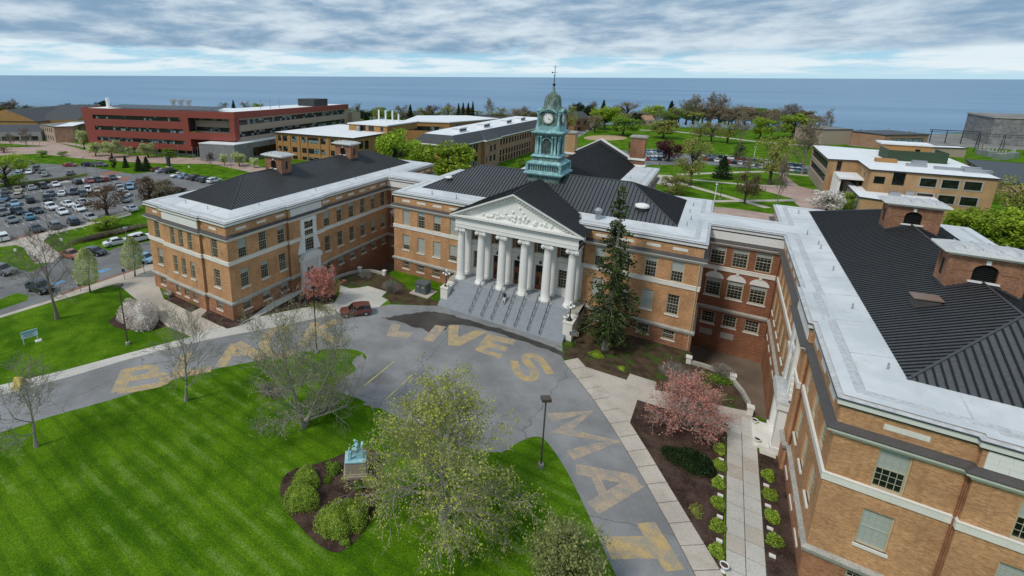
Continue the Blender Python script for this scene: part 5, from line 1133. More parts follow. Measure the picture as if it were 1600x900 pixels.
bush('ivy patch climbing over the area parapet', 1120, 594, 1.6, 0.7, 0.6, 'leaf_green', 800, 0.09, 68); bush('purplish bare bush on the lawn near the many-stemmed tree', 422, 616, 2.1, 1.3, 1.1, 'leaf_rust', 260, 0.06, 69, stems=170); bush('low mixed plants below the left redbud', 498, 482, 2.6, 1.2, 0.8, 'leaf_olive', 800, 0.09, 70, stems=40); bush('twiggy brown shrub against the left wing wall', 440, 462, 1.6, 1.0, 1.5, 'leaf_tan', 220, 0.06, 71, stems=100)
bush('small green shrub in the wing end bed', 303, 474, 0.9, 0.5, 0.5, 'leaf_olive', 300, 0.07, 72); bush('small yellow clump in the middle of the mossy bed', 971, 577, 0.45, 0.4, 0.35, 'leaf_bright', 200, 0.06, 73); bush('feathery green plant in the mulch bed by the slabs', 1088, 800, 0.5, 0.8, 0.45, 'leaf_olive', 260, 0.07, 74)
lv, _ = bush_mesh(80, 0.46, 0.56, 0.72, 1500, 0.065); hm = lv.mesh('hedge_shrub', 'leaf_box')
for i, y in enumerate([-17.6, -19.9, -22.2, -24.6, -27.0, -29.4]): tag(inst('hedge_shrub', hm, None, (27.45, y, 0), i*1.3), 'small clipped box bush in the row between mulch bed and wing path', 'shrub', 'box bushes on the mulch bed side of the path')
for i, y in enumerate([-18.8, -21.2, -23.6, -26.0]): tag(inst('hedge_shrub', hm, None, (31.15, y, 0), i*1.7), 'small clipped box bush in the row between wing path and wing wall', 'shrub', 'box bushes on the wing wall side of the path')
stn = MB().box(-0.2, -0.12, 0, 0.2, 0.12, 0.16).mesh('edging_stone', 'stone')
for y in [-18.8, -21.1, -23.4, -25.8, -28.2]: tag(inst('edging_stone', stn, None, (27.6, y, 0)), 'pale edging stone between two box bushes on the mulch bed side', 'stone', 'edging stones on the mulch bed side')
for y in [-20.0, -22.4, -24.8, -27.4]: tag(inst('edging_stone', stn, None, (30.95, y, 0)), 'pale edging stone between two box bushes on the wing wall side', 'stone', 'edging stones on the wing wall side')
# ---- far trees: shared unit meshes (1 m tall, 1 m wide)
def unit_leafy(seed, n=3600, ls=0.027, dens=1.0, low=0.22):
    r = random.Random(seed); lv, wd = MB(), MB(); wd.tube([(0, 0, 0), (0.01, 0, 0.3), (0, 0.01, 0.6)], [0.035, 0.025, 0.01], 6)
    cl = []
    for k in range(26):
        a = r.uniform(0, 6.283); z = r.uniform(low+0.1, 0.9); rr = 0.38*math.sin(math.pi*min(1, max(0.1, (z-low)/(1.02-low))))**0.6*r.uniform(0.4, 1.0); cl.append((Vector((rr*math.cos(a), rr*math.sin(a), z)), r.uniform(0.08, 0.17))); wd.tube([(0, 0, min(z*0.6, 0.5)), (cl[-1][0]*0.6+Vector((0, 0, z*0.35))), cl[-1][0]], [0.012, 0.008, 0.003], 3)
    for i in range(n):
        c, s = r.choice(cl); d = Vector((r.gauss(0, 1), r.gauss(0, 1), r.gauss(0, 1))).normalized(); leaf(lv, r, c+d*s*r.random()**0.35, ls*r.uniform(.6, 1.4))
    return wd.mesh('trunk', 'bark_dark'), lv.mesh('crown', 'leaf_green')
def unit_twiggy(seed, leaves=1, ls=0.014, up=0.4, n=(5, 4, 4), bark='bark'):
    wd, lv = tree(seed, 1.0, 0.42, 0.2, 10, n, 0.028, up, leaves, ls, 0.02, angle=(20, 62), rmin=0.0022); return wd.mesh('trunk', bark), (lv.mesh('crown', 'leaf_tan') if lv.f else None)
def unit_conifer(seed):
    r = random.Random(seed); lv, wd = MB(), MB(); wd.tube([(0, 0, 0), (0, 0, 1)], [0.03, 0.004], 5)
    for i in range(2000):
        z = 0.06+0.94*r.random()**1.25; w = 0.5*(1-z)**0.8*(0.8+0.2*math.sin(z*55))+0.012; a = r.uniform(0, 6.283); rr = w*r.random()**0.45; leaf(lv, r, Vector((rr*math.cos(a), rr*math.sin(a), z-rr*0.22)), 0.034*r.uniform(.6, 1.4))
    return wd.mesh('trunk', 'bark_dark'), lv.mesh('crown', 'leaf_dark')
UL = [unit_leafy(s) for s in (101, 102, 103)]; US = [unit_leafy(s, 1900, 0.020) for s in (111, 112)]; UT = [unit_twiggy(121, 2), unit_twiggy(122, 2), unit_twiggy(123, 3)]; UC = [unit_conifer(131), unit_conifer(132)]; UD = [unit_leafy(141, 4200, 0.020, low=0.02), unit_leafy(142, 4200, 0.020, low=0.02)]
ti = random.Random(77)
def far(kind, u, v, vt, wpx, mat, label, name=None, group=None, cat='tree'):
    h = max(1.0, hat(u, v, vt)); p = gp(u, v); dep = (Vector((p.x-CX, p.y-CY, -CZ))).dot(FWD); w = wpx*dep/FPX
    var = {'L': UL, 'S': US, 'T': UT, 'C': UC, 'D': UD}[kind]; wd, cr = var[ti.randrange(len(var))]
    t = thing(name or {'L': 'leafy_tree', 'S': 'budding_tree', 'T': 'bare_tree', 'C': 'conifer_tree', 'D': 'leafy_shrub'}[kind], label, cat, (p.x, p.y, 0), 0, group); rz = ti.uniform(0, 6.28); sc = (w/0.70, w/0.70, h*1.02)
    inst('trunk', wd, t, None, rz, sc)
    if cr: c = inst('crown', cr, t, None, rz, sc); setmat(c, mat)
    return t
for a in [
 ('L', 944, 203, 166, 42, 'leaf_bright', 'bright green round tree between ball field and lake'), ('L', 973, 212, 181, 40, 'leaf_green', 'olive green round tree on the grass beside the ball field'), ('S', 929, 207, 180, 26, 'leaf_tan', 'brownish tree beside the road to the lake'), ('S', 979, 192, 159, 38, 'leaf_tan', 'tan budding tree behind the olive round tree by the lake'),
 ('L', 1017, 190, 164, 34, 'leaf_bright', 'bright green tree behind the cottage'), ('C', 1046, 190, 158, 17, 'leaf_dark', 'dark pointed conifer beside the cottage'), ('L', 1036, 216, 187, 38, 'leaf_olive', 'olive spreading tree in front of the cottage'), ('S', 1092, 222, 188, 30, 'leaf_olive', 'olive budding tree on the meadow below the bare row'), ('S', 1111, 222, 192, 26, 'leaf_tan', 'brown budding tree on the meadow below the bare row'), ('S', 1136, 224, 189, 32, 'leaf_olive', 'slanting olive tree on the meadow near the basketball post'), ('T', 1157, 226, 186, 26, 'leaf_tan', 'tall bare tree beside the bright green tree on the meadow'),
 ('S', 1186, 200, 168, 52, 'leaf_tan', 'broad tan crowned tree on the lake bank'), ('L', 1187, 217, 183, 30, 'leaf_bright', 'bright green tree in front of the broad tan crown'), ('L', 1238, 216, 178, 48, 'leaf_bright', 'large yellow green tree beside the theatre'), ('T', 1204, 216, 182, 24, 'leaf_tan', 'grey bare tree between the two bright green trees'), ('T', 1286, 218, 181, 18, 'leaf_tan', 'slim bare tree standing alone by the theatre roof'),
 ('L', 1044, 252, 220, 38, 'leaf_red', 'dark red leaved tree beside the rear car park'), ('S', 1078, 290, 215, 50, 'leaf_olive', 'tall oval olive brown tree behind the hall'), ('D', 1056, 304, 272, 42, 'leaf_olive', 'low olive tree at the rear corner of the hall'), ('C', 1128, 279, 244, 26, 'leaf_dark', 'dark broad conifer on the rear lawn'), ('T', 1151, 264, 233, 22, 'leaf_dark', 'thin dark pine by the rear car park'), ('S', 1163, 319, 268, 38, 'leaf_rust', 'small rusty budding tree at the crossing of the rear paths'), ('S', 1202, 289, 213, 48, 'leaf_olive', 'tall sparse tree beside the rear plaza'), ('T', 1214, 320, 262, 20, 'leaf_tan', 'slim brown tree next to the wing roof'), ('T', 1167, 276, 250, 12, 'leaf_olive', 'young tree behind the rusty budding tree'), ('T', 1253, 272, 205, 46, 'leaf_tan', 'tall bare tree beside the flat roofed brick building'),
 ('L', 1290, 333, 297, 42, 'blossom_blush', 'magnolia in pale pink blossom beside the rear plaza', 'magnolia_tree'), ('D', 1338, 330, 303, 44, 'leaf_bright', 'bright green shrub beside the magnolia'), ('D', 1375, 328, 308, 16, 'leaf_green', 'small green shrub behind the ventilator'),
 ('L', 1498, 388, 326, 56, 'leaf_bright', 'yellow green tree behind the near wing roof, next to the ventilator'), ('L', 1545, 398, 333, 62, 'leaf_bright', 'wide yellow green tree behind the near wing parapet'), ('L', 1590, 405, 328, 60, 'leaf_bright', 'yellow green tree next to the power pole and wing parapet'), ('L', 1640, 425, 340, 80, 'leaf_green', 'green tree past the wide yellow green tree'), ('S', 1590, 345, 275, 60, 'leaf_olive', 'dark sparse tree beside the power pole'), ('D', 1440, 345, 328, 30, 'leaf_bright', 'bright shrub under the brick wall behind the wing'),
 ('L', 620, 282, 205, 62, 'leaf_bright', 'bright green tree by the white flat roof behind the left wing'), ('L', 660, 288, 226, 36, 'leaf_bright', 'smaller bright green tree between the two large ones behind the left wing'), ('L', 706, 292, 222, 74, 'leaf_bright', 'wide bright green tree behind the roof connector'), ('D', 816, 262, 248, 18, 'leaf_green', 'small round tree beside the tower base'),
 ('D', 12, 292, 243, 64, 'leaf_bright', 'big yellow green shrub on the car park island'), ('S', 168, 338, 292, 54, 'leaf_rust', 'brown twiggy tree among the parked cars'), ('D', 235, 318, 277, 40, 'leaf_rust', 'orange brown shrub at the car park exit'), ('D', 262, 318, 282, 40, 'leaf_tan', 'grey brown shrub beside the left wing roof'), ('D', 166, 358, 338, 40, 'leaf_bright', 'yellow green bush on the grass bank behind the white cars'),
 ('D', 178, 263, 243, 9, 'leaf_dark', 'slim dark yew at the plaza steps'), ('C', 197, 262, 243, 9, 'leaf_dark', 'dark narrow conifer at the plaza steps'), ('C', 218, 267, 244, 14, 'leaf_dark', 'dark conifer of a pair by the crosswalk, the slimmer one'), ('C', 230, 267, 245, 15, 'leaf_dark', 'dark conifer of a pair by the crosswalk, the fuller one'),
 ('L', 150, 244, 222, 20, 'blossom_white', 'white blossoming tree at the red building corner'), ('L', 175, 246, 220, 26, 'blossom_white', 'white blossoming tree by the red building windows, widest of the row'), ('L', 202, 244, 229, 12, 'blossom_white', 'smallest white blossoming tree by the red building'), ('L', 232, 246, 223, 24, 'blossom_white', 'white blossoming tree before the middle of the red building'), ('D', 264, 246, 232, 18, 'leaf_green', 'round green bush before the red building'), ('T', 330, 259, 243, 16, 'leaf_red', 'small reddish tree by the grey podium'),
 ('L', 351, 259, 240, 12, 'blossom_white', 'small white blossoming tree by the grey podium wall'), ('L', 374, 260, 238, 22, 'blossom_white', 'wide white blossoming tree by the grey podium wall'), ('L', 398, 262, 246, 14, 'blossom_white', 'white blossoming tree next to the left ventilator'), ('L', 132, 234, 203, 20, 'blossom_white', 'pale blossoming tree between the brick block and the red building'), ('L', 66, 246, 234, 16, 'blossom_white', 'small white blossoming tree on the curved path'), ('L', 98, 244, 236, 14, 'blossom_white', 'low white blossoming tree on the curved path beside the lawn'), ('T', 18, 230, 212, 16, 'leaf_tan', 'bare tree before the long grey shed'), ('T', 42, 230, 205, 18, 'leaf_tan', 'bare tree between the shed and the brick block'), ('S', 6, 238, 228, 22, 'leaf_tan', 'low bare tree by the campus path'),
 ('S', 8, 188, 159, 30, 'leaf_rust', 'brown tree behind the orange gabled hall'), ('T', 24, 186, 163, 22, 'leaf_tan', 'grey bare tree behind the orange gable'), ('T', 42, 184, 169, 16, 'leaf_tan', 'low grey tree on the lake bank behind the dark roof'), ('S', 62, 184, 168, 20, 'leaf_tan', 'pale tree behind the middle of the dark roof'), ('L', 88, 182, 170, 16, 'leaf_bright', 'small yellow green tree behind the dark roof'), ('S', 103, 184, 163, 18, 'leaf_tan', 'pinkish bare tree left of the dark evergreens'), ('L', 121, 190, 162, 30, 'leaf_dark', 'large dark evergreen at the red building corner'), ('L', 146, 178, 163, 14, 'leaf_dark', 'dark evergreen rising behind the red roof, nearest the steam stack'), ('L', 164, 178, 157, 20, 'leaf_dark', 'dark evergreen behind the solar panels'), ('S', 350, 178, 159, 14, 'leaf_tan', 'bare tree behind the red roof next to the small conifer'), ('C', 366, 180, 157, 10, 'leaf_dark', 'small conifer behind the red roof'), ('S', 384, 178, 158, 14, 'leaf_tan', 'brown tree behind the red roof'), ('L', 404, 178, 161, 16, 'leaf_bright', 'yellow green tree behind the red roof'),
 ('S', 548, 192, 167, 18, 'leaf_olive', 'olive tree at the far end of the red roof'), ('L', 570, 194, 172, 20, 'leaf_dark', 'dark tree behind the white flat roof'), ('S', 590, 194, 166, 20, 'leaf_olive', 'pale green tree behind the exhaust stacks'), ('L', 606, 196, 172, 20, 'leaf_green', 'green tree next to the dark pointed conifer'), ('C', 641, 194, 164, 14, 'leaf_dark', 'dark pointed conifer behind the brick gym'), ('S', 628, 194, 163, 22, 'leaf_tan', 'tan tree behind the brick gym'), ('S', 676, 192, 164, 26, 'leaf_rust', 'brown tree between dark roof and pale tree'), ('S', 700, 192, 166, 22, 'leaf_olive', 'pale sparse tree before the dark pines'), ('C', 716, 192, 162, 10, 'leaf_dark', 'dark pine of the lakeside clump, the lowest'), ('C', 723, 192, 161, 10, 'leaf_dark', 'dark pine of the lakeside clump, second from the pale tree'), ('C', 731, 192, 161, 11, 'leaf_dark', 'dark pine in the middle of the lakeside clump'), ('C', 738, 192, 159, 9, 'leaf_dark', 'dark pine of the lakeside clump, the tallest and slimmest'), ('T', 765, 188, 161, 17, 'leaf_tan', 'lone grey bare tree on the lake bank'), ('D', 790, 188, 178, 16, 'leaf_olive', 'small olive tree in front of the dark barn roof'), ('S', 818, 190, 172, 30, 'leaf_rust', 'low brown tree beside the clock tower'),
 ('S', 886, 210, 165, 24, 'leaf_olive', 'olive tree beside the clock tower and lake house'), ('L', 899, 190, 160, 14, 'leaf_dark', 'dark round evergreen above the lake house roof'), ('L', 913, 200, 163, 22, 'leaf_dark', 'dense dark evergreen beside the lake house'), ('C', 941, 188, 157, 15, 'leaf_dark', 'dark pine behind the bright green round tree'), ('T', 925, 180, 164, 24, 'leaf_tan', 'hazy bare tree on the lake bank behind the evergreens'), ('L', 995, 196, 176, 14, 'leaf_dark', 'small dark evergreen between olive tree and cottage'), ('C', 1128, 192, 178, 9, 'leaf_dark', 'small dark conifer at the end of the bare row'), ('L', 890, 240, 216, 12, 'leaf_dark', 'dark evergreen beside the left auditorium chimney'), ('L', 985, 246, 218, 14, 'leaf_olive', 'dark olive tree beside the right auditorium chimney')]:
    far(*a[:7], name=a[7] if len(a) > 7 else None)
for i, (u, v, vt) in enumerate([(1060, 192, 165), (1072, 192, 161), (1084, 192, 159), (1097, 193, 160), (1110, 193, 157), (1124, 194, 159), (1138, 196, 167), (1148, 196, 172)]):
    far('T' if i % 3 else 'S', u, v, vt, 27, 'leaf_tan', 'bare tree of the close row along the lake bank', group='bare trees along the lake bank')
wr = random.Random(15)
for i in range(46):
    u = 800+i*10.4+wr.uniform(-4, 4); far(wr.choice('SSTL') if u > 1050 else wr.choice('SLT'), u, 193+wr.uniform(-3, 3), wr.uniform(164, 176) if u > 1055 and u < 1190 else wr.uniform(168, 180), wr.uniform(20, 32), wr.choice(['leaf_tan', 'leaf_tan', 'leaf_olive', 'leaf_tan', 'leaf_green']), 'spring tree of the dense wood along the lake bank', 'wood_tree', 'trees of the lakeside wood')
for i in range(34):
    u = 0+i*12.5+wr.uniform(-4, 4)
    if 430 < u: u += 110
    far(wr.choice('SST'), u, 186+wr.uniform(-2, 2), wr.uniform(168, 178), wr.uniform(16, 26), wr.choice(['leaf_tan', 'leaf_olive', 'leaf_dark', 'leaf_tan']), 'spring tree of the thin belt behind the campus buildings', 'belt_tree', 'trees of the lake belt')
for i in range(14):
    u = 560+i*17+wr.uniform(-5, 5); far(wr.choice('SSLT'), u, 190+wr.uniform(-2, 2), wr.uniform(166, 177), wr.uniform(18, 28), wr.choice(['leaf_tan', 'leaf_olive', 'leaf_green', 'leaf_tan']), 'spring tree of the belt behind the gymnasium and long hall', 'belt_tree', 'trees behind the gymnasium')
# twiggy hedge on the bank and scrub along the shore
hd, st = bush_mesh(90, 9.0, 1.5, 1.2, 2600, 0.13, stems=500)
hg = thing('brown_hedge', 'long brown leafless hedge on the grass bank behind the white cars', 'hedge', at(172, 368), math.atan2((gp(225, 352)-gp(115, 378)).y, (gp(225, 352)-gp(115, 378)).x)); hd.build('foliage', 'leaf_rust', hg); st.build('stems', 'bark', hg)
hd, st = bush_mesh(91, 13.0, 1.6, 1.3, 2600, 0.16, stems=400)
hg = thing('brown_hedge', 'red brown shrub hedge on the long car park island', 'hedge', at(70, 287), math.atan2((gp(130, 274)-gp(15, 294)).y, (gp(130, 274)-gp(15, 294)).x)); hd.build('foliage', 'leaf_rust', hg); st.build('stems', 'bark', hg)
sc = MB(); r_ = random.Random(6)
for i in range(len(shore)-3):
    (x0, y0), (x1, y1) = shore[i+1], shore[i+2]
    L = math.hypot(x1-x0, y1-y0)
    if x0 < -700 or x0 > 100: continue
    for k in range(int(L*9)):
        t = r_.random(); h = abs(r_.gauss(0, 1.6))+0.3; leaf(sc, r_, Vector((x0+(x1-x0)*t+r_.uniform(0, 7), y0+(y1-y0)*t-r_.uniform(0, 8), h)), 0.5*r_.uniform(.5, 1.4))
o = stuff(sc.build('shore_scrub', 'leaf_olive')); tag(o, 'tangled olive scrub lining the lake bank', 'scrub')
# ============================================================ OTHER BUILDINGS
plain('panel_red', (0.235, 0.052, 0.036), 0.6, var=0.06, scale=0.2); plain('panel_tan', (0.37, 0.29, 0.225), 0.75, var=0.08, scale=0.3); plain('panel_grey', (0.27, 0.275, 0.28), 0.7, var=0.1); plain('solar', (0.016, 0.018, 0.026), 0.25, var=0.2); plain('screen_green', (0.032, 0.060, 0.030), 0.7, var=0.15); plain('metal_dark', (0.035, 0.038, 0.042), 0.5, var=0.15); plain('concrete_wall', (0.36, 0.34, 0.31), 0.85, var=0.15, scale=0.5); plain('shingle', (0.060, 0.064, 0.070), 0.8, var=0.25, scale=0.5)
plain('power_grey', (0.19, 0.19, 0.19), 0.9, var=0.4, scale=0.12, fine=0.8); glassm('pane_bright', (0.17, 0.24, 0.25), 0.15)
def pane_grid(w, h, cols, split, seed=0, mats=('metal_dark', 'glass', 'pane_bright'), p_bright=0.35):
    "a window: dark frame bars with glass; some lights show pale blinds"
    r = random.Random(seed); fr, g1, g2 = MB(), MB(), MB(); cw = w/cols
    for i in range(cols+1): x = -w/2+cw*i; fr.box(x-0.06, 0.05, 0, x+0.06, 0.2, h)
    for z in (0.06, h-0.06)+((h*split,) if split else ()): fr.box(-w/2, 0.08, z-0.06, w/2, 0.19, z+0.06)
    for i in range(cols):
        x0, x1 = -w/2+cw*i, -w/2+cw*(i+1)
        for z0, z1 in (((0, h*split), (h*split, h)) if split else ((0, h),)): (g2 if r.random() < p_bright else g1).quad((x0, 0.17, z0), (x1, 0.17, z0), (x1, 0.17, z1), (x0, 0.17, z1))
    return fr.mesh('window', mats[0]), g1.mesh('pane', mats[1]) if g1.f else None, g2.mesh('pane', mats[2]) if g2.f else None
_pg = {}
def face(par, p0, p1, z0, z1, ops, mat, depth=0.22, cols=2, split=0.0, pb=0.25, name='wall', seedb=0):
    "one wall of a building with its windows set in real openings"
    o, d, n, L = frame_of(p0, p1); mb = MB(); wall_mesh(mb, p0, p1, z0, z1, ops, depth); mb.build(name, mat, par); rz = math.atan2(d.y, d.x)
    for i, (a, b, c, e) in enumerate(ops):
        w, h = round(b-a, 2), round(e-c, 2); k = (w, h, cols, split, (i+seedb) % 3, pb)
        if k not in _pg: _pg[k] = pane_grid(w, h, cols if cols else max(2, int(w/1.3)), split, (i+seedb) % 3+int(w*7), p_bright=pb)
        F, A, B = _pg[k]; q = o+d*((a+b)/2); wi = inst('window', F, par, (q.x, q.y, c), rz)
        if A: stuff(inst('pane', A, wi))
        if B: stuff(inst('pane', B, wi))
def flat(par, poly, z, mat='deck_far', edge='metal_dark', over=0.25, th=0.35):
    "flat roof slab with a fascia"
    cx_ = sum(p[0] for p in poly)/len(poly); cy_ = sum(p[1] for p in poly)/len(poly)
    pts = [Vector(p) for p in poly]; n = len(pts); out = []
    for i in range(n):
        d1 = (pts[i]-pts[i-1]).normalized(); d2 = (pts[(i+1) % n]-pts[i]).normalized(); m_ = Vector((d1.y, -d1.x))+Vector((d2.y, -d2.x)); m_ = m_/max(0.3, m_.dot(Vector((d1.y, -d1.x)))); out.append(pts[i]+m_*over)
    r = MB(); r.add([(p.x, p.y, z+th) for p in out], [tuple(range(n))]); r = r.build('roof', mat, par)
    e = MB()
    for i in range(n): a, b = out[i], out[(i+1) % n]; e.quad((a.x, a.y, z-0.05), (b.x, b.y, z-0.05), (b.x, b.y, z+th+0.06), (a.x, a.y, z+th+0.06))
    e.add([(p.x, p.y, z-0.04) for p in out], [tuple(range(n))[::-1]]); e.build('fascia', edge, r); return r
def P2(o, d, s, t=0.0): return (o[0]+d[0]*s-d[1]*t, o[1]+d[1]*s+d[0]*t)
# ---- red and tan science building
sb = thing('science_building', 'long modern building clad in dark red panels with slanting end and tan wing', 'building')
A0, B0 = Vector((-226, 33.4)), Vector((-147.6, 56.8)); dd = (B0-A0).normalized(); dv = (dd.x, dd.y); LL = (B0-A0).length
F = lambda s, t=0.0: P2((A0.x, A0.y), dv, s, t)
ops = [(4.4, 54.3, 15.3, 17.2), (4.8, 55.0, 10.2, 12.1), (5.3, 55.4, 5.3, 7.1), (58.2, 79.4, 11.0, 17.2)]
mb = MB(); o, d_, n_, L_ = frame_of(F(0), F(LL)); wall_mesh(mb, F(0), F(LL), 8.0, 20.2, [q for q in ops if q[3] > 8], 0.7); wall_mesh(mb, F(0), F(58.6), 2.8, 8.0, [ops[2]], 0.7)
a, b = F(-1.6), F(0); mb.add([(*F(0), 2.8), (*F(0), 20.2), (*F(-2.2), 20.2)], [(0, 1, 2)]); mb.quad((*F(-2.2), 20.2), (*F(0), 2.8), (*F(0.5, 25), 2.8), (*F(-2.2, 25), 20.2)); mb.quad((*F(58.6), 2.8), (*F(58.6), 8.0), (*F(58.6, 12), 8.0), (*F(58.6, 12), 2.8)); mb.quad((*F(58.6), 8.0), (*F(LL), 8.0), (*F(LL, 12), 8.0), (*F(58.6, 12), 8.0)); mb.quad((*F(0.2), 2.8), (*F(58.6), 2.8), (*F(58.6, 3), 2.8), (*F(0.2, 3), 2.8))
mb.build('red_cladding', 'panel_red', sb)
for i, (u0, u1, z0, z1) in enumerate(ops[:3]):
    Fm, A_m, B_m = pane_grid(u1-u0, z1-z0, 34, 0.6, 40+i, p_bright=(0.1, 0.38, 0.5)[i]); q = F((u0+u1)/2, 0.35); w = inst('window_band', Fm, sb, (*q, z0), math.atan2(dv[1], dv[0])); stuff(inst('pane', A_m, w)); stuff(inst('pane', B_m, w))
face(sb, F(57.5, 4.5), F(LL, 4.5), 8.0, 18, [(0.8, 23, 11.2, 13.0), (0.8, 23, 15.8, 17.6)], 'panel_tan', cols=16, split=0.6); face(sb, F(57.9, 0.7), F(57.9, 4.5), 11, 17.2, [], 'metal_dark')
face(sb, F(1, 2.5), F(58, 2.5), -0.2, 2.9, [(2+i*5.6, 6.9+i*5.6, 0.9, 2.6) for i in range(10)], 'concrete_wall', cols=4, pb=0.4); face(sb, F(58.0, 2.5), F(58.0, 12), -0.2, 9, [], 'metal_dark'); face(sb, F(58.0, 10), F(76, 10), -0.2, 9, [(1, 8, 0, 6)], 'metal_dark', cols=3)
T0, T1 = B0, Vector((-155.5, 138)); td = (T1-T0).normalized(); G = lambda s, t=0.0: P2((T0.x, T0.y), (td.x, td.y), s, t); TL = (T1-T0).length
face(sb, G(1.0, 0.4), G(TL, 0.4), -0.2, 17.9, [(1.5, 76.5, 14.4, 16.6), (1.5, 76.5, 9.3, 11.6), (6, 76.5, 4.8, 6.9)], 'panel_tan', cols=46, split=0.55, pb=0.35, name='tan_wall', depth=0.35)
rfb = MB(); rfb.hull8([(*G(-0.0, -0.3), 17.4), (*G(TL-1, -0.3), 17.0), (*G(TL-1, 0.8), 17.0), (*G(-0.0, 0.8), 17.4)], [(*G(0, -0.3), 20.2), (*G(TL-1, -0.3), 19.6), (*G(TL-1, 0.8), 19.6), (*G(0, 0.8), 20.2)]); rfb.build('red_fascia', 'panel_red', sb)
mb = MB(); mb.quad((*F(LL), 8.0), (*G(2.5), 8.4), (*G(2.5), 20.2), (*F(LL), 20.2)); mb.build('red_corner', 'panel_red', sb)
face(sb, G(TL, -2.0), G(TL+8, -2.0), -0.2, 15, [], 'panel_tan'); face(sb, G(TL, 0.4), G(TL, -2.0), -0.2, 15, [], 'panel_tan')
rr = MB(); rr.add([(*F(-2, 0.3), 19.9), (*F(LL, 0.3), 19.9), (*G(TL-1, 0.6), 19.3), (*G(TL-1, 22), 19.3), (*F(LL-18, 24), 19.9), (*F(-2, 24), 19.9)], [tuple(range(6))]); rr = rr.build('roof', 'deck_far', sb)
for k in range(13):   # solar arrays
    s = 12+k*4.6; t = MB(); t.hull8([(*F(s, 3), 20.4), (*F(s+4.3, 3), 20.4), (*F(s+4.3, 9), 21.5), (*F(s, 9), 21.5)], [(*F(s, 3), 20.5), (*F(s+4.3, 3), 20.5), (*F(s+4.3, 9), 21.6), (*F(s, 9), 21.6)]); t.build('solar_panel', 'solar', rr)
    MB().tube([(*F(s+2, 8.8), 19.9), (*F(s+2, 8.8), 21.5)], 0.08, 4).build('panel_leg', 'steel', rr)
q = G(60, 8); MB().box(q[0]-7, q[1]-4, 19.4, q[0]+5, q[1]+6, 23.2).build('plant_screen', 'metal_dark', rr)
for s in (14, 20, 26): q = G(s+10, 9); MB().tube([(q[0], q[1], 19.4), (q[0], q[1], 24)], 0.18, 6).build('roof_mast', 'steel', rr)
q = F(3, 10); MB().lathe((q[0], q[1], 19.8), [(0.8, 0), (0.8, 4.5), (0.6, 4.6)], 10).build('exhaust_stack', 'white', rr)
for k in range(3): q = F(34+k*4.5, 18); MB().lathe((q[0], q[1], 19.9), [(1.0, 0), (1.0, 2.6), (1.7, 2.9), (1.6, 3.9), (0.6, 4.2)], 10).build('fan_unit', 'steel', rr)
pd = [F(68, -6.0), P2(F(68, -6), dv, 17.5), (-140.5, 58.5), (-146.5, 78), F(72, 3)]
face(sb, pd[0], pd[1], -0.2, 7.4, [], 'block_grey', name='podium_wall'); face(sb, pd[1], (-146.0, 84), -0.2, 7.4, [(10, 26, 1.2, 5.0)], 'block_grey', cols=6, pb=0.0, name='podium_wall'); mb = MB(); wall_mesh(mb, F(68, 8), F(68, -6), -0.2, 7.4); mb.build('podium_wall', 'block_grey', sb)
flat(sb, [pd[0], pd[1], (-146.0, 84), F(70, 8)], 7.3, 'deck_far', 'white', 0.1, 0.2)
# ---- buff laboratory block with white flat roof
lb = thing('laboratory_block', 'two storey orange brick block with white flat roof and brick pilasters', 'building')
LA, LB_ = (-139.2, 70.9), (-98.3, 75.0); ld = (Vector(LB_)-Vector(LA)).normalized(); Lf = lambda s, t=0.0: P2(LA, (ld.x, ld.y), s, t); LLb = (Vector(LB_)-Vector(LA)).length
wins = [(1.4, 3.2), (4.3, 6.6), (9.3, 12.0), (14.6, 17.2), (18.1, 23.7), (24.8, 27.3), (29.8, 33.2), (35.5, 38.5)]
face(lb, Lf(0), Lf(LLb), -0.2, 11, [(a, b, z0, z1) for a, b in wins for z0, z1 in ((7.5, 9.9), (3.1, 5.3), (0.1, 1.6))], 'brick_orange', cols=2, split=0.6, pb=0.35)
for s in (0.5, 3.8, 8.2, 13.4, 17.6, 24.3, 28.8, 34.4): q = [Lf(s-0.28, -0.25), Lf(s+0.28, -0.25), Lf(s+0.28, 0.1), Lf(s-0.28, 0.1)]; MB().prism(q, -0.1, 10.9).build('pilaster', 'brick_orange', lb)
face(lb, Lf(LLb), (-98.3, 103), -0.2, 11, [(3.6, 6.0, 6.2, 9.2), (7.2, 9.6, 5.6, 9.2), (14.4, 17, 6.2, 9.4), (19, 21.5, 6.2, 9.4)], 'brick_orange', cols=2, split=0.6)
mb = MB(); wall_mesh(mb, (-139.2, 110), Lf(0), -0.2, 11); mb.build('wall', 'brick_orange', lb)
rf_ = flat(lb, [Lf(0), Lf(LLb), (-98.3, 103), (-98, 118), (-139.2, 112)], 10.8, over=0.6)
ph = [(-118.5, 95.5), (-97.5, 96.5), (-97.5, 120), (-118.5, 118)]
face(lb, ph[0], ph[1], 11, 14.2, [(6.5, 9.5, 11.4, 14.0), (11, 14, 11.4, 14.0), (17.5, 19, 11.6, 13.6)], 'brick_orange', cols=1, pb=0.0, name='penthouse_wall'); face(lb, ph[1], ph[2], 11, 14.2, [], 'brick_orange', name='penthouse_wall'); mb = MB(); wall_mesh(mb, ph[3], ph[0], 11, 14.2); mb.build('penthouse_wall', 'brick_orange', lb)
flat(lb, ph, 14.0, over=0.5, edge='deck_far')
for x in (-114, -110, -106, -102.5): MB().tube([(x, 112, 14.2), (x, 112, 19.5 if x < -103 else 18)], 0.4, 8).build('exhaust_stack', 'white', lb)
MB().lathe((-112, 94.5, 11.2), [(0.9, 0), (0.9, 1.6), (0.5, 2.2)], 10).build('duct', 'steel', lb)
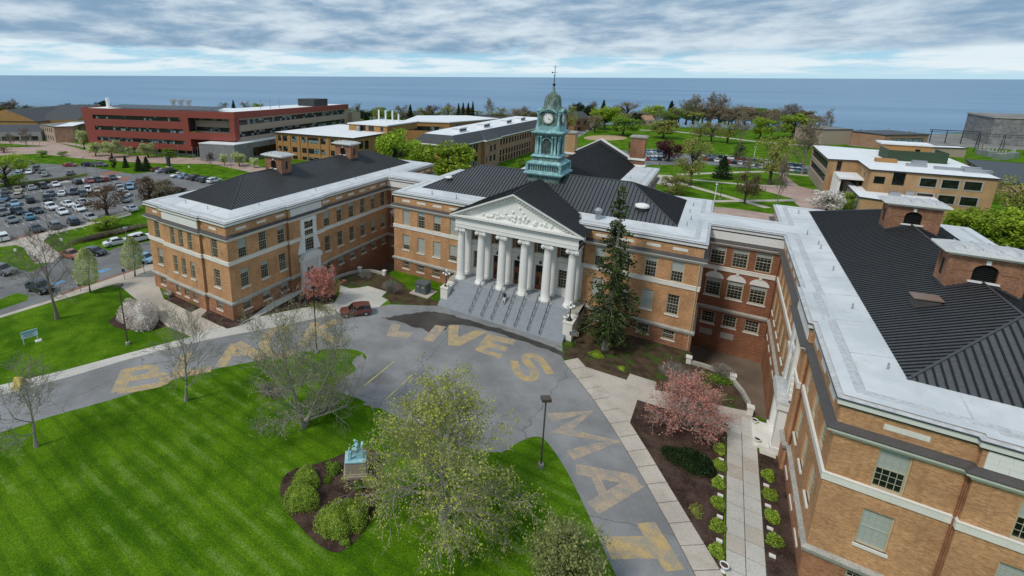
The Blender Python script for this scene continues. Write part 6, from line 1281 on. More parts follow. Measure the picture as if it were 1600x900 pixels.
# ---- long hall with dark mansard roof
lh = thing('long_hall', 'long rose brick three storey hall with dark mansard roof and white deck', 'building')
H0, H1, H2 = (-72.0, 78.2), (-53.6, 78.2), (-51.3, 150)
face(lh, H0, H1, -0.2, 11, [(2+i*4.2, 5.0+i*4.2, z, z+3.2) for i in range(4) for z in (7.2, 2.4)], 'brick_orange', cols=3, split=0.5, pb=0.5)
hd_ = (Vector(H2)-Vector(H1)).normalized(); Hf = lambda s, t=0.0: P2(H1, (hd_.x, hd_.y), s, t)
face(lh, Hf(0), Hf(19.5), -0.2, 11, [(3+i*4.8, 6.5+i*4.8, z, z+3.6) for i in range(3) for z in (7.1, 2.0)], 'brick_orange', cols=3, split=0.5, pb=0.5)
face(lh, Hf(19.5), Hf(19.5, -1.4), -0.2, 11, [], 'brick_rose'); face(lh, Hf(19.5, -1.4), Hf(32, -1.4), -0.2, 11, [(4.3, 5.9, 6.4, 8.8), (7.6, 9.4, 6.4, 8.8), (4.3, 5.9, 2.4, 4.8), (7.6, 9.4, 2.4, 4.8), (1.2, 2.0, 2.5, 4.6)], 'brick_rose', cols=2, split=0.5, pb=0.1); face(lh, Hf(32, -1.4), Hf(32), -0.2, 11, [], 'brick_rose')
face(lh, Hf(32), Hf(72), -0.2, 11, [(1.0+i*2.9, 2.6+i*2.9, z, z+2.4) for i in range(13) for z in (7.4, 3.0, -0.1+0.3)], 'brick_rose', cols=2, split=0.5, pb=0.08)
face(lh, Hf(72), Hf(72, -1.2), -0.2, 11, [], 'brick_rose'); face(lh, Hf(72, -1.2), Hf(84, -1.2), -0.2, 11, [(2, 3.6, 2.5, 7.5), (7, 8.6, 2.5, 7.5)], 'brick_rose', cols=2, pb=0.05)
mb = MB()
out = [(-72.6, 77.6), (-52.9, 77.6), Hf(19, -0.8), Hf(19, -2.2), Hf(32.5, -2.2), Hf(32.5, -0.8), Hf(95, -0.8)]; inn = [(-68.5, 80.5), (-56.6, 80.5), Hf(22, 2.6), Hf(22.2, 2.5), Hf(30, 2.5), Hf(30.2, 2.6), Hf(95, 2.6)]
for i in range(len(out)-1): mb.quad((*out[i], 11.3), (*out[i+1], 11.3), (*inn[i+1], 14.5), (*inn[i], 14.5))
mb.quad((-72.6, 95, 11.3), (*out[0], 11.3), (*inn[0], 14.5), (-68.5, 95, 14.5)); mr = mb.build('mansard_roof', 'shingle', lh)
e = MB()
for i in range(len(out)-1): e.quad((*out[i], 10.85), (*out[i+1], 10.85), (*out[i+1], 11.32), (*out[i], 11.32))
e.quad((-72.6, 95, 10.85), (*out[0], 10.85), (*out[0], 11.32), (-72.6, 95, 11.32)); e.build('eaves', 'white', lh)
t = MB(); t.add([(x, y, 14.5) for x, y in inn+[(-70, 175), (-70, 95)]], [tuple(range(len(inn)+2))]); t.build('flat_roof', 'deck_far', lh)
for s in (14, 34, 56, 72): q = Hf(s, 7); t = MB(); t.box(q[0]-1.6, q[1]-3, 14.5, q[0]+1.6, q[1]+3, 16.0); t.box(q[0]-1.9, q[1]-3.3, 16.0, q[0]+1.9, q[1]+3.3, 16.25); k = t.build('roof_monitor', 'deck_far', lh); MB().box(q[0]-1.65, q[1]-2.6, 14.9, q[0]+1.65, q[1]+2.6, 15.7).build('monitor_glass', 'metal_dark', k)
gy = thing('gymnasium', 'low orange brick gymnasium block with white roofs behind the long hall', 'building')
face(gy, (-110, 127), (-88, 134.5), -0.2, 13, [(0.8, 20, 8.8, 11.0)], 'brick_orange', cols=9, pb=0.6); face(gy, (-88, 134.5), (-77, 168), -0.2, 13, [(4, 8, 9.5, 12), (14, 20, 10, 12)], 'brick_orange', cols=2); mb = MB(); wall_mesh(mb, (-118, 150), (-110, 127), -0.2, 13); mb.build('wall', 'brick_orange', gy)
flat(gy, [(-110, 127), (-88, 134.5), (-77, 168), (-100, 175), (-122, 158)], 13, over=0.4, edge='deck_far')
# ---- flat roofed brick building to the right, with its low annex
fb_ = thing('classroom_building', 'buff brick flat roofed building with dark square windows behind the near wing', 'building')
K = [(51.9, 119.6), (59.0, 121.6), (58.6, 104.5), (81.9, 106.0), (83.0, 150), (52.3, 156)]
mb = MB(); wall_mesh(mb, K[5], K[0], -1.5, 11, [(1, 35.5, 7.4, 10.2), (1, 35.5, 3.4, 6.0)], 0.6); mb.build('wall', 'panel_tan', fb_)
for z0, z1 in ((7.4, 10.2), (3.4, 6.0)):
    Fm, A_m, B_m = pane_grid(34.5, z1-z0, 14, 0, 3, p_bright=0.0); q = (Vector(K[5])+(Vector(K[0])-Vector(K[5]))*0.5); w = inst('window_band', Fm, fb_, (q.x+0.3, q.y, z0), math.atan2(K[0][1]-K[5][1], K[0][0]-K[5][0])); stuff(inst('pane', A_m, w))
face(fb_, K[0], K[1], -1.5, 11, [(2.2, 3.4, 7.6, 10.6)], 'brick_tan', cols=1, pb=0); face(fb_, K[1], K[2], -1.5, 11, [(4, 5, 8.2, 9.4), (10, 11, 8.2, 9.4)], 'brick_tan', cols=1, pb=0)
face(fb_, K[2], K[3], -1.5, 11, [(0.9, 3.1, 7.4, 9.4), (4.5, 6.9, 7.4, 10.8)]+[(a, a+3.0, z, z+2.15) for a in (9.8, 13.8, 17.8) for z in (7.7, 3.7)], 'brick_tan', cols=1, pb=0.0); face(fb_, K[3], K[4], -1.5, 11, [], 'brick_tan')
wf = MB()
for a in (9.8, 13.8, 17.8):
    for z in (7.7, 3.7):
        kd = (Vector(K[3])-Vector(K[2])).normalized(); f4 = lambda s, t: P2(K[2], (kd.x, kd.y), s, t)
        t = MB()
        for (a0, a1, z0, z1) in ((a-0.25, a, z-0.25, z+2.4), (a+3, a+3.25, z-0.25, z+2.4), (a, a+3, z-0.25, z), (a, a+3, z+2.15, z+2.4)): t.prism([f4(a0, -0.1), f4(a1, -0.1), f4(a1, 0.05), f4(a0, 0.05)], z0, z1)
        t.build('window_surround', 'concrete_wall', fb_)
rk_ = flat(fb_, K, 10.9, 'deck_far', 'metal_dark', 0.35, 0.25)
t = MB(); t.box(66, 127, 11.1, 78.5, 127.3, 14.2); t.box(66, 127.3, 11.1, 66.3, 137, 14.2); t.box(78.2, 127.3, 11.1, 78.5, 137, 14.2); t.build('plant_screen', 'screen_green', fb_)
face(fb_, (67, 139), (78, 139), 11, 14.8, [(7.5, 8.6, 11.4, 13.6)], 'brick_orange', cols=1, pb=0, name='penthouse_wall'); face(fb_, (78, 139), (78, 146), 11, 14.8, [], 'brick_orange', name='penthouse_wall'); flat(fb_, [(67, 139), (78, 139), (78, 146), (67, 146)], 14.7, over=0.4, edge='deck_far')
for x, y, w, d2, h in ((62.5, 121, 4.5, 2.2, 1.0), (68, 116.5, 4, 1.4, 0.7), (73, 114.5, 5, 1.4, 0.7), (78, 113, 5, 1.4, 0.8), (70, 121, 3, 1.2, 1.2), (79, 118, 3.5, 1.2, 0.8)): MB().box(x, y, 11.12, x+w, y+d2, 11.15+h).build('roof_unit', 'brick_orange' if x < 63 else 'steel', fb_)
AN = [(55.9, 95.4), (70.4, 91.5), (71.6, 106), (56.2, 119)]
face(fb_, AN[3], AN[0], -1.5, 5, [(2+i*2.6, 3.0+i*2.6, 0.5, 4.4) for i in range(8)], 'concrete_wall', cols=1, pb=0, name='annex_wall'); face(fb_, AN[0], AN[1], -1.5, 5, [], 'brick_tan', name='annex_wall'); face(fb_, AN[1], AN[2], -1.5, 5, [], 'brick_tan', name='annex_wall'); flat(fb_, AN, 4.9, over=0.3, th=0.2)
flat(fb_, [(53.6, 110), (63, 111), (63, 120.5), (53.9, 121)], 7.0, over=0.3, edge='white', th=0.4)
for y in (110.3, 112.3, 114.3, 116.3, 118.3): MB().box(53.4, y, -1, 54.0, y+0.9, 7.0).build('canopy_pier', 'white', fb_)
MB().box(57.5, 110.5, -1, 57.8, 119, 6.9).build('entrance_recess', 'dark_void', fb_)
for x, y, w in ((60, 108, 1.4), (62.5, 101, 2.0), (66, 104, 1.6)): MB().box(x, y, 5.1, x+w, y+w, 6.2).build('roof_unit', 'steel', fb_)
# ---- small buildings by the shore, simple masses with openings
def shed(name, label, px, z, wall, roof='deck_far', ops0=(), ops1=(), rz_h=0.0, dep=18, pb=0.1):
    "box building whose near wall stands on the ground line px[0]-px[1]"
    b = thing(name, label, 'building'); a, c = gp(*px[0]), gp(*px[1]); d = (c-a).normalized(); L = (c-a).length; n = Vector((-d.y, d.x, 0)); q = [a, c, c+n*dep, a+n*dep]; q = [(p.x, p.y) for p in q]
    face(b, q[0], q[1], -1, z, [(x0*L, x1*L, z0, z1) for x0, x1, z0, z1 in ops0], wall, cols=3, pb=pb); face(b, q[1], q[2], -1, z, [(x0*dep, x1*dep, z0, z1) for x0, x1, z0, z1 in ops1], wall, cols=2, pb=pb); face(b, q[2], q[3], -1, z, [], wall); face(b, q[3], q[0], -1, z, [], wall)
    if rz_h:
        m0, m1 = (Vector(q[0])+Vector(q[3]))/2, (Vector(q[1])+Vector(q[2]))/2; g = MB()
        g.quad((*q[0], z), (*q[1], z), (*m1, z+rz_h), (*m0, z+rz_h)); g.quad((*q[2], z), (*q[3], z), (*m0, z+rz_h), (*m1, z+rz_h)); g.build('roof', roof, b)
        g = MB(); g.add([(*q[1], z), (*q[2], z), (*m1, z+rz_h)], [(0, 1, 2)]); g.add([(*q[3], z), (*q[0], z), (*m0, z+rz_h)], [(0, 1, 2)]); g.build('gable', wall, b)
    else: flat(b, q, z, roof, 'metal_dark', 0.3, 0.3)
    return b
shed('theatre_building', 'windowless tan concrete building by the lake beyond the car park', [(1282, 226), (1327, 226)], 8.0, 'panel_tan', 'gravel'); shed('brick_workshop', 'low brick workshop with wide pale panel near the shore', [(1378, 233), (1446, 232)], 7.0, 'brick_rose', 'metal_dark', [(0.15, 0.9, 0.6, 5.4)], pb=1.0)
shed('storage_container', 'row of tan storage containers on the grass by the yard', [(1452, 244), (1507, 246)], 4.0, 'panel_tan', 'deck_far', dep=5); shed('brick_annex', 'low brick building with white striped dark roof at the yard edge', [(1506, 262), (1562, 302)], 3.2, 'brick_rose', 'metal_dark', [(0.1, 0.16, 0.5, 2.6), (0.5, 0.56, 0.5, 2.6)], dep=30)
q0, q1 = gp(1520, 258, 3.4), gp(1600, 258, 3.4)
pp = thing('power_station', 'huge grey weathered concrete power station block by the lake', 'building'); a, c = gp(1543, 226), gp(1720, 236); d = (c-a).normalized(); n = Vector((-d.y, d.x, 0)); q = [a, c, c+n*40, a+n*40]; q = [(p.x, p.y) for p in q]
for i in range(4): mb = MB(); wall_mesh(mb, q[i], q[(i+1) % 4], -1, 14.6); mb.build('wall', 'power_grey', pp)
flat(pp, q, 14.5, 'gravel', 'concrete_wall', 0.5, 0.6)
tr = thing('substation_gantry', 'steel lattice gantry of the substation before the power station', 'gantry', at(1562, 240)); 
g = MB()
for x in (-8, 0, 8):
    for s_ in (-0.7, 0.7): g.tube([(x+s_, 0, 0), (x+s_*0.3, 0, 9)], 0.14, 4)
    for z in range(1, 9): g.tube([(x-0.7+z*0.04, 0, z), (x+0.7-z*0.04, 0, z+1)], 0.07, 3)
g.build('tower', 'metal_dark', tr); g = MB(); g.tube([(-9, 0, 9), (9, 0, 9)], 0.16, 4); g.tube([(-9, 0, 8), (9, 0, 8)], 0.12, 4)
for k in range(18): g.tube([(-9+k, 0, 8), (-8.5+k, 0, 9)], 0.06, 3)
g.build('beam', 'metal_dark', tr)
tr = thing('substation_gantry', 'far steel gantry standing on the gravel yard by the shore', 'gantry', at(1488, 224)); g = MB()
for x in (-9, -3, 3, 9): g.tube([(x, 0, 0), (x, 0, 7)], 0.25, 4)
g.build('posts', 'metal_dark', tr); g = MB(); g.tube([(-10, 0, 7), (10, 0, 7)], 0.3, 4); g.tube([(-10, 0, 6), (10, 0, 6)], 0.2, 4); g.build('beam', 'metal_dark', tr)
for i, (u, v) in enumerate([(1535, 242), (1548, 245), (1563, 249), (1580, 247)]): b = gp(u, v); t = thing('transformer_unit', 'pale grey transformer unit with bushings in the substation', 'transformer', (b.x, b.y, 0), 0.3*i, 'substation transformers'); MB().box(-2.2, -1.4, 0, 2.2, 1.4, 2.6).build('tank', 'steel', t); k = MB(); [k.tube([(x, 0, 2.6), (x*1.2, 0, 4.2)], 0.2, 5) for x in (-1.3, 0, 1.3)]; k.build('bushings', 'stone_grey', t)
shed('cottage', 'small cottage with brown roof among the lakeside trees', [(1001, 196), (1022, 196)], 4.2, 'panel_tan', 'brick_rose', [(0.2, 0.4, 1, 3), (0.6, 0.8, 1, 3)], rz_h=3.0, dep=9); shed('lake_house', 'brick house with grey roof between evergreens by the lake', [(897, 206), (921, 204)], 8.5, 'brick_chimney', 'shingle', [(0.15, 0.3, 4.5, 7), (0.6, 0.8, 4.5, 7), (0.2, 0.4, 0.5, 3)], rz_h=4.0, dep=14)
shed('barn', 'long low building with dark roof on the lake bank beside the pines', [(735, 192), (792, 192)], 3.0, 'stone_grey', 'shingle', rz_h=3.0, dep=14); shed('barn', 'dark roofed house behind the gymnasium by the conifer', [(646, 190), (676, 190)], 4.0, 'stone_grey', 'shingle', rz_h=4.0, dep=14)
gh = shed('sports_hall', 'orange brick hall with broad gable facing the path', [(-60, 205), (62, 207)], 6.5, 'brick_orange', 'shingle', dep=46); gh2 = shed('dark_roof_hall', 'orange brick hall with wide dark hipped roof beside the red building', [(62, 205), (124, 204)], 7.0, 'brick_orange', 'shingle', rz_h=8.0, dep=60)
a, c = gp(-60, 205), gp(62, 207); d = (c-a); g = MB(); n = Vector((-d.normalized().y, d.normalized().x, 0)); mid = a+d*0.62
g.add([(a.x, a.y, 6.4), (c.x, c.y, 6.4), (mid.x, mid.y, 14.0)], [(0, 1, 2)]); g.build('gable', 'brick_orange', gh); g = MB(); b2 = n*46
for p, q_ in ((a, mid), (mid, c)):
    z0, z1 = (6.4, 14.0) if p is a else (14.0, 6.4); g.quad((p.x, p.y, z0), (q_.x, q_.y, z1), (q_.x+b2.x, q_.y+b2.y, z1), (p.x+b2.x, p.y+b2.y, z0))
g.build('pitched_roof', 'shingle', gh)
shed('grey_shed', 'long low grey shed with open dark front beside the campus path', [(-60, 222), (66, 220)], 5.0, 'panel_grey', 'shingle', [(0.02+i*0.12, 0.12+i*0.12, 0.3, 2.6) for i in range(8)], rz_h=3.0, dep=22, pb=0.0)
shed('brick_block', 'two storey rose brick block with narrow windows beside the shed', [(88, 223), (117, 222)], 8.2, 'brick_rose', 'deck_far', [], [(0.3, 0.5, 5, 7.5)], dep=24); bb = gp(88, 223); aa = gp(66, 218)
bk = bpy.data.objects['brick_block']; face(bk, (aa.x, aa.y), (bb.x, bb.y), -1, 8.2, [(1+i*((aa-bb).length-2)/6, 2.2+i*((aa-bb).length-2)/6, z, z+2.2) for i in range(6) for z in (5.2, 1.0)], 'panel_tan', cols=1, pb=0.1)
flat(bk, [(aa.x, aa.y), (bb.x, bb.y), (bb.x-6, bb.y+24), (aa.x-6, aa.y+24)], 8.2, 'gravel', 'metal_dark', 0.2, 0.25)
# ============================================================ CARS
def paintm(name, c, metal=0.0): NTm = NT(name); NTm.set(0.32, metal, 0.5, 0.8); NTm.base(c)
for nm, c in dict(car_white=(0.72, 0.73, 0.74), car_silver=(0.38, 0.40, 0.42), car_grey=(0.13, 0.14, 0.15), car_black=(0.012, 0.013, 0.015), car_blue=(0.045, 0.10, 0.19), car_sky=(0.20, 0.36, 0.50), car_teal=(0.07, 0.24, 0.34), car_red=(0.27, 0.022, 0.018), car_maroon=(0.13, 0.032, 0.022), car_tan=(0.42, 0.37, 0.29), car_orange=(0.34, 0.10, 0.03), car_navy=(0.018, 0.030, 0.055), car_green=(0.03, 0.055, 0.045)).items(): paintm(nm, c)
glassm('car_glass', (0.010, 0.013, 0.016), 0.06); plain('tyre', (0.015, 0.015, 0.015), 0.9, var=0.1); plain('lamp_clear', (0.6, 0.62, 0.62), 0.15, var=0); plain('lamp_red', (0.28, 0.012, 0.010), 0.25, var=0); plain('plate', (0.7, 0.68, 0.5), 0.5, var=0); plain('trim_black', (0.02, 0.02, 0.021), 0.6, var=0)
SEDAN = [(-2.30, 0.42, 0.72, 0.74, 0.70, 0.62), (-2.22, 0.30, 0.90, 0.94, 0.84, 0.70), (-1.62, 0.26, 0.98, 1.00, 0.90, 0.74), (-1.00, 0.24, 0.97, 1.40, 0.91, 0.60), (-0.3, 0.24, 0.95, 1.46, 0.91, 0.62), (0.30, 0.24, 0.94, 1.42, 0.91, 0.61), (1.10, 0.24, 0.92, 0.95, 0.90, 0.74), (1.95, 0.28, 0.80, 0.83, 0.87, 0.70), (2.24, 0.34, 0.66, 0.69, 0.78, 0.62), (2.32, 0.42, 0.56, 0.58, 0.68, 0.55)]
SUV = [(-2.32, 0.50, 0.90, 0.95, 0.78, 0.66), (-2.26, 0.36, 1.08, 1.12, 0.90, 0.74), (-2.08, 0.32, 1.10, 1.60, 0.93, 0.66), (-1.2, 0.30, 1.08, 1.72, 0.94, 0.69), (-0.3, 0.30, 1.06, 1.74, 0.94, 0.70), (0.40, 0.30, 1.05, 1.68, 0.94, 0.68), (1.05, 0.30, 1.04, 1.08, 0.93, 0.76), (1.95, 0.34, 0.96, 0.99, 0.90, 0.74), (2.28, 0.40, 0.82, 0.86, 0.84, 0.68), (2.36, 0.48, 0.66, 0.68, 0.74, 0.60)]
HATCH = [(-2.02, 0.45, 0.80, 0.84, 0.74, 0.62), (-1.98, 0.32, 0.98, 1.02, 0.86, 0.70), (-1.62, 0.28, 1.00, 1.42, 0.89, 0.60), (-0.9, 0.26, 0.98, 1.50, 0.90, 0.63), (-0.2, 0.26, 0.96, 1.52, 0.90, 0.64), (0.40, 0.26, 0.95, 1.46, 0.90, 0.62), (1.05, 0.26, 0.94, 0.97, 0.89, 0.72), (1.70, 0.30, 0.84, 0.87, 0.86, 0.68), (1.98, 0.36, 0.70, 0.73, 0.78, 0.60), (2.05, 0.44, 0.58, 0.60, 0.68, 0.54)]
def car_meshes(St, tag_):
    b = MB(); rings = []
    for (x, zb, zl, zt, hw, ht) in St: rings.append([(x, -hw*0.94, zb), (x, -hw, zb+(zl-zb)*0.45), (x, -hw*0.965, zl), (x, -ht, zt), (x, ht, zt), (x, hw*0.965, zl), (x, hw, zb+(zl-zb)*0.45), (x, hw*0.94, zb)])
    for i in range(len(rings)-1):
        a, c = rings[i], rings[i+1]
        for j in range(8): b.quad(a[j], c[j], c[(j+1) % 8], a[(j+1) % 8])
    b.add(rings[0], [tuple(range(8))]); b.add(rings[-1], [tuple(range(8))[::-1]])
    # wheel-arch shadows and lower sill
    gl = {}
    cab = [i for i, s in enumerate(St) if s[3]-s[2] > 0.2]; f, l = cab[0], cab[-1]
    def L(p, q, t): return tuple(p[k]+(q[k]-p[k])*t for k in range(3))
    def panel(a, b_, c, d, out, m=0.12): # inset quad pushed out
        cx_ = [sum(p[k] for p in (a, b_, c, d))/4 for k in range(3)]; return [tuple(p[k]+(cx_[k]-p[k])*m+out[k] for k in range(3)) for p in (a, b_, c, d)]
    ws = MB(); ws.add(panel(rings[l+1][3], rings[l+1][4], rings[l][4], rings[l][3], (0.02, 0, 0.02), 0.07), [(0, 1, 2, 3)]); gl['windscreen'] = ws
    rw_ = MB(); rw_.add(panel(rings[f-1][4], rings[f-1][3], rings[f][3], rings[f][4], (-0.02, 0, 0.02), 0.10), [(0, 1, 2, 3)]); gl['rear_window'] = rw_
    for s_, (lo, hi) in ((-1, (2, 3)), (1, (5, 4))):
        for nm, (i0, i1) in (('side_window', (f, f+1)), ('side_window', (f+1, l))):
            q = [L(rings[i0][lo], rings[i0][hi], 0.08), L(rings[i1][lo], rings[i1][hi], 0.08), L(rings[i1][lo], rings[i1][hi], 0.88), L(rings[i0][lo], rings[i0][hi], 0.88)]; m = MB(); m.add(panel(*q, (0, s_*0.012, 0.006), 0.04), [(0, 1, 2, 3) if s_ < 0 else (3, 2, 1, 0)]); gl[nm+str(i0)+str(s_)] = m
        q = [L(rings[l][lo], rings[l][hi], 0.08), L(rings[l+1][lo], rings[l+1][hi], 0.3), L(rings[l][lo], rings[l][hi], 0.88)]; m = MB(); m.add([(p[0], p[1]+s_*0.015, p[2]+0.004) for p in q], [(0, 1, 2) if s_ < 0 else (2, 1, 0)]); gl['quarter_window'+str(s_)] = m
    fr, re = St[-2], St[1]; lt = {}
    hl = MB(); hl.box(fr[0]-0.10, -fr[4]*0.98, fr[2]-0.12, fr[0]+0.06, -fr[4]*0.60, fr[2]-0.01); lt['headlight-'] = (hl, 'lamp_clear'); hl = MB(); hl.box(fr[0]-0.10, fr[4]*0.60, fr[2]-0.12, fr[0]+0.06, fr[4]*0.98, fr[2]-0.01); lt['headlight+'] = (hl, 'lamp_clear')
    tl = MB(); tl.box(re[0]-0.05, -re[4]*0.99, re[2]-0.22, re[0]+0.14, -re[4]*0.66, re[2]-0.04); lt['taillight-'] = (tl, 'lamp_red'); tl = MB(); tl.box(re[0]-0.05, re[4]*0.66, re[2]-0.22, re[0]+0.14, re[4]*0.99, re[2]-0.04); lt['taillight+'] = (tl, 'lamp_red')
    gr = MB(); gr.box(St[-1][0]-0.06, -0.45, 0.44, St[-1][0]+0.03, 0.45, 0.55); lt['grille'] = (gr, 'trim_black'); pl_ = MB(); pl_.box(St[-1][0]+0.0, -0.17, 0.46, St[-1][0]+0.045, 0.17, 0.54); lt['number_plate'] = (pl_, 'plate')
    w = MB(); R_ = 0.33 if St is not SUV else 0.37; n = 14
    for yy in (-0.11, 0.11): pass
    vs = []
    for y in (-0.11, 0.11):
        for k in range(n): t = 2*math.pi*k/n; vs.append((R_*math.cos(t), y, R_*math.sin(t)))
    w.add(vs, [tuple(range(n))[::-1], tuple(range(n, 2*n))]+[(k, (k+1) % n, n+(k+1) % n, n+k) for k in range(n)])
    h = MB(); vs = []
    for y in (-0.118, 0.118):
        for k in range(n): t = 2*math.pi*k/n; vs.append((R_*0.62*math.cos(t), y, R_*0.62*math.sin(t)))
    h.add(vs, [tuple(range(n))[::-1], tuple(range(n, 2*n))])
    return dict(body=b.mesh('body', 'car_white'), glass=[(k.rstrip('0123456789-'), m.mesh('glass', 'car_glass')) for k, m in gl.items()], lights=[(k.rstrip('+-'), m.mesh(k.rstrip('+-'), mt)) for k, (m, mt) in lt.items()], wheel=w.mesh('wheel', 'tyre'), rim=h.mesh('rim', 'steel'), R=R_, ax=(St[2][0]+0.25 if St is not SUV else -1.42, 1.45 if St is not HATCH else 1.28), hw=St[4][4])
CARS = {'sedan': car_meshes(SEDAN, 's'), 'suv': car_meshes(SUV, 'u'), 'hatchback': car_meshes(HATCH, 'h')}
NICE = dict(car_white='white', car_silver='silver', car_grey='dark grey', car_black='black', car_blue='blue', car_sky='light blue', car_teal='teal', car_red='red', car_maroon='maroon', car_tan='tan', car_orange='orange brown', car_navy='navy', car_green='dark green')
def car(kind, col, loc, rz, where, group, label=None, sc=1.07):
    M = CARS[kind]; lab = label or '%s %s parked %s' % (NICE[col], kind if kind != 'suv' else 'sport utility car', where)
    t = thing('parked_car', lab, 'car', loc, rz, group); t.scale = (sc, sc, sc); b = inst('body', M['body'], t); setmat(b, col)
    for nm, me in M['glass']: inst(nm, me, t)
    for nm, me in M['lights']: inst(nm, me, t)
    for x in M['ax']:
        for s_ in (-1, 1): w = inst('wheel', M['wheel'], t, (x, s_*(M['hw']-0.10), M['R'])); inst('rim', M['rim'], w)
    return t
def head(pa, pb, turn=-90): d = gp(*pb)-gp(*pa); return math.atan2(d.y, d.x)+R(turn)
Wh, Si, Gr, Bk, Bl, Sk, Te, Rd, Ma, Ta, Or, Nv, Gn = ('car_'+x for x in 'white silver grey black blue sky teal red maroon tan orange navy green'.split())
rows = [
 ('in the row under the long brown hedge', 'cars in the row under the island hedge', head((7, 301), (87, 290)), [(7, 302, Gr, 'sedan'), (28, 299, Ta, 'sedan'), (49, 296, Si, 'sedan'), (68, 294, Bk, 'suv'), (87, 291, Wh, 'sedan'), (121, 287, Bk, 'suv'), (140, 285, Rd, 'sedan'), (153, 284, Bk, 'suv'), (163, 283, Rd, 'hatchback'), (176, 280, Bk, 'sedan')], 0),
 ('back to back in the double row, hedge side', 'cars on the hedge side of the double row', head((30, 309), (138, 298)), [(30, 309, Ta, 'suv'), (8, 313, Bl, 'sedan'), (79, 306, Nv, 'sedan'), (98, 305, Wh, 'sedan'), (116, 303, Nv, 'suv'), (138, 300, Wh, 'suv'), (152, 300, Ta, 'sedan'), (168, 297, Ma, 'sedan'), (186, 293, Gn, 'sedan'), (204, 290, Sk, 'sedan')], 0),
 ('in the double row beside the brown twiggy tree', 'cars beside the twiggy tree', head((24, 321), (130, 307)), [(3, 323, Gr, 'sedan'), (24, 321, Sk, 'sedan'), (48, 316, Bk, 'suv'), (74, 313, Bk, 'suv'), (131, 306, Gn, 'suv'), (188, 298, Si, 'suv'), (203, 295, Sk, 'suv'), (197, 306, Si, 'sedan'), (196, 315, Gr, 'sedan')], 0),
 ('in the row across the lane from the double row', 'cars across the lane from the double row', head((57, 334), (127, 320)), [(5, 336, Gr, 'suv'), (29, 334, Nv, 'suv'), (57, 332, Bk, 'sedan'), (80, 327, Wh, 'suv'), (107, 322, Wh, 'sedan'), (129, 319, Si, 'sedan'), (205, 329, Wh, 'sedan')], 0),
 ('nose to nose with the white ones', 'cars nose to nose in the middle row', head((19, 347), (124, 328)), [(19, 347, Gr, 'sedan'), (46, 342, Te, 'sedan'), (98, 334, Wh, 'sedan'), (124, 329, Wh, 'sedan'), (142, 343, Si, 'sedan')], 0),
 ('along the red kerb by the concrete path', 'cars along the red kerb', head((57, 359), (114, 348)), [(4, 375, Wh, 'suv'), (57, 361, Bk, 'sedan'), (86, 356, Gr, 'suv'), (115, 350, Nv, 'suv')], 0),
 ('on the far lane below the green bank', 'cars on the far lane by the bank', head((21, 256), (158, 260), 8), [(22, 256, Gr, 'sedan'), (33, 257, Bk, 'suv'), (45, 257, Bk, 'sedan'), (110, 260, Rd, 'sedan'), (139, 260, Bk, 'suv'), (158, 260, Gr, 'suv')], 0),
 ('beside the big yellow green shrub', 'cars beside the island shrub', head((30, 270), (70, 268), -80), [(32, 268, Si, 'sedan'), (29, 274, Sk, 'sedan'), (47, 271, Wh, 'sedan'), (57, 266, Bk, 'suv'), (66, 270, Gr, 'sedan'), (71, 275, Si, 'sedan'), (110, 273, Gr, 'sedan')], 0),
 ('in the row below the oval lawn', 'cars in the row below the oval lawn', head((246, 267), (335, 285), 95), [(246, 267, Ma, 'sedan'), (254, 269, Si, 'sedan'), (267, 270, Bk, 'suv'), (278, 276, Wh, 'sedan'), (290, 278, Sk, 'sedan'), (300, 279, Gr, 'sedan'), (308, 281, Bk, 'suv'), (316, 282, Nv, 'sedan'), (323, 284, Gn, 'suv'), (335, 285, Wh, 'suv')], 0),
 ('by the brick crossing beside the wing roof', 'car by the brick crossing', head((246, 267), (335, 285), 100), [(279, 300, Bk, 'sedan')], 0)]
for where, grp, hd_, cs, _ in rows:
    for u, v, col_, kd in cs: p = gp(u, v); car(kd, col_, (p.x, p.y, 0.02), hd_+ti.uniform(-.05, .05)+(math.pi if ti.random() < .25 else 0), where, grp)
hA = head((96, 459), (225, 416))
for u, v, col_, kd, lab in [(4, 428, Gr, 'suv', 'dark grey sport utility car by the grass island of the near car park'), (64, 455, Bk, 'suv', 'black sport utility car in the bay beside the dark bare tree'), (149, 398, Bk, 'hatchback', 'black hatchback parked against the grass bank'), (228, 408, Sk, 'sedan', 'light blue sedan half hidden by the wing corner'), (112, 402, Or, 'sedan', 'orange brown sedan behind the white pear tree')]:
    p = gp(u, v); car(kd, col_, (p.x, p.y, 0.02), hA+R(20 if u in (4, 149) else 8), '', None, lab)
for u, v, col_, kd, lab in [(183, 382, Wh, 'sedan', 'white sedan parked along the brown hedge behind the pear tree'), (220, 376, Wh, 'suv', 'white sport utility car parked next to the wing corner')]:
    p = gp(u, v); car(kd, col_, (p.x, p.y, 0.02), hA+R(80), '', None, lab)
a, b = gp(575, 491), gp(524, 495); c = (a+b)/2; plain('x_', (0, 0, 0), var=0)
car('suv', 'car_maroon', (c.x+0.3, c.y+0.6, 0.02), math.atan2((b-a).y, (b-a).x)+R(4), '', None, 'rust red sport utility car stopped on the road by the plaza', 1.0)
p = gp(664, 652); car('sedan', 'car_silver', (p.x, p.y, 0.02), head((620, 560), (575, 600), 0)+R(180), '', None, 'silver sedan with dark glass parked under the large budding tree')
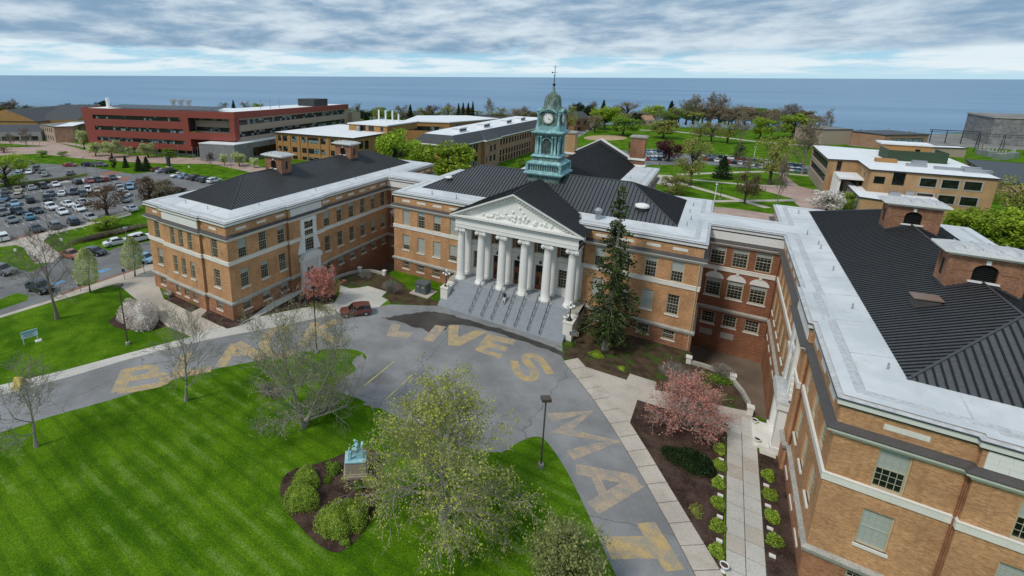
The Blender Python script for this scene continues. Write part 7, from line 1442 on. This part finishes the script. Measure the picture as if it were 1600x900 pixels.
# tiny cars on the rear car parks
tm = {}
def tiny(col):
    if col in tm: return tm[col]
    b = MB(); b.hull8([(-2.3, -0.9, 0.25), (2.3, -0.9, 0.25), (2.3, 0.9, 0.25), (-2.3, 0.9, 0.25)], [(-2.25, -0.88, 0.95), (2.2, -0.86, 0.8), (2.2, 0.86, 0.8), (-2.25, 0.88, 0.95)]); b.hull8([(-1.9, -0.82, 0.9), (1.1, -0.82, 0.88), (1.1, 0.82, 0.88), (-1.9, 0.82, 0.9)], [(-1.3, -0.62, 1.42), (0.4, -0.62, 1.45), (0.4, 0.62, 1.45), (-1.3, 0.62, 1.42)], 1); b.box(-1.3, -0.62, 1.44, 0.4, 0.62, 1.48)
    for x in (-1.4, 1.4): b.box(x-0.33, -0.92, 0.0, x+0.33, 0.92, 0.5, 2)
    tm[col] = b.mesh('parked_car', [col, 'car_glass', 'tyre']); return tm[col]
cr_ = random.Random(12); cols = [Wh, Si, Gr, Bk, Bl, Rd, Sk, Nv, Wh, Si, Gr]
spots = []
for u in range(900, 986, 6): spots += [(u, 225+(u-900)*0.17+12, 'left'), (u+3, 233+(u-900)*0.16+10, 'left')]
for u in range(1012, 1042, 6): spots += [(u, 238, 'mid'), (u+2, 244, 'mid'), (u+1, 250, 'mid')]
for u in range(1098, 1258, 9): spots += [(u, 243+(u-1098)*0.118, 'right'), (u+4, 250+(u-1098)*0.118, 'right')]
for u in range(1188, 1258, 8): spots.append((u, 262+(u-1188)*0.1, 'right'))
W_ = dict(left='behind the auditorium gable', mid='between the chimney and the dark red tree', right='on the long rear car park beyond the lawn paths')
for u, v, k in spots:
    p = gp(u, v); c_ = cr_.choice(cols); o = inst('parked_car', tiny(c_), None, (p.x, p.y, 0.02), R(90)+cr_.uniform(-.1, .1)); tag(o, 'distant %s car parked %s' % (NICE[c_], W_[k]), 'car', 'distant cars '+W_[k])
for i, (u, v) in enumerate([(903, 208), (908, 205), (913, 202), (918, 199.5)]): p = gp(u, v); o = inst('parked_car', tiny(cols[i]), None, (p.x+4, p.y, 0.02), R(100)); tag(o, 'distant %s car on the road down to the lake house' % NICE[cols[i]], 'car', 'distant cars on the lake road')
# bay lines in the big car park
for (ua, va, ub, vb, n) in ((0, 326, 135, 303, 14), (10, 352, 150, 326, 13), (10, 381, 140, 352, 9), (0, 306, 190, 283, 16)):
    a, b = gp(ua, va), gp(ub, vb); d = (b-a).normalized(); nn = Vector((-d.y, d.x, 0))
    for k in range(n): c = a+(b-a)*(k/n); q = [c-d*0.07-nn*2.5, c+d*0.07-nn*2.5, c+d*0.07+nn*2.5, c-d*0.07+nn*2.5]; struct(MB().add([(p.x, p.y, 0.018) for p in q], [(0, 1, 2, 3)]).build('parking_line', 'paint_white'))
# ============================================================ STREET FURNITURE
def lamp_post(label, u, v, vt, head_w=0.55, mat='iron', group=None):
    h = hat(u, v, vt); t = thing('street_lamp', label, 'street lamp', at(u, v), 0.6, group); MB().lathe((0, 0, 0), [(0.28, 0), (0.28, 0.35), (0.2, 0.4)], 10).build('footing', 'concrete_dull', t)
    MB().lathe((0, 0, 0.35), [(0.085, 0), (0.07, h-0.6)], 8).build('pole', mat, t); b = MB(); b.box(-head_w*0.7, -head_w*0.5, h-0.3, head_w*0.7, head_w*0.5, h); b.build('lamp_head', mat, t); MB().box(-head_w*0.5, -head_w*0.4, h-0.33, head_w*0.5, head_w*0.4, h-0.3).build('lens', 'white', t)
plain('pole_bronze', (0.075, 0.062, 0.05), 0.5, var=0.1)
lamp_post('dark square-headed lamp post on the lawn tip by the letter M', 845, 729, 621, 0.6, 'pole_bronze'); lamp_post('bronze lamp post beside the blossoming shrub', 200, 538, 444, 0.6, 'pole_bronze'); lamp_post('thin dark lamp post behind the many-stemmed tree', 495, 551, 447, 0.35, 'iron'); lamp_post('tall grey lamp post at the path and car park kerb', 77, 368, 299, 0.5, 'steel'); lamp_post('double-armed grey lamp post behind the white pear tree', 200, 386, 355, 0.6, 'steel'); lamp_post('lamp post beside the car park island hedge', 152, 276, 250, 0.5, 'steel'); lamp_post('lamp post on the far lane by the brick crossing', 133, 268, 246, 0.4, 'steel'); lamp_post('pale lamp post at the corner of the flat roof and lawn path', 1114, 327, 287, 0.35, 'white'); lamp_post('dark lamp post beside the diagonal rear path', 1125, 311, 292, 0.3, 'iron'); lamp_post('dark lamp post on the rear lawn below the red tree', 1030, 262, 246, 0.3, 'iron'); lamp_post('white post near the rear car park on the meadow', 1178, 246, 229, 0.6, 'white')
for i, u in enumerate((156, 197, 248, 279, 302, 310, 361, 382, 106, 119, 126, 52, 62)): v = 246 if u > 140 and u < 290 else (249 if u < 320 and u > 290 else (262 if u > 320 else 228)); lamp_post('slim pale lamp post along the promenade before the %s' % ('red building' if 140 < u < 315 else 'grey podium' if u > 320 else 'brick block and shed'), u, v, v-19, 0.25, 'steel', 'promenade lamps before the %s' % ('red building' if 140 < u < 315 else 'grey podium' if u > 320 else 'brick block and shed'))
for s_, lab in ((-1, 'five-globe iron lamp on the cheek wall beside the transformer'), (1, 'five-globe iron lamp on the cheek wall beside the spruce')):
    t = thing('globe_lamp', lab, 'street lamp', (s_*9.65, -5.55, 2.68)); b = MB(); b.lathe((0, 0, 0), [(0.32, 0), (0.32, 0.2), (0.16, 0.45), (0.09, 0.7), (0.07, 2.0), (0.1, 2.05), (0.05, 2.45)], 10); b.build('pole', 'iron', t); a = MB()
    for k in range(4): an = math.pi/2*k+0.4; a.tube([(0, 0, 1.85), (0.25*math.cos(an), 0.25*math.sin(an), 1.75), (0.45*math.cos(an), 0.45*math.sin(an), 1.95)], 0.035, 5)
    a.build('arms', 'iron', t)
    for k in range(5): an = math.pi/2*k+0.4; p = (0.45*math.cos(an), 0.45*math.sin(an), 2.12) if k < 4 else (0, 0, 2.62); g = MB(); g.lathe(p, [(0.02, -0.19), (0.13, -0.14), (0.19, 0), (0.13, 0.14), (0.02, 0.19)], 10); g.build('globe', 'white', t, True)
    t = thing('planter_urn', 'pale stone urn on the cheek wall beside the lamp near the %s' % ('transformer' if s_ < 0 else 'spruce'), 'planter', (s_*9.15, -5.95, 2.68)); b = MB(); b.lathe((0, 0, 0), [(0.2, 0), (0.2, 0.06), (0.09, 0.14), (0.12, 0.25), (0.28, 0.5), (0.32, 0.62)], 12); b.build('bowl', 'stone', t, True); MB().lathe((0, 0, 0.5), [(0.26, 0), (0.24, 0.1)], 10).build('soil', 'mulch', t)
for u, v, lab in ((1133, 672, 'stone urn planter on the path corner under the redbud'), (1178, 664, 'stone urn planter beside the curved parapet end'), (1182, 694, 'stone urn planter next to the wing doorstep'), (1130, 893, 'white rimmed urn at the end of the slab pavement')):
    t = thing('planter_urn', lab, 'planter', at(u, v)); t.scale = (0.8, 0.8, 0.8); b = MB(); b.lathe((0, 0, 0), [(0.24, 0), (0.24, 0.08), (0.12, 0.16), (0.15, 0.3), (0.30, 0.62), (0.38, 0.74), (0.38, 0.82), (0.32, 0.82), (0.3, 0.72)], 14, cap=False); b.build('bowl', 'stone_pale', t, True); MB().lathe((0, 0, 0.70), [(0.31, 0), (0.30, 0.04)], 12).build('soil', 'mulch', t)
# transformer
plain('transformer_green', (0.085, 0.105, 0.11), 0.5, var=0.12)
pc = gp(661, 462); t = thing('transformer_box', 'dark grey green electrical transformer box on its concrete pad', 'transformer', (pc.x-0.6, pc.y+0.9, 0)); MB().box(-1.7, -1.5, 0, 1.9, 1.5, 0.18).build('pad', 'concrete', t); MB().box(-1.05, -0.85, 0.18, 1.05, 0.85, 1.85).build('cabinet', 'transformer_green', t); MB().box(-1.1, -0.9, 1.85, 1.1, 0.9, 1.93).build('lid', 'transformer_green', t); k = MB(); k.box(-0.01, -0.87, 0.25, 0.01, -0.85, 1.8); k.build('door_seam', 'black', t)
for x in (-0.5, 0.5): MB().box(x-0.12, -0.865, 1.2, x+0.12, -0.85, 1.45).build('warning_label', 'paint_yellow', t)
# signs
plain('sign_blue', (0.20, 0.42, 0.55), 0.5, var=0.06); plain('sign_pale', (0.62, 0.74, 0.78), 0.5, var=0.05); plain('sign_navy', (0.03, 0.09, 0.22), 0.5, var=0.05); plain('wood_yellow', (0.52, 0.40, 0.10), 0.6, var=0.15)
a, b = gp(37, 539), gp(60, 532); d = b-a; L = d.length; t = thing('lawn_sign', 'pale blue information board on two posts standing on the lawn', 'sign', (a.x, a.y, 0), math.atan2(d.y, d.x))
for x in (0.05, L-0.05): MB().box(x-0.05, -0.05, 0, x+0.05, 0.05, 1.75).build('post', 'white', t)
bd = MB().box(-0.1, -0.09, 0.85, L+0.1, -0.04, 1.85).build('board', 'sign_pale', t); k = MB(); k.box(-0.06, -0.10, 1.52, L+0.06, -0.09, 1.81); k.build('header_band', 'sign_blue', bd)
for i, (x0, x1, z) in enumerate(((0.1, 0.85, 1.38), (0.1, 0.7, 1.2), (0.2, 0.8, 1.02))): MB().box(L*x0, -0.098, z, L*x1, -0.09, z+0.07).build('lettering', 'sign_navy', bd)
MB().box(L-0.35, -0.5, 0, L+0.35, 0.25, 0.08).build('footing', 'stone', t)
pm = gp(895, 541); t = thing('historic_marker', 'small blue historical marker with cream edge on a post', 'sign', (pm.x, pm.y, 0), R(20)); MB().tube([(0, 0, 0), (0, 0, 1.6)], 0.05, 6).build('post', 'iron', t); n_ = [(-0.55, 1.55), (0.55, 1.55), (0.6, 2.1), (0.3, 2.2), (0, 2.4), (-0.3, 2.2), (-0.6, 2.1)]
m_ = MB(); m_.add([(x, -0.05, z) for x, z in n_]+[(x, 0.05, z) for x, z in n_], [tuple(range(7)), tuple(range(7, 14))[::-1]]+[(i, (i+1) % 7, 7+(i+1) % 7, 7+i) for i in range(7)]); pl_ = m_.build('plaque_rim', 'wood_yellow', t); m_ = MB(); m_.add([(x*0.92, -0.058, 1.6+(z-1.55)*0.92) for x, z in n_], [tuple(range(7))]); m_.build('plaque', 'sign_navy', pl_)
for i in range(4): MB().box(-0.4, -0.066, 1.68+i*0.11, 0.4, -0.06, 1.72+i*0.11).build('lettering', 'wood_yellow', pl_)
for u, v, vt, lab in ((98, 387, 372, 'white square sign on a post on the grass bank'), (27, 405, 388, 'white square sign on a post on the corner grass island'), (226, 428, 408, 'dark sign post beside the pear tree at the kerb'), (195, 437, 420, 'slim parking sign post in front of the pear tree'), (126, 455, 442, 'slim parking sign post by the first pear tree'), (296, 268, 259, 'white sign on the oval lawn')):
    h = hat(u, v, vt); t = thing('sign_post', lab, 'sign', at(u, v), 0.5); MB().tube([(0, 0, 0), (0, 0, h)], 0.04, 5).build('post', 'metal_dark', t); MB().box(-0.3, -0.05, h-0.6, 0.3, -0.02, h).build('plate', 'white' if u in (98, 27, 296) else 'metal_dark', t)
t = thing('kiosk_pylon', 'dark brown upright map pylon on the oval lawn', 'sign', at(264, 261)); MB().box(-0.9, -0.35, 0, 0.9, 0.35, 4.2).build('slab', 'metal_dark', t); MB().box(-1.3, -0.7, 0, 1.3, 0.7, 0.3).build('base', 'concrete', t)
t = thing('sandwich_board', 'yellow wooden A-frame board standing on the pavement', 'sign', at(32, 604), 0.5)
for s_ in (-1, 1): MB().hull8([(-0.5, s_*0.6, 0), (0.5, s_*0.6, 0), (0.5, s_*0.68, 0), (-0.5, s_*0.68, 0)], [(-0.5, 0.0, 1.2), (0.5, 0.0, 1.2), (0.5, s_*0.08, 1.2), (-0.5, s_*0.08, 1.2)]).build('panel', 'wood_yellow', t)
# bench
bp = gp(262, 463); t = thing('park_bench', 'grey slatted bench against the left wing end wall', 'bench', (bp.x, bp.y, 0.03), 0.0); plain('wood_grey', (0.30, 0.28, 0.26), 0.8, var=0.2)
for i in range(4): MB().box(-0.85, -0.28+i*0.14, 0.42, 0.85, -0.17+i*0.14, 0.46).build('seat_slat', 'wood_grey', t)
for i in range(3): MB().box(-0.85, 0.28, 0.56+i*0.14, 0.85, 0.32, 0.66+i*0.14).build('back_slat', 'wood_grey', t)
for x in (-0.78, 0.78):
    MB().box(x-0.04, -0.27, 0, x+0.04, -0.2, 0.62).build('leg', 'wood_grey', t); MB().box(x-0.04, 0.24, 0, x+0.04, 0.3, 0.95).build('leg', 'wood_grey', t); MB().box(x-0.05, -0.3, 0.62, x+0.05, 0.28, 0.67).build('armrest', 'wood_grey', t)
# power poles
for u, v, vt, lab in ((1533, 236, 201, 'lattice power pole beside the power station'), (1568, 330, 298, 'wooden power pole behind the near wing')):
    h = hat(u, v, vt); t = thing('power_pole', lab, 'pole', at(u, v), 0.4); MB().tube([(0, 0, 0), (0, 0, h)], [0.2, 0.13], 7).build('pole', 'bark', t)
    for z in (h-0.4, h-1.6): MB().box(-1.8, -0.1, z, 1.8, 0.1, z+0.2).build('crossarm', 'bark', t)
    for x in (-1.6, -0.6, 0.6, 1.6): MB().tube([(x, 0, h-0.2), (x, 0, h+0.15)], 0.07, 5).build('insulator', 'stone', t)
# ============================================================ FIGURES
def skinned(name, verts, edges, rads, mat, parent, sub=2):
    me = bpy.data.meshes.new(name); me.from_pydata(verts, edges, []); o = bpy.data.objects.new(name, me); COL.objects.link(o); o.parent = parent; me.materials.append(MT[mat])
    md = o.modifiers.new('skin', 'SKIN'); md.use_smooth_shade = True
    for i, r in enumerate(rads): me.skin_vertices[0].data[i].radius = (r, r) if not isinstance(r, tuple) else r
    me.skin_vertices[0].data[0].use_root = True; s = o.modifiers.new('sub', 'SUBSURF'); s.levels = s.render_levels = sub; return o
def chain(V, E, Rr, start, pts):
    prev = start
    for p, r in pts: V.append(p); Rr.append(r); E.append((prev, len(V)-1)); prev = len(V)-1
    return prev
def fingers(V, E, Rr, w, pos, dx, s=1.0):
    "five short finger chains from a wrist vertex"
    for k, (a, l) in enumerate(((-0.9, 0.055), (-0.35, 0.085), (0.0, 0.095), (0.3, 0.088), (0.6, 0.07))):
        b = Vector(pos)+Vector((dx*0.012*k-dx*0.024, math.sin(a)*0.03*s, -0.05*s)); t = b+Vector((dx*0.004*(k-2), math.sin(a)*0.02*s, -l*s*0.9)); chain(V, E, Rr, w, [(tuple(b), 0.016*s), (tuple(t), 0.009*s)])
def human(parent, mat, pose, s=1.0, name='body'):
    V, E, Rr = [], [], []; V.append(pose['pelvis']); Rr.append((0.16*s, 0.12*s)); ch = chain(V, E, Rr, 0, [(pose['waist'], (0.145*s, 0.11*s)), (pose['chest'], (0.18*s, 0.125*s)), (pose['neck'], 0.06*s)])
    chain(V, E, Rr, ch, [(pose['jaw'], 0.082*s), (pose['head'], 0.105*s), (pose['crown'], 0.075*s)]); chest = 2
    for k in ('armL', 'armR'):
        p = pose[k]; w = chain(V, E, Rr, chest, list(zip(p, (0.072*s, 0.055*s, 0.040*s, 0.034*s)))); fingers(V, E, Rr, w, p[-1], 1 if k == 'armR' else -1, s)
    for k in ('legL', 'legR'): chain(V, E, Rr, 0, list(zip(pose[k], (0.10*s, 0.075*s, 0.052*s, 0.048*s, 0.036*s))))
    return skinned(name, V, E, Rr, mat, parent)
plain('skin', (0.45, 0.27, 0.19), 0.6, var=0.05); plain('cloth_black', (0.015, 0.016, 0.02), 0.8, var=0.1); plain('cloth_pale', (0.5, 0.5, 0.5), 0.8, var=0.1); plain('hair', (0.03, 0.02, 0.015), 0.7, var=0.1)
yst = -4.75; zst = ZS-0.17-5*(ZS-0.17)/NST; ysl = zst-0.165
t = thing('person', 'person in black coat and pale trousers walking down the steps', 'person', (-0.15, yst, zst), R(10))
zl = -0.165*2
human(t, 'cloth_black', dict(pelvis=(0, 0, 0.93), waist=(0, 0, 1.1), chest=(0, -0.02, 1.33), neck=(0, -0.03, 1.50), jaw=(0, -0.05, 1.58), head=(0, -0.04, 1.67), crown=(0, -0.03, 1.74), armL=[(-0.2, -0.02, 1.42), (-0.25, 0.05, 1.15), (-0.24, -0.05, 0.93), (-0.23, -0.07, 0.87)], armR=[(0.2, -0.02, 1.42), (0.25, -0.03, 1.15), (0.24, -0.16, 0.95), (0.23, -0.18, 0.89)], legL=[(-0.1, 0, 0.85), (-0.1, -0.10, 0.48), (-0.1, -0.02, 0.10), (-0.1, -0.03, 0.05), (-0.1, -0.16, 0.04)], legR=[(0.1, 0, 0.85), (0.1, -0.2, 0.40), (0.1, -0.26, 0.10-0.165), (0.1, -0.27, 0.05-0.165), (0.1, -0.40, 0.04-0.165)]))
tr_ = MB(); tr_.tube([(-0.1, 0, 0.9), (-0.1, -0.10, 0.48), (-0.1, -0.02, 0.09)], [0.115, 0.092, 0.072], 10); tr_.tube([(0.1, 0, 0.9), (0.1, -0.2, 0.40), (0.1, -0.26, -0.07)], [0.115, 0.092, 0.072], 10); tr_.build('trousers', 'cloth_pale', t, True)
f_ = MB(); f_.lathe((0, -0.055, 1.64), [(0.02, -0.13), (0.085, -0.07), (0.108, 0.02), (0.09, 0.09), (0.03, 0.13)], 12, sx=0.85); f_.build('face', 'skin', t, True); h_ = MB(); h_.lathe((0, -0.03, 1.68), [(0.118, -0.02), (0.118, 0.04), (0.09, 0.1), (0.02, 0.135)], 12); h_.build('hair', 'hair', t, True)
# statue
sp_ = gp(553, 741); t = thing('bronze_statue', 'pale green bronze statue of a seated man with a child on stone plinth', 'statue', (sp_.x, sp_.y+0.3, 0), R(38)); t.scale = (1.16, 1.16, 1.16); plain('verdigris', (0.33, 0.55, 0.60), 0.65, var=0.25, scale=3)
b = MB(); b.box(-0.95, -0.72, 0, 0.95, 0.72, 0.22); b.box(-0.86, -0.63, 0.22, 0.86, 0.63, 0.34); plain('stone_tan', (0.36, 0.30, 0.24), 0.8, var=0.15, bump=0.1); b.build('plinth_base', 'stone_tan', t); MB().box(-0.78, -0.55, 0.34, 0.78, 0.55, 1.35).build('plinth', 'stone_tan', t); MB().box(-0.82, -0.59, 1.35, 0.82, 0.59, 1.45).build('bronze_slab', 'verdigris', t)
z = 1.45; k = MB(); k.box(0.05, -0.28, z, 0.6, 0.32, z+0.48); k.box(0.42, -0.28, z+0.48, 0.6, 0.32, z+1.05); k.build('chair', 'verdigris', t)
human(t, 'verdigris', dict(pelvis=(0.22, 0.02, z+0.62), waist=(0.2, 0.02, z+0.82), chest=(0.12, 0.02, z+1.08), neck=(0.03, 0.02, z+1.28), jaw=(-0.03, 0.02, z+1.36), head=(-0.04, 0.02, z+1.45), crown=(-0.03, 0.02, z+1.53), armL=[(0.1, -0.22, z+1.18), (-0.02, -0.32, z+0.92), (-0.28, -0.26, z+0.86), (-0.36, -0.24, z+0.86)], armR=[(0.1, 0.26, z+1.18), (0.08, 0.36, z+0.9), (-0.16, 0.28, z+0.74), (-0.24, 0.26, z+0.74)], legL=[(0.05, -0.12, z+0.58), (-0.3, -0.14, z+0.56), (-0.34, -0.14, z+0.14), (-0.34, -0.14, z+0.07), (-0.5, -0.14, z+0.05)], legR=[(0.05, 0.14, z+0.58), (-0.26, 0.17, z+0.58), (-0.22, 0.17, z+0.14), (-0.22, 0.17, z+0.07), (-0.38, 0.17, z+0.05)]), 1.12, 'seated_man')
human(t, 'verdigris', dict(pelvis=(-0.5, -0.34, z+0.58), waist=(-0.49, -0.34, z+0.7), chest=(-0.47, -0.33, z+0.86), neck=(-0.45, -0.32, z+0.98), jaw=(-0.43, -0.32, z+1.03), head=(-0.43, -0.32, z+1.10), crown=(-0.43, -0.32, z+1.16), armL=[(-0.47, -0.46, z+0.92), (-0.44, -0.5, z+0.76), (-0.36, -0.44, z+0.68), (-0.33, -0.42, z+0.67)], armR=[(-0.45, -0.2, z+0.92), (-0.38, -0.18, z+0.80), (-0.28, -0.2, z+0.8), (-0.25, -0.2, z+0.8)], legL=[(-0.5, -0.40, z+0.52), (-0.5, -0.41, z+0.3), (-0.5, -0.41, z+0.1), (-0.5, -0.41, z+0.05), (-0.6, -0.41, z+0.04)], legR=[(-0.5, -0.28, z+0.52), (-0.5, -0.27, z+0.3), (-0.5, -0.27, z+0.1), (-0.5, -0.27, z+0.05), (-0.6, -0.27, z+0.04)]), 0.68, 'child')
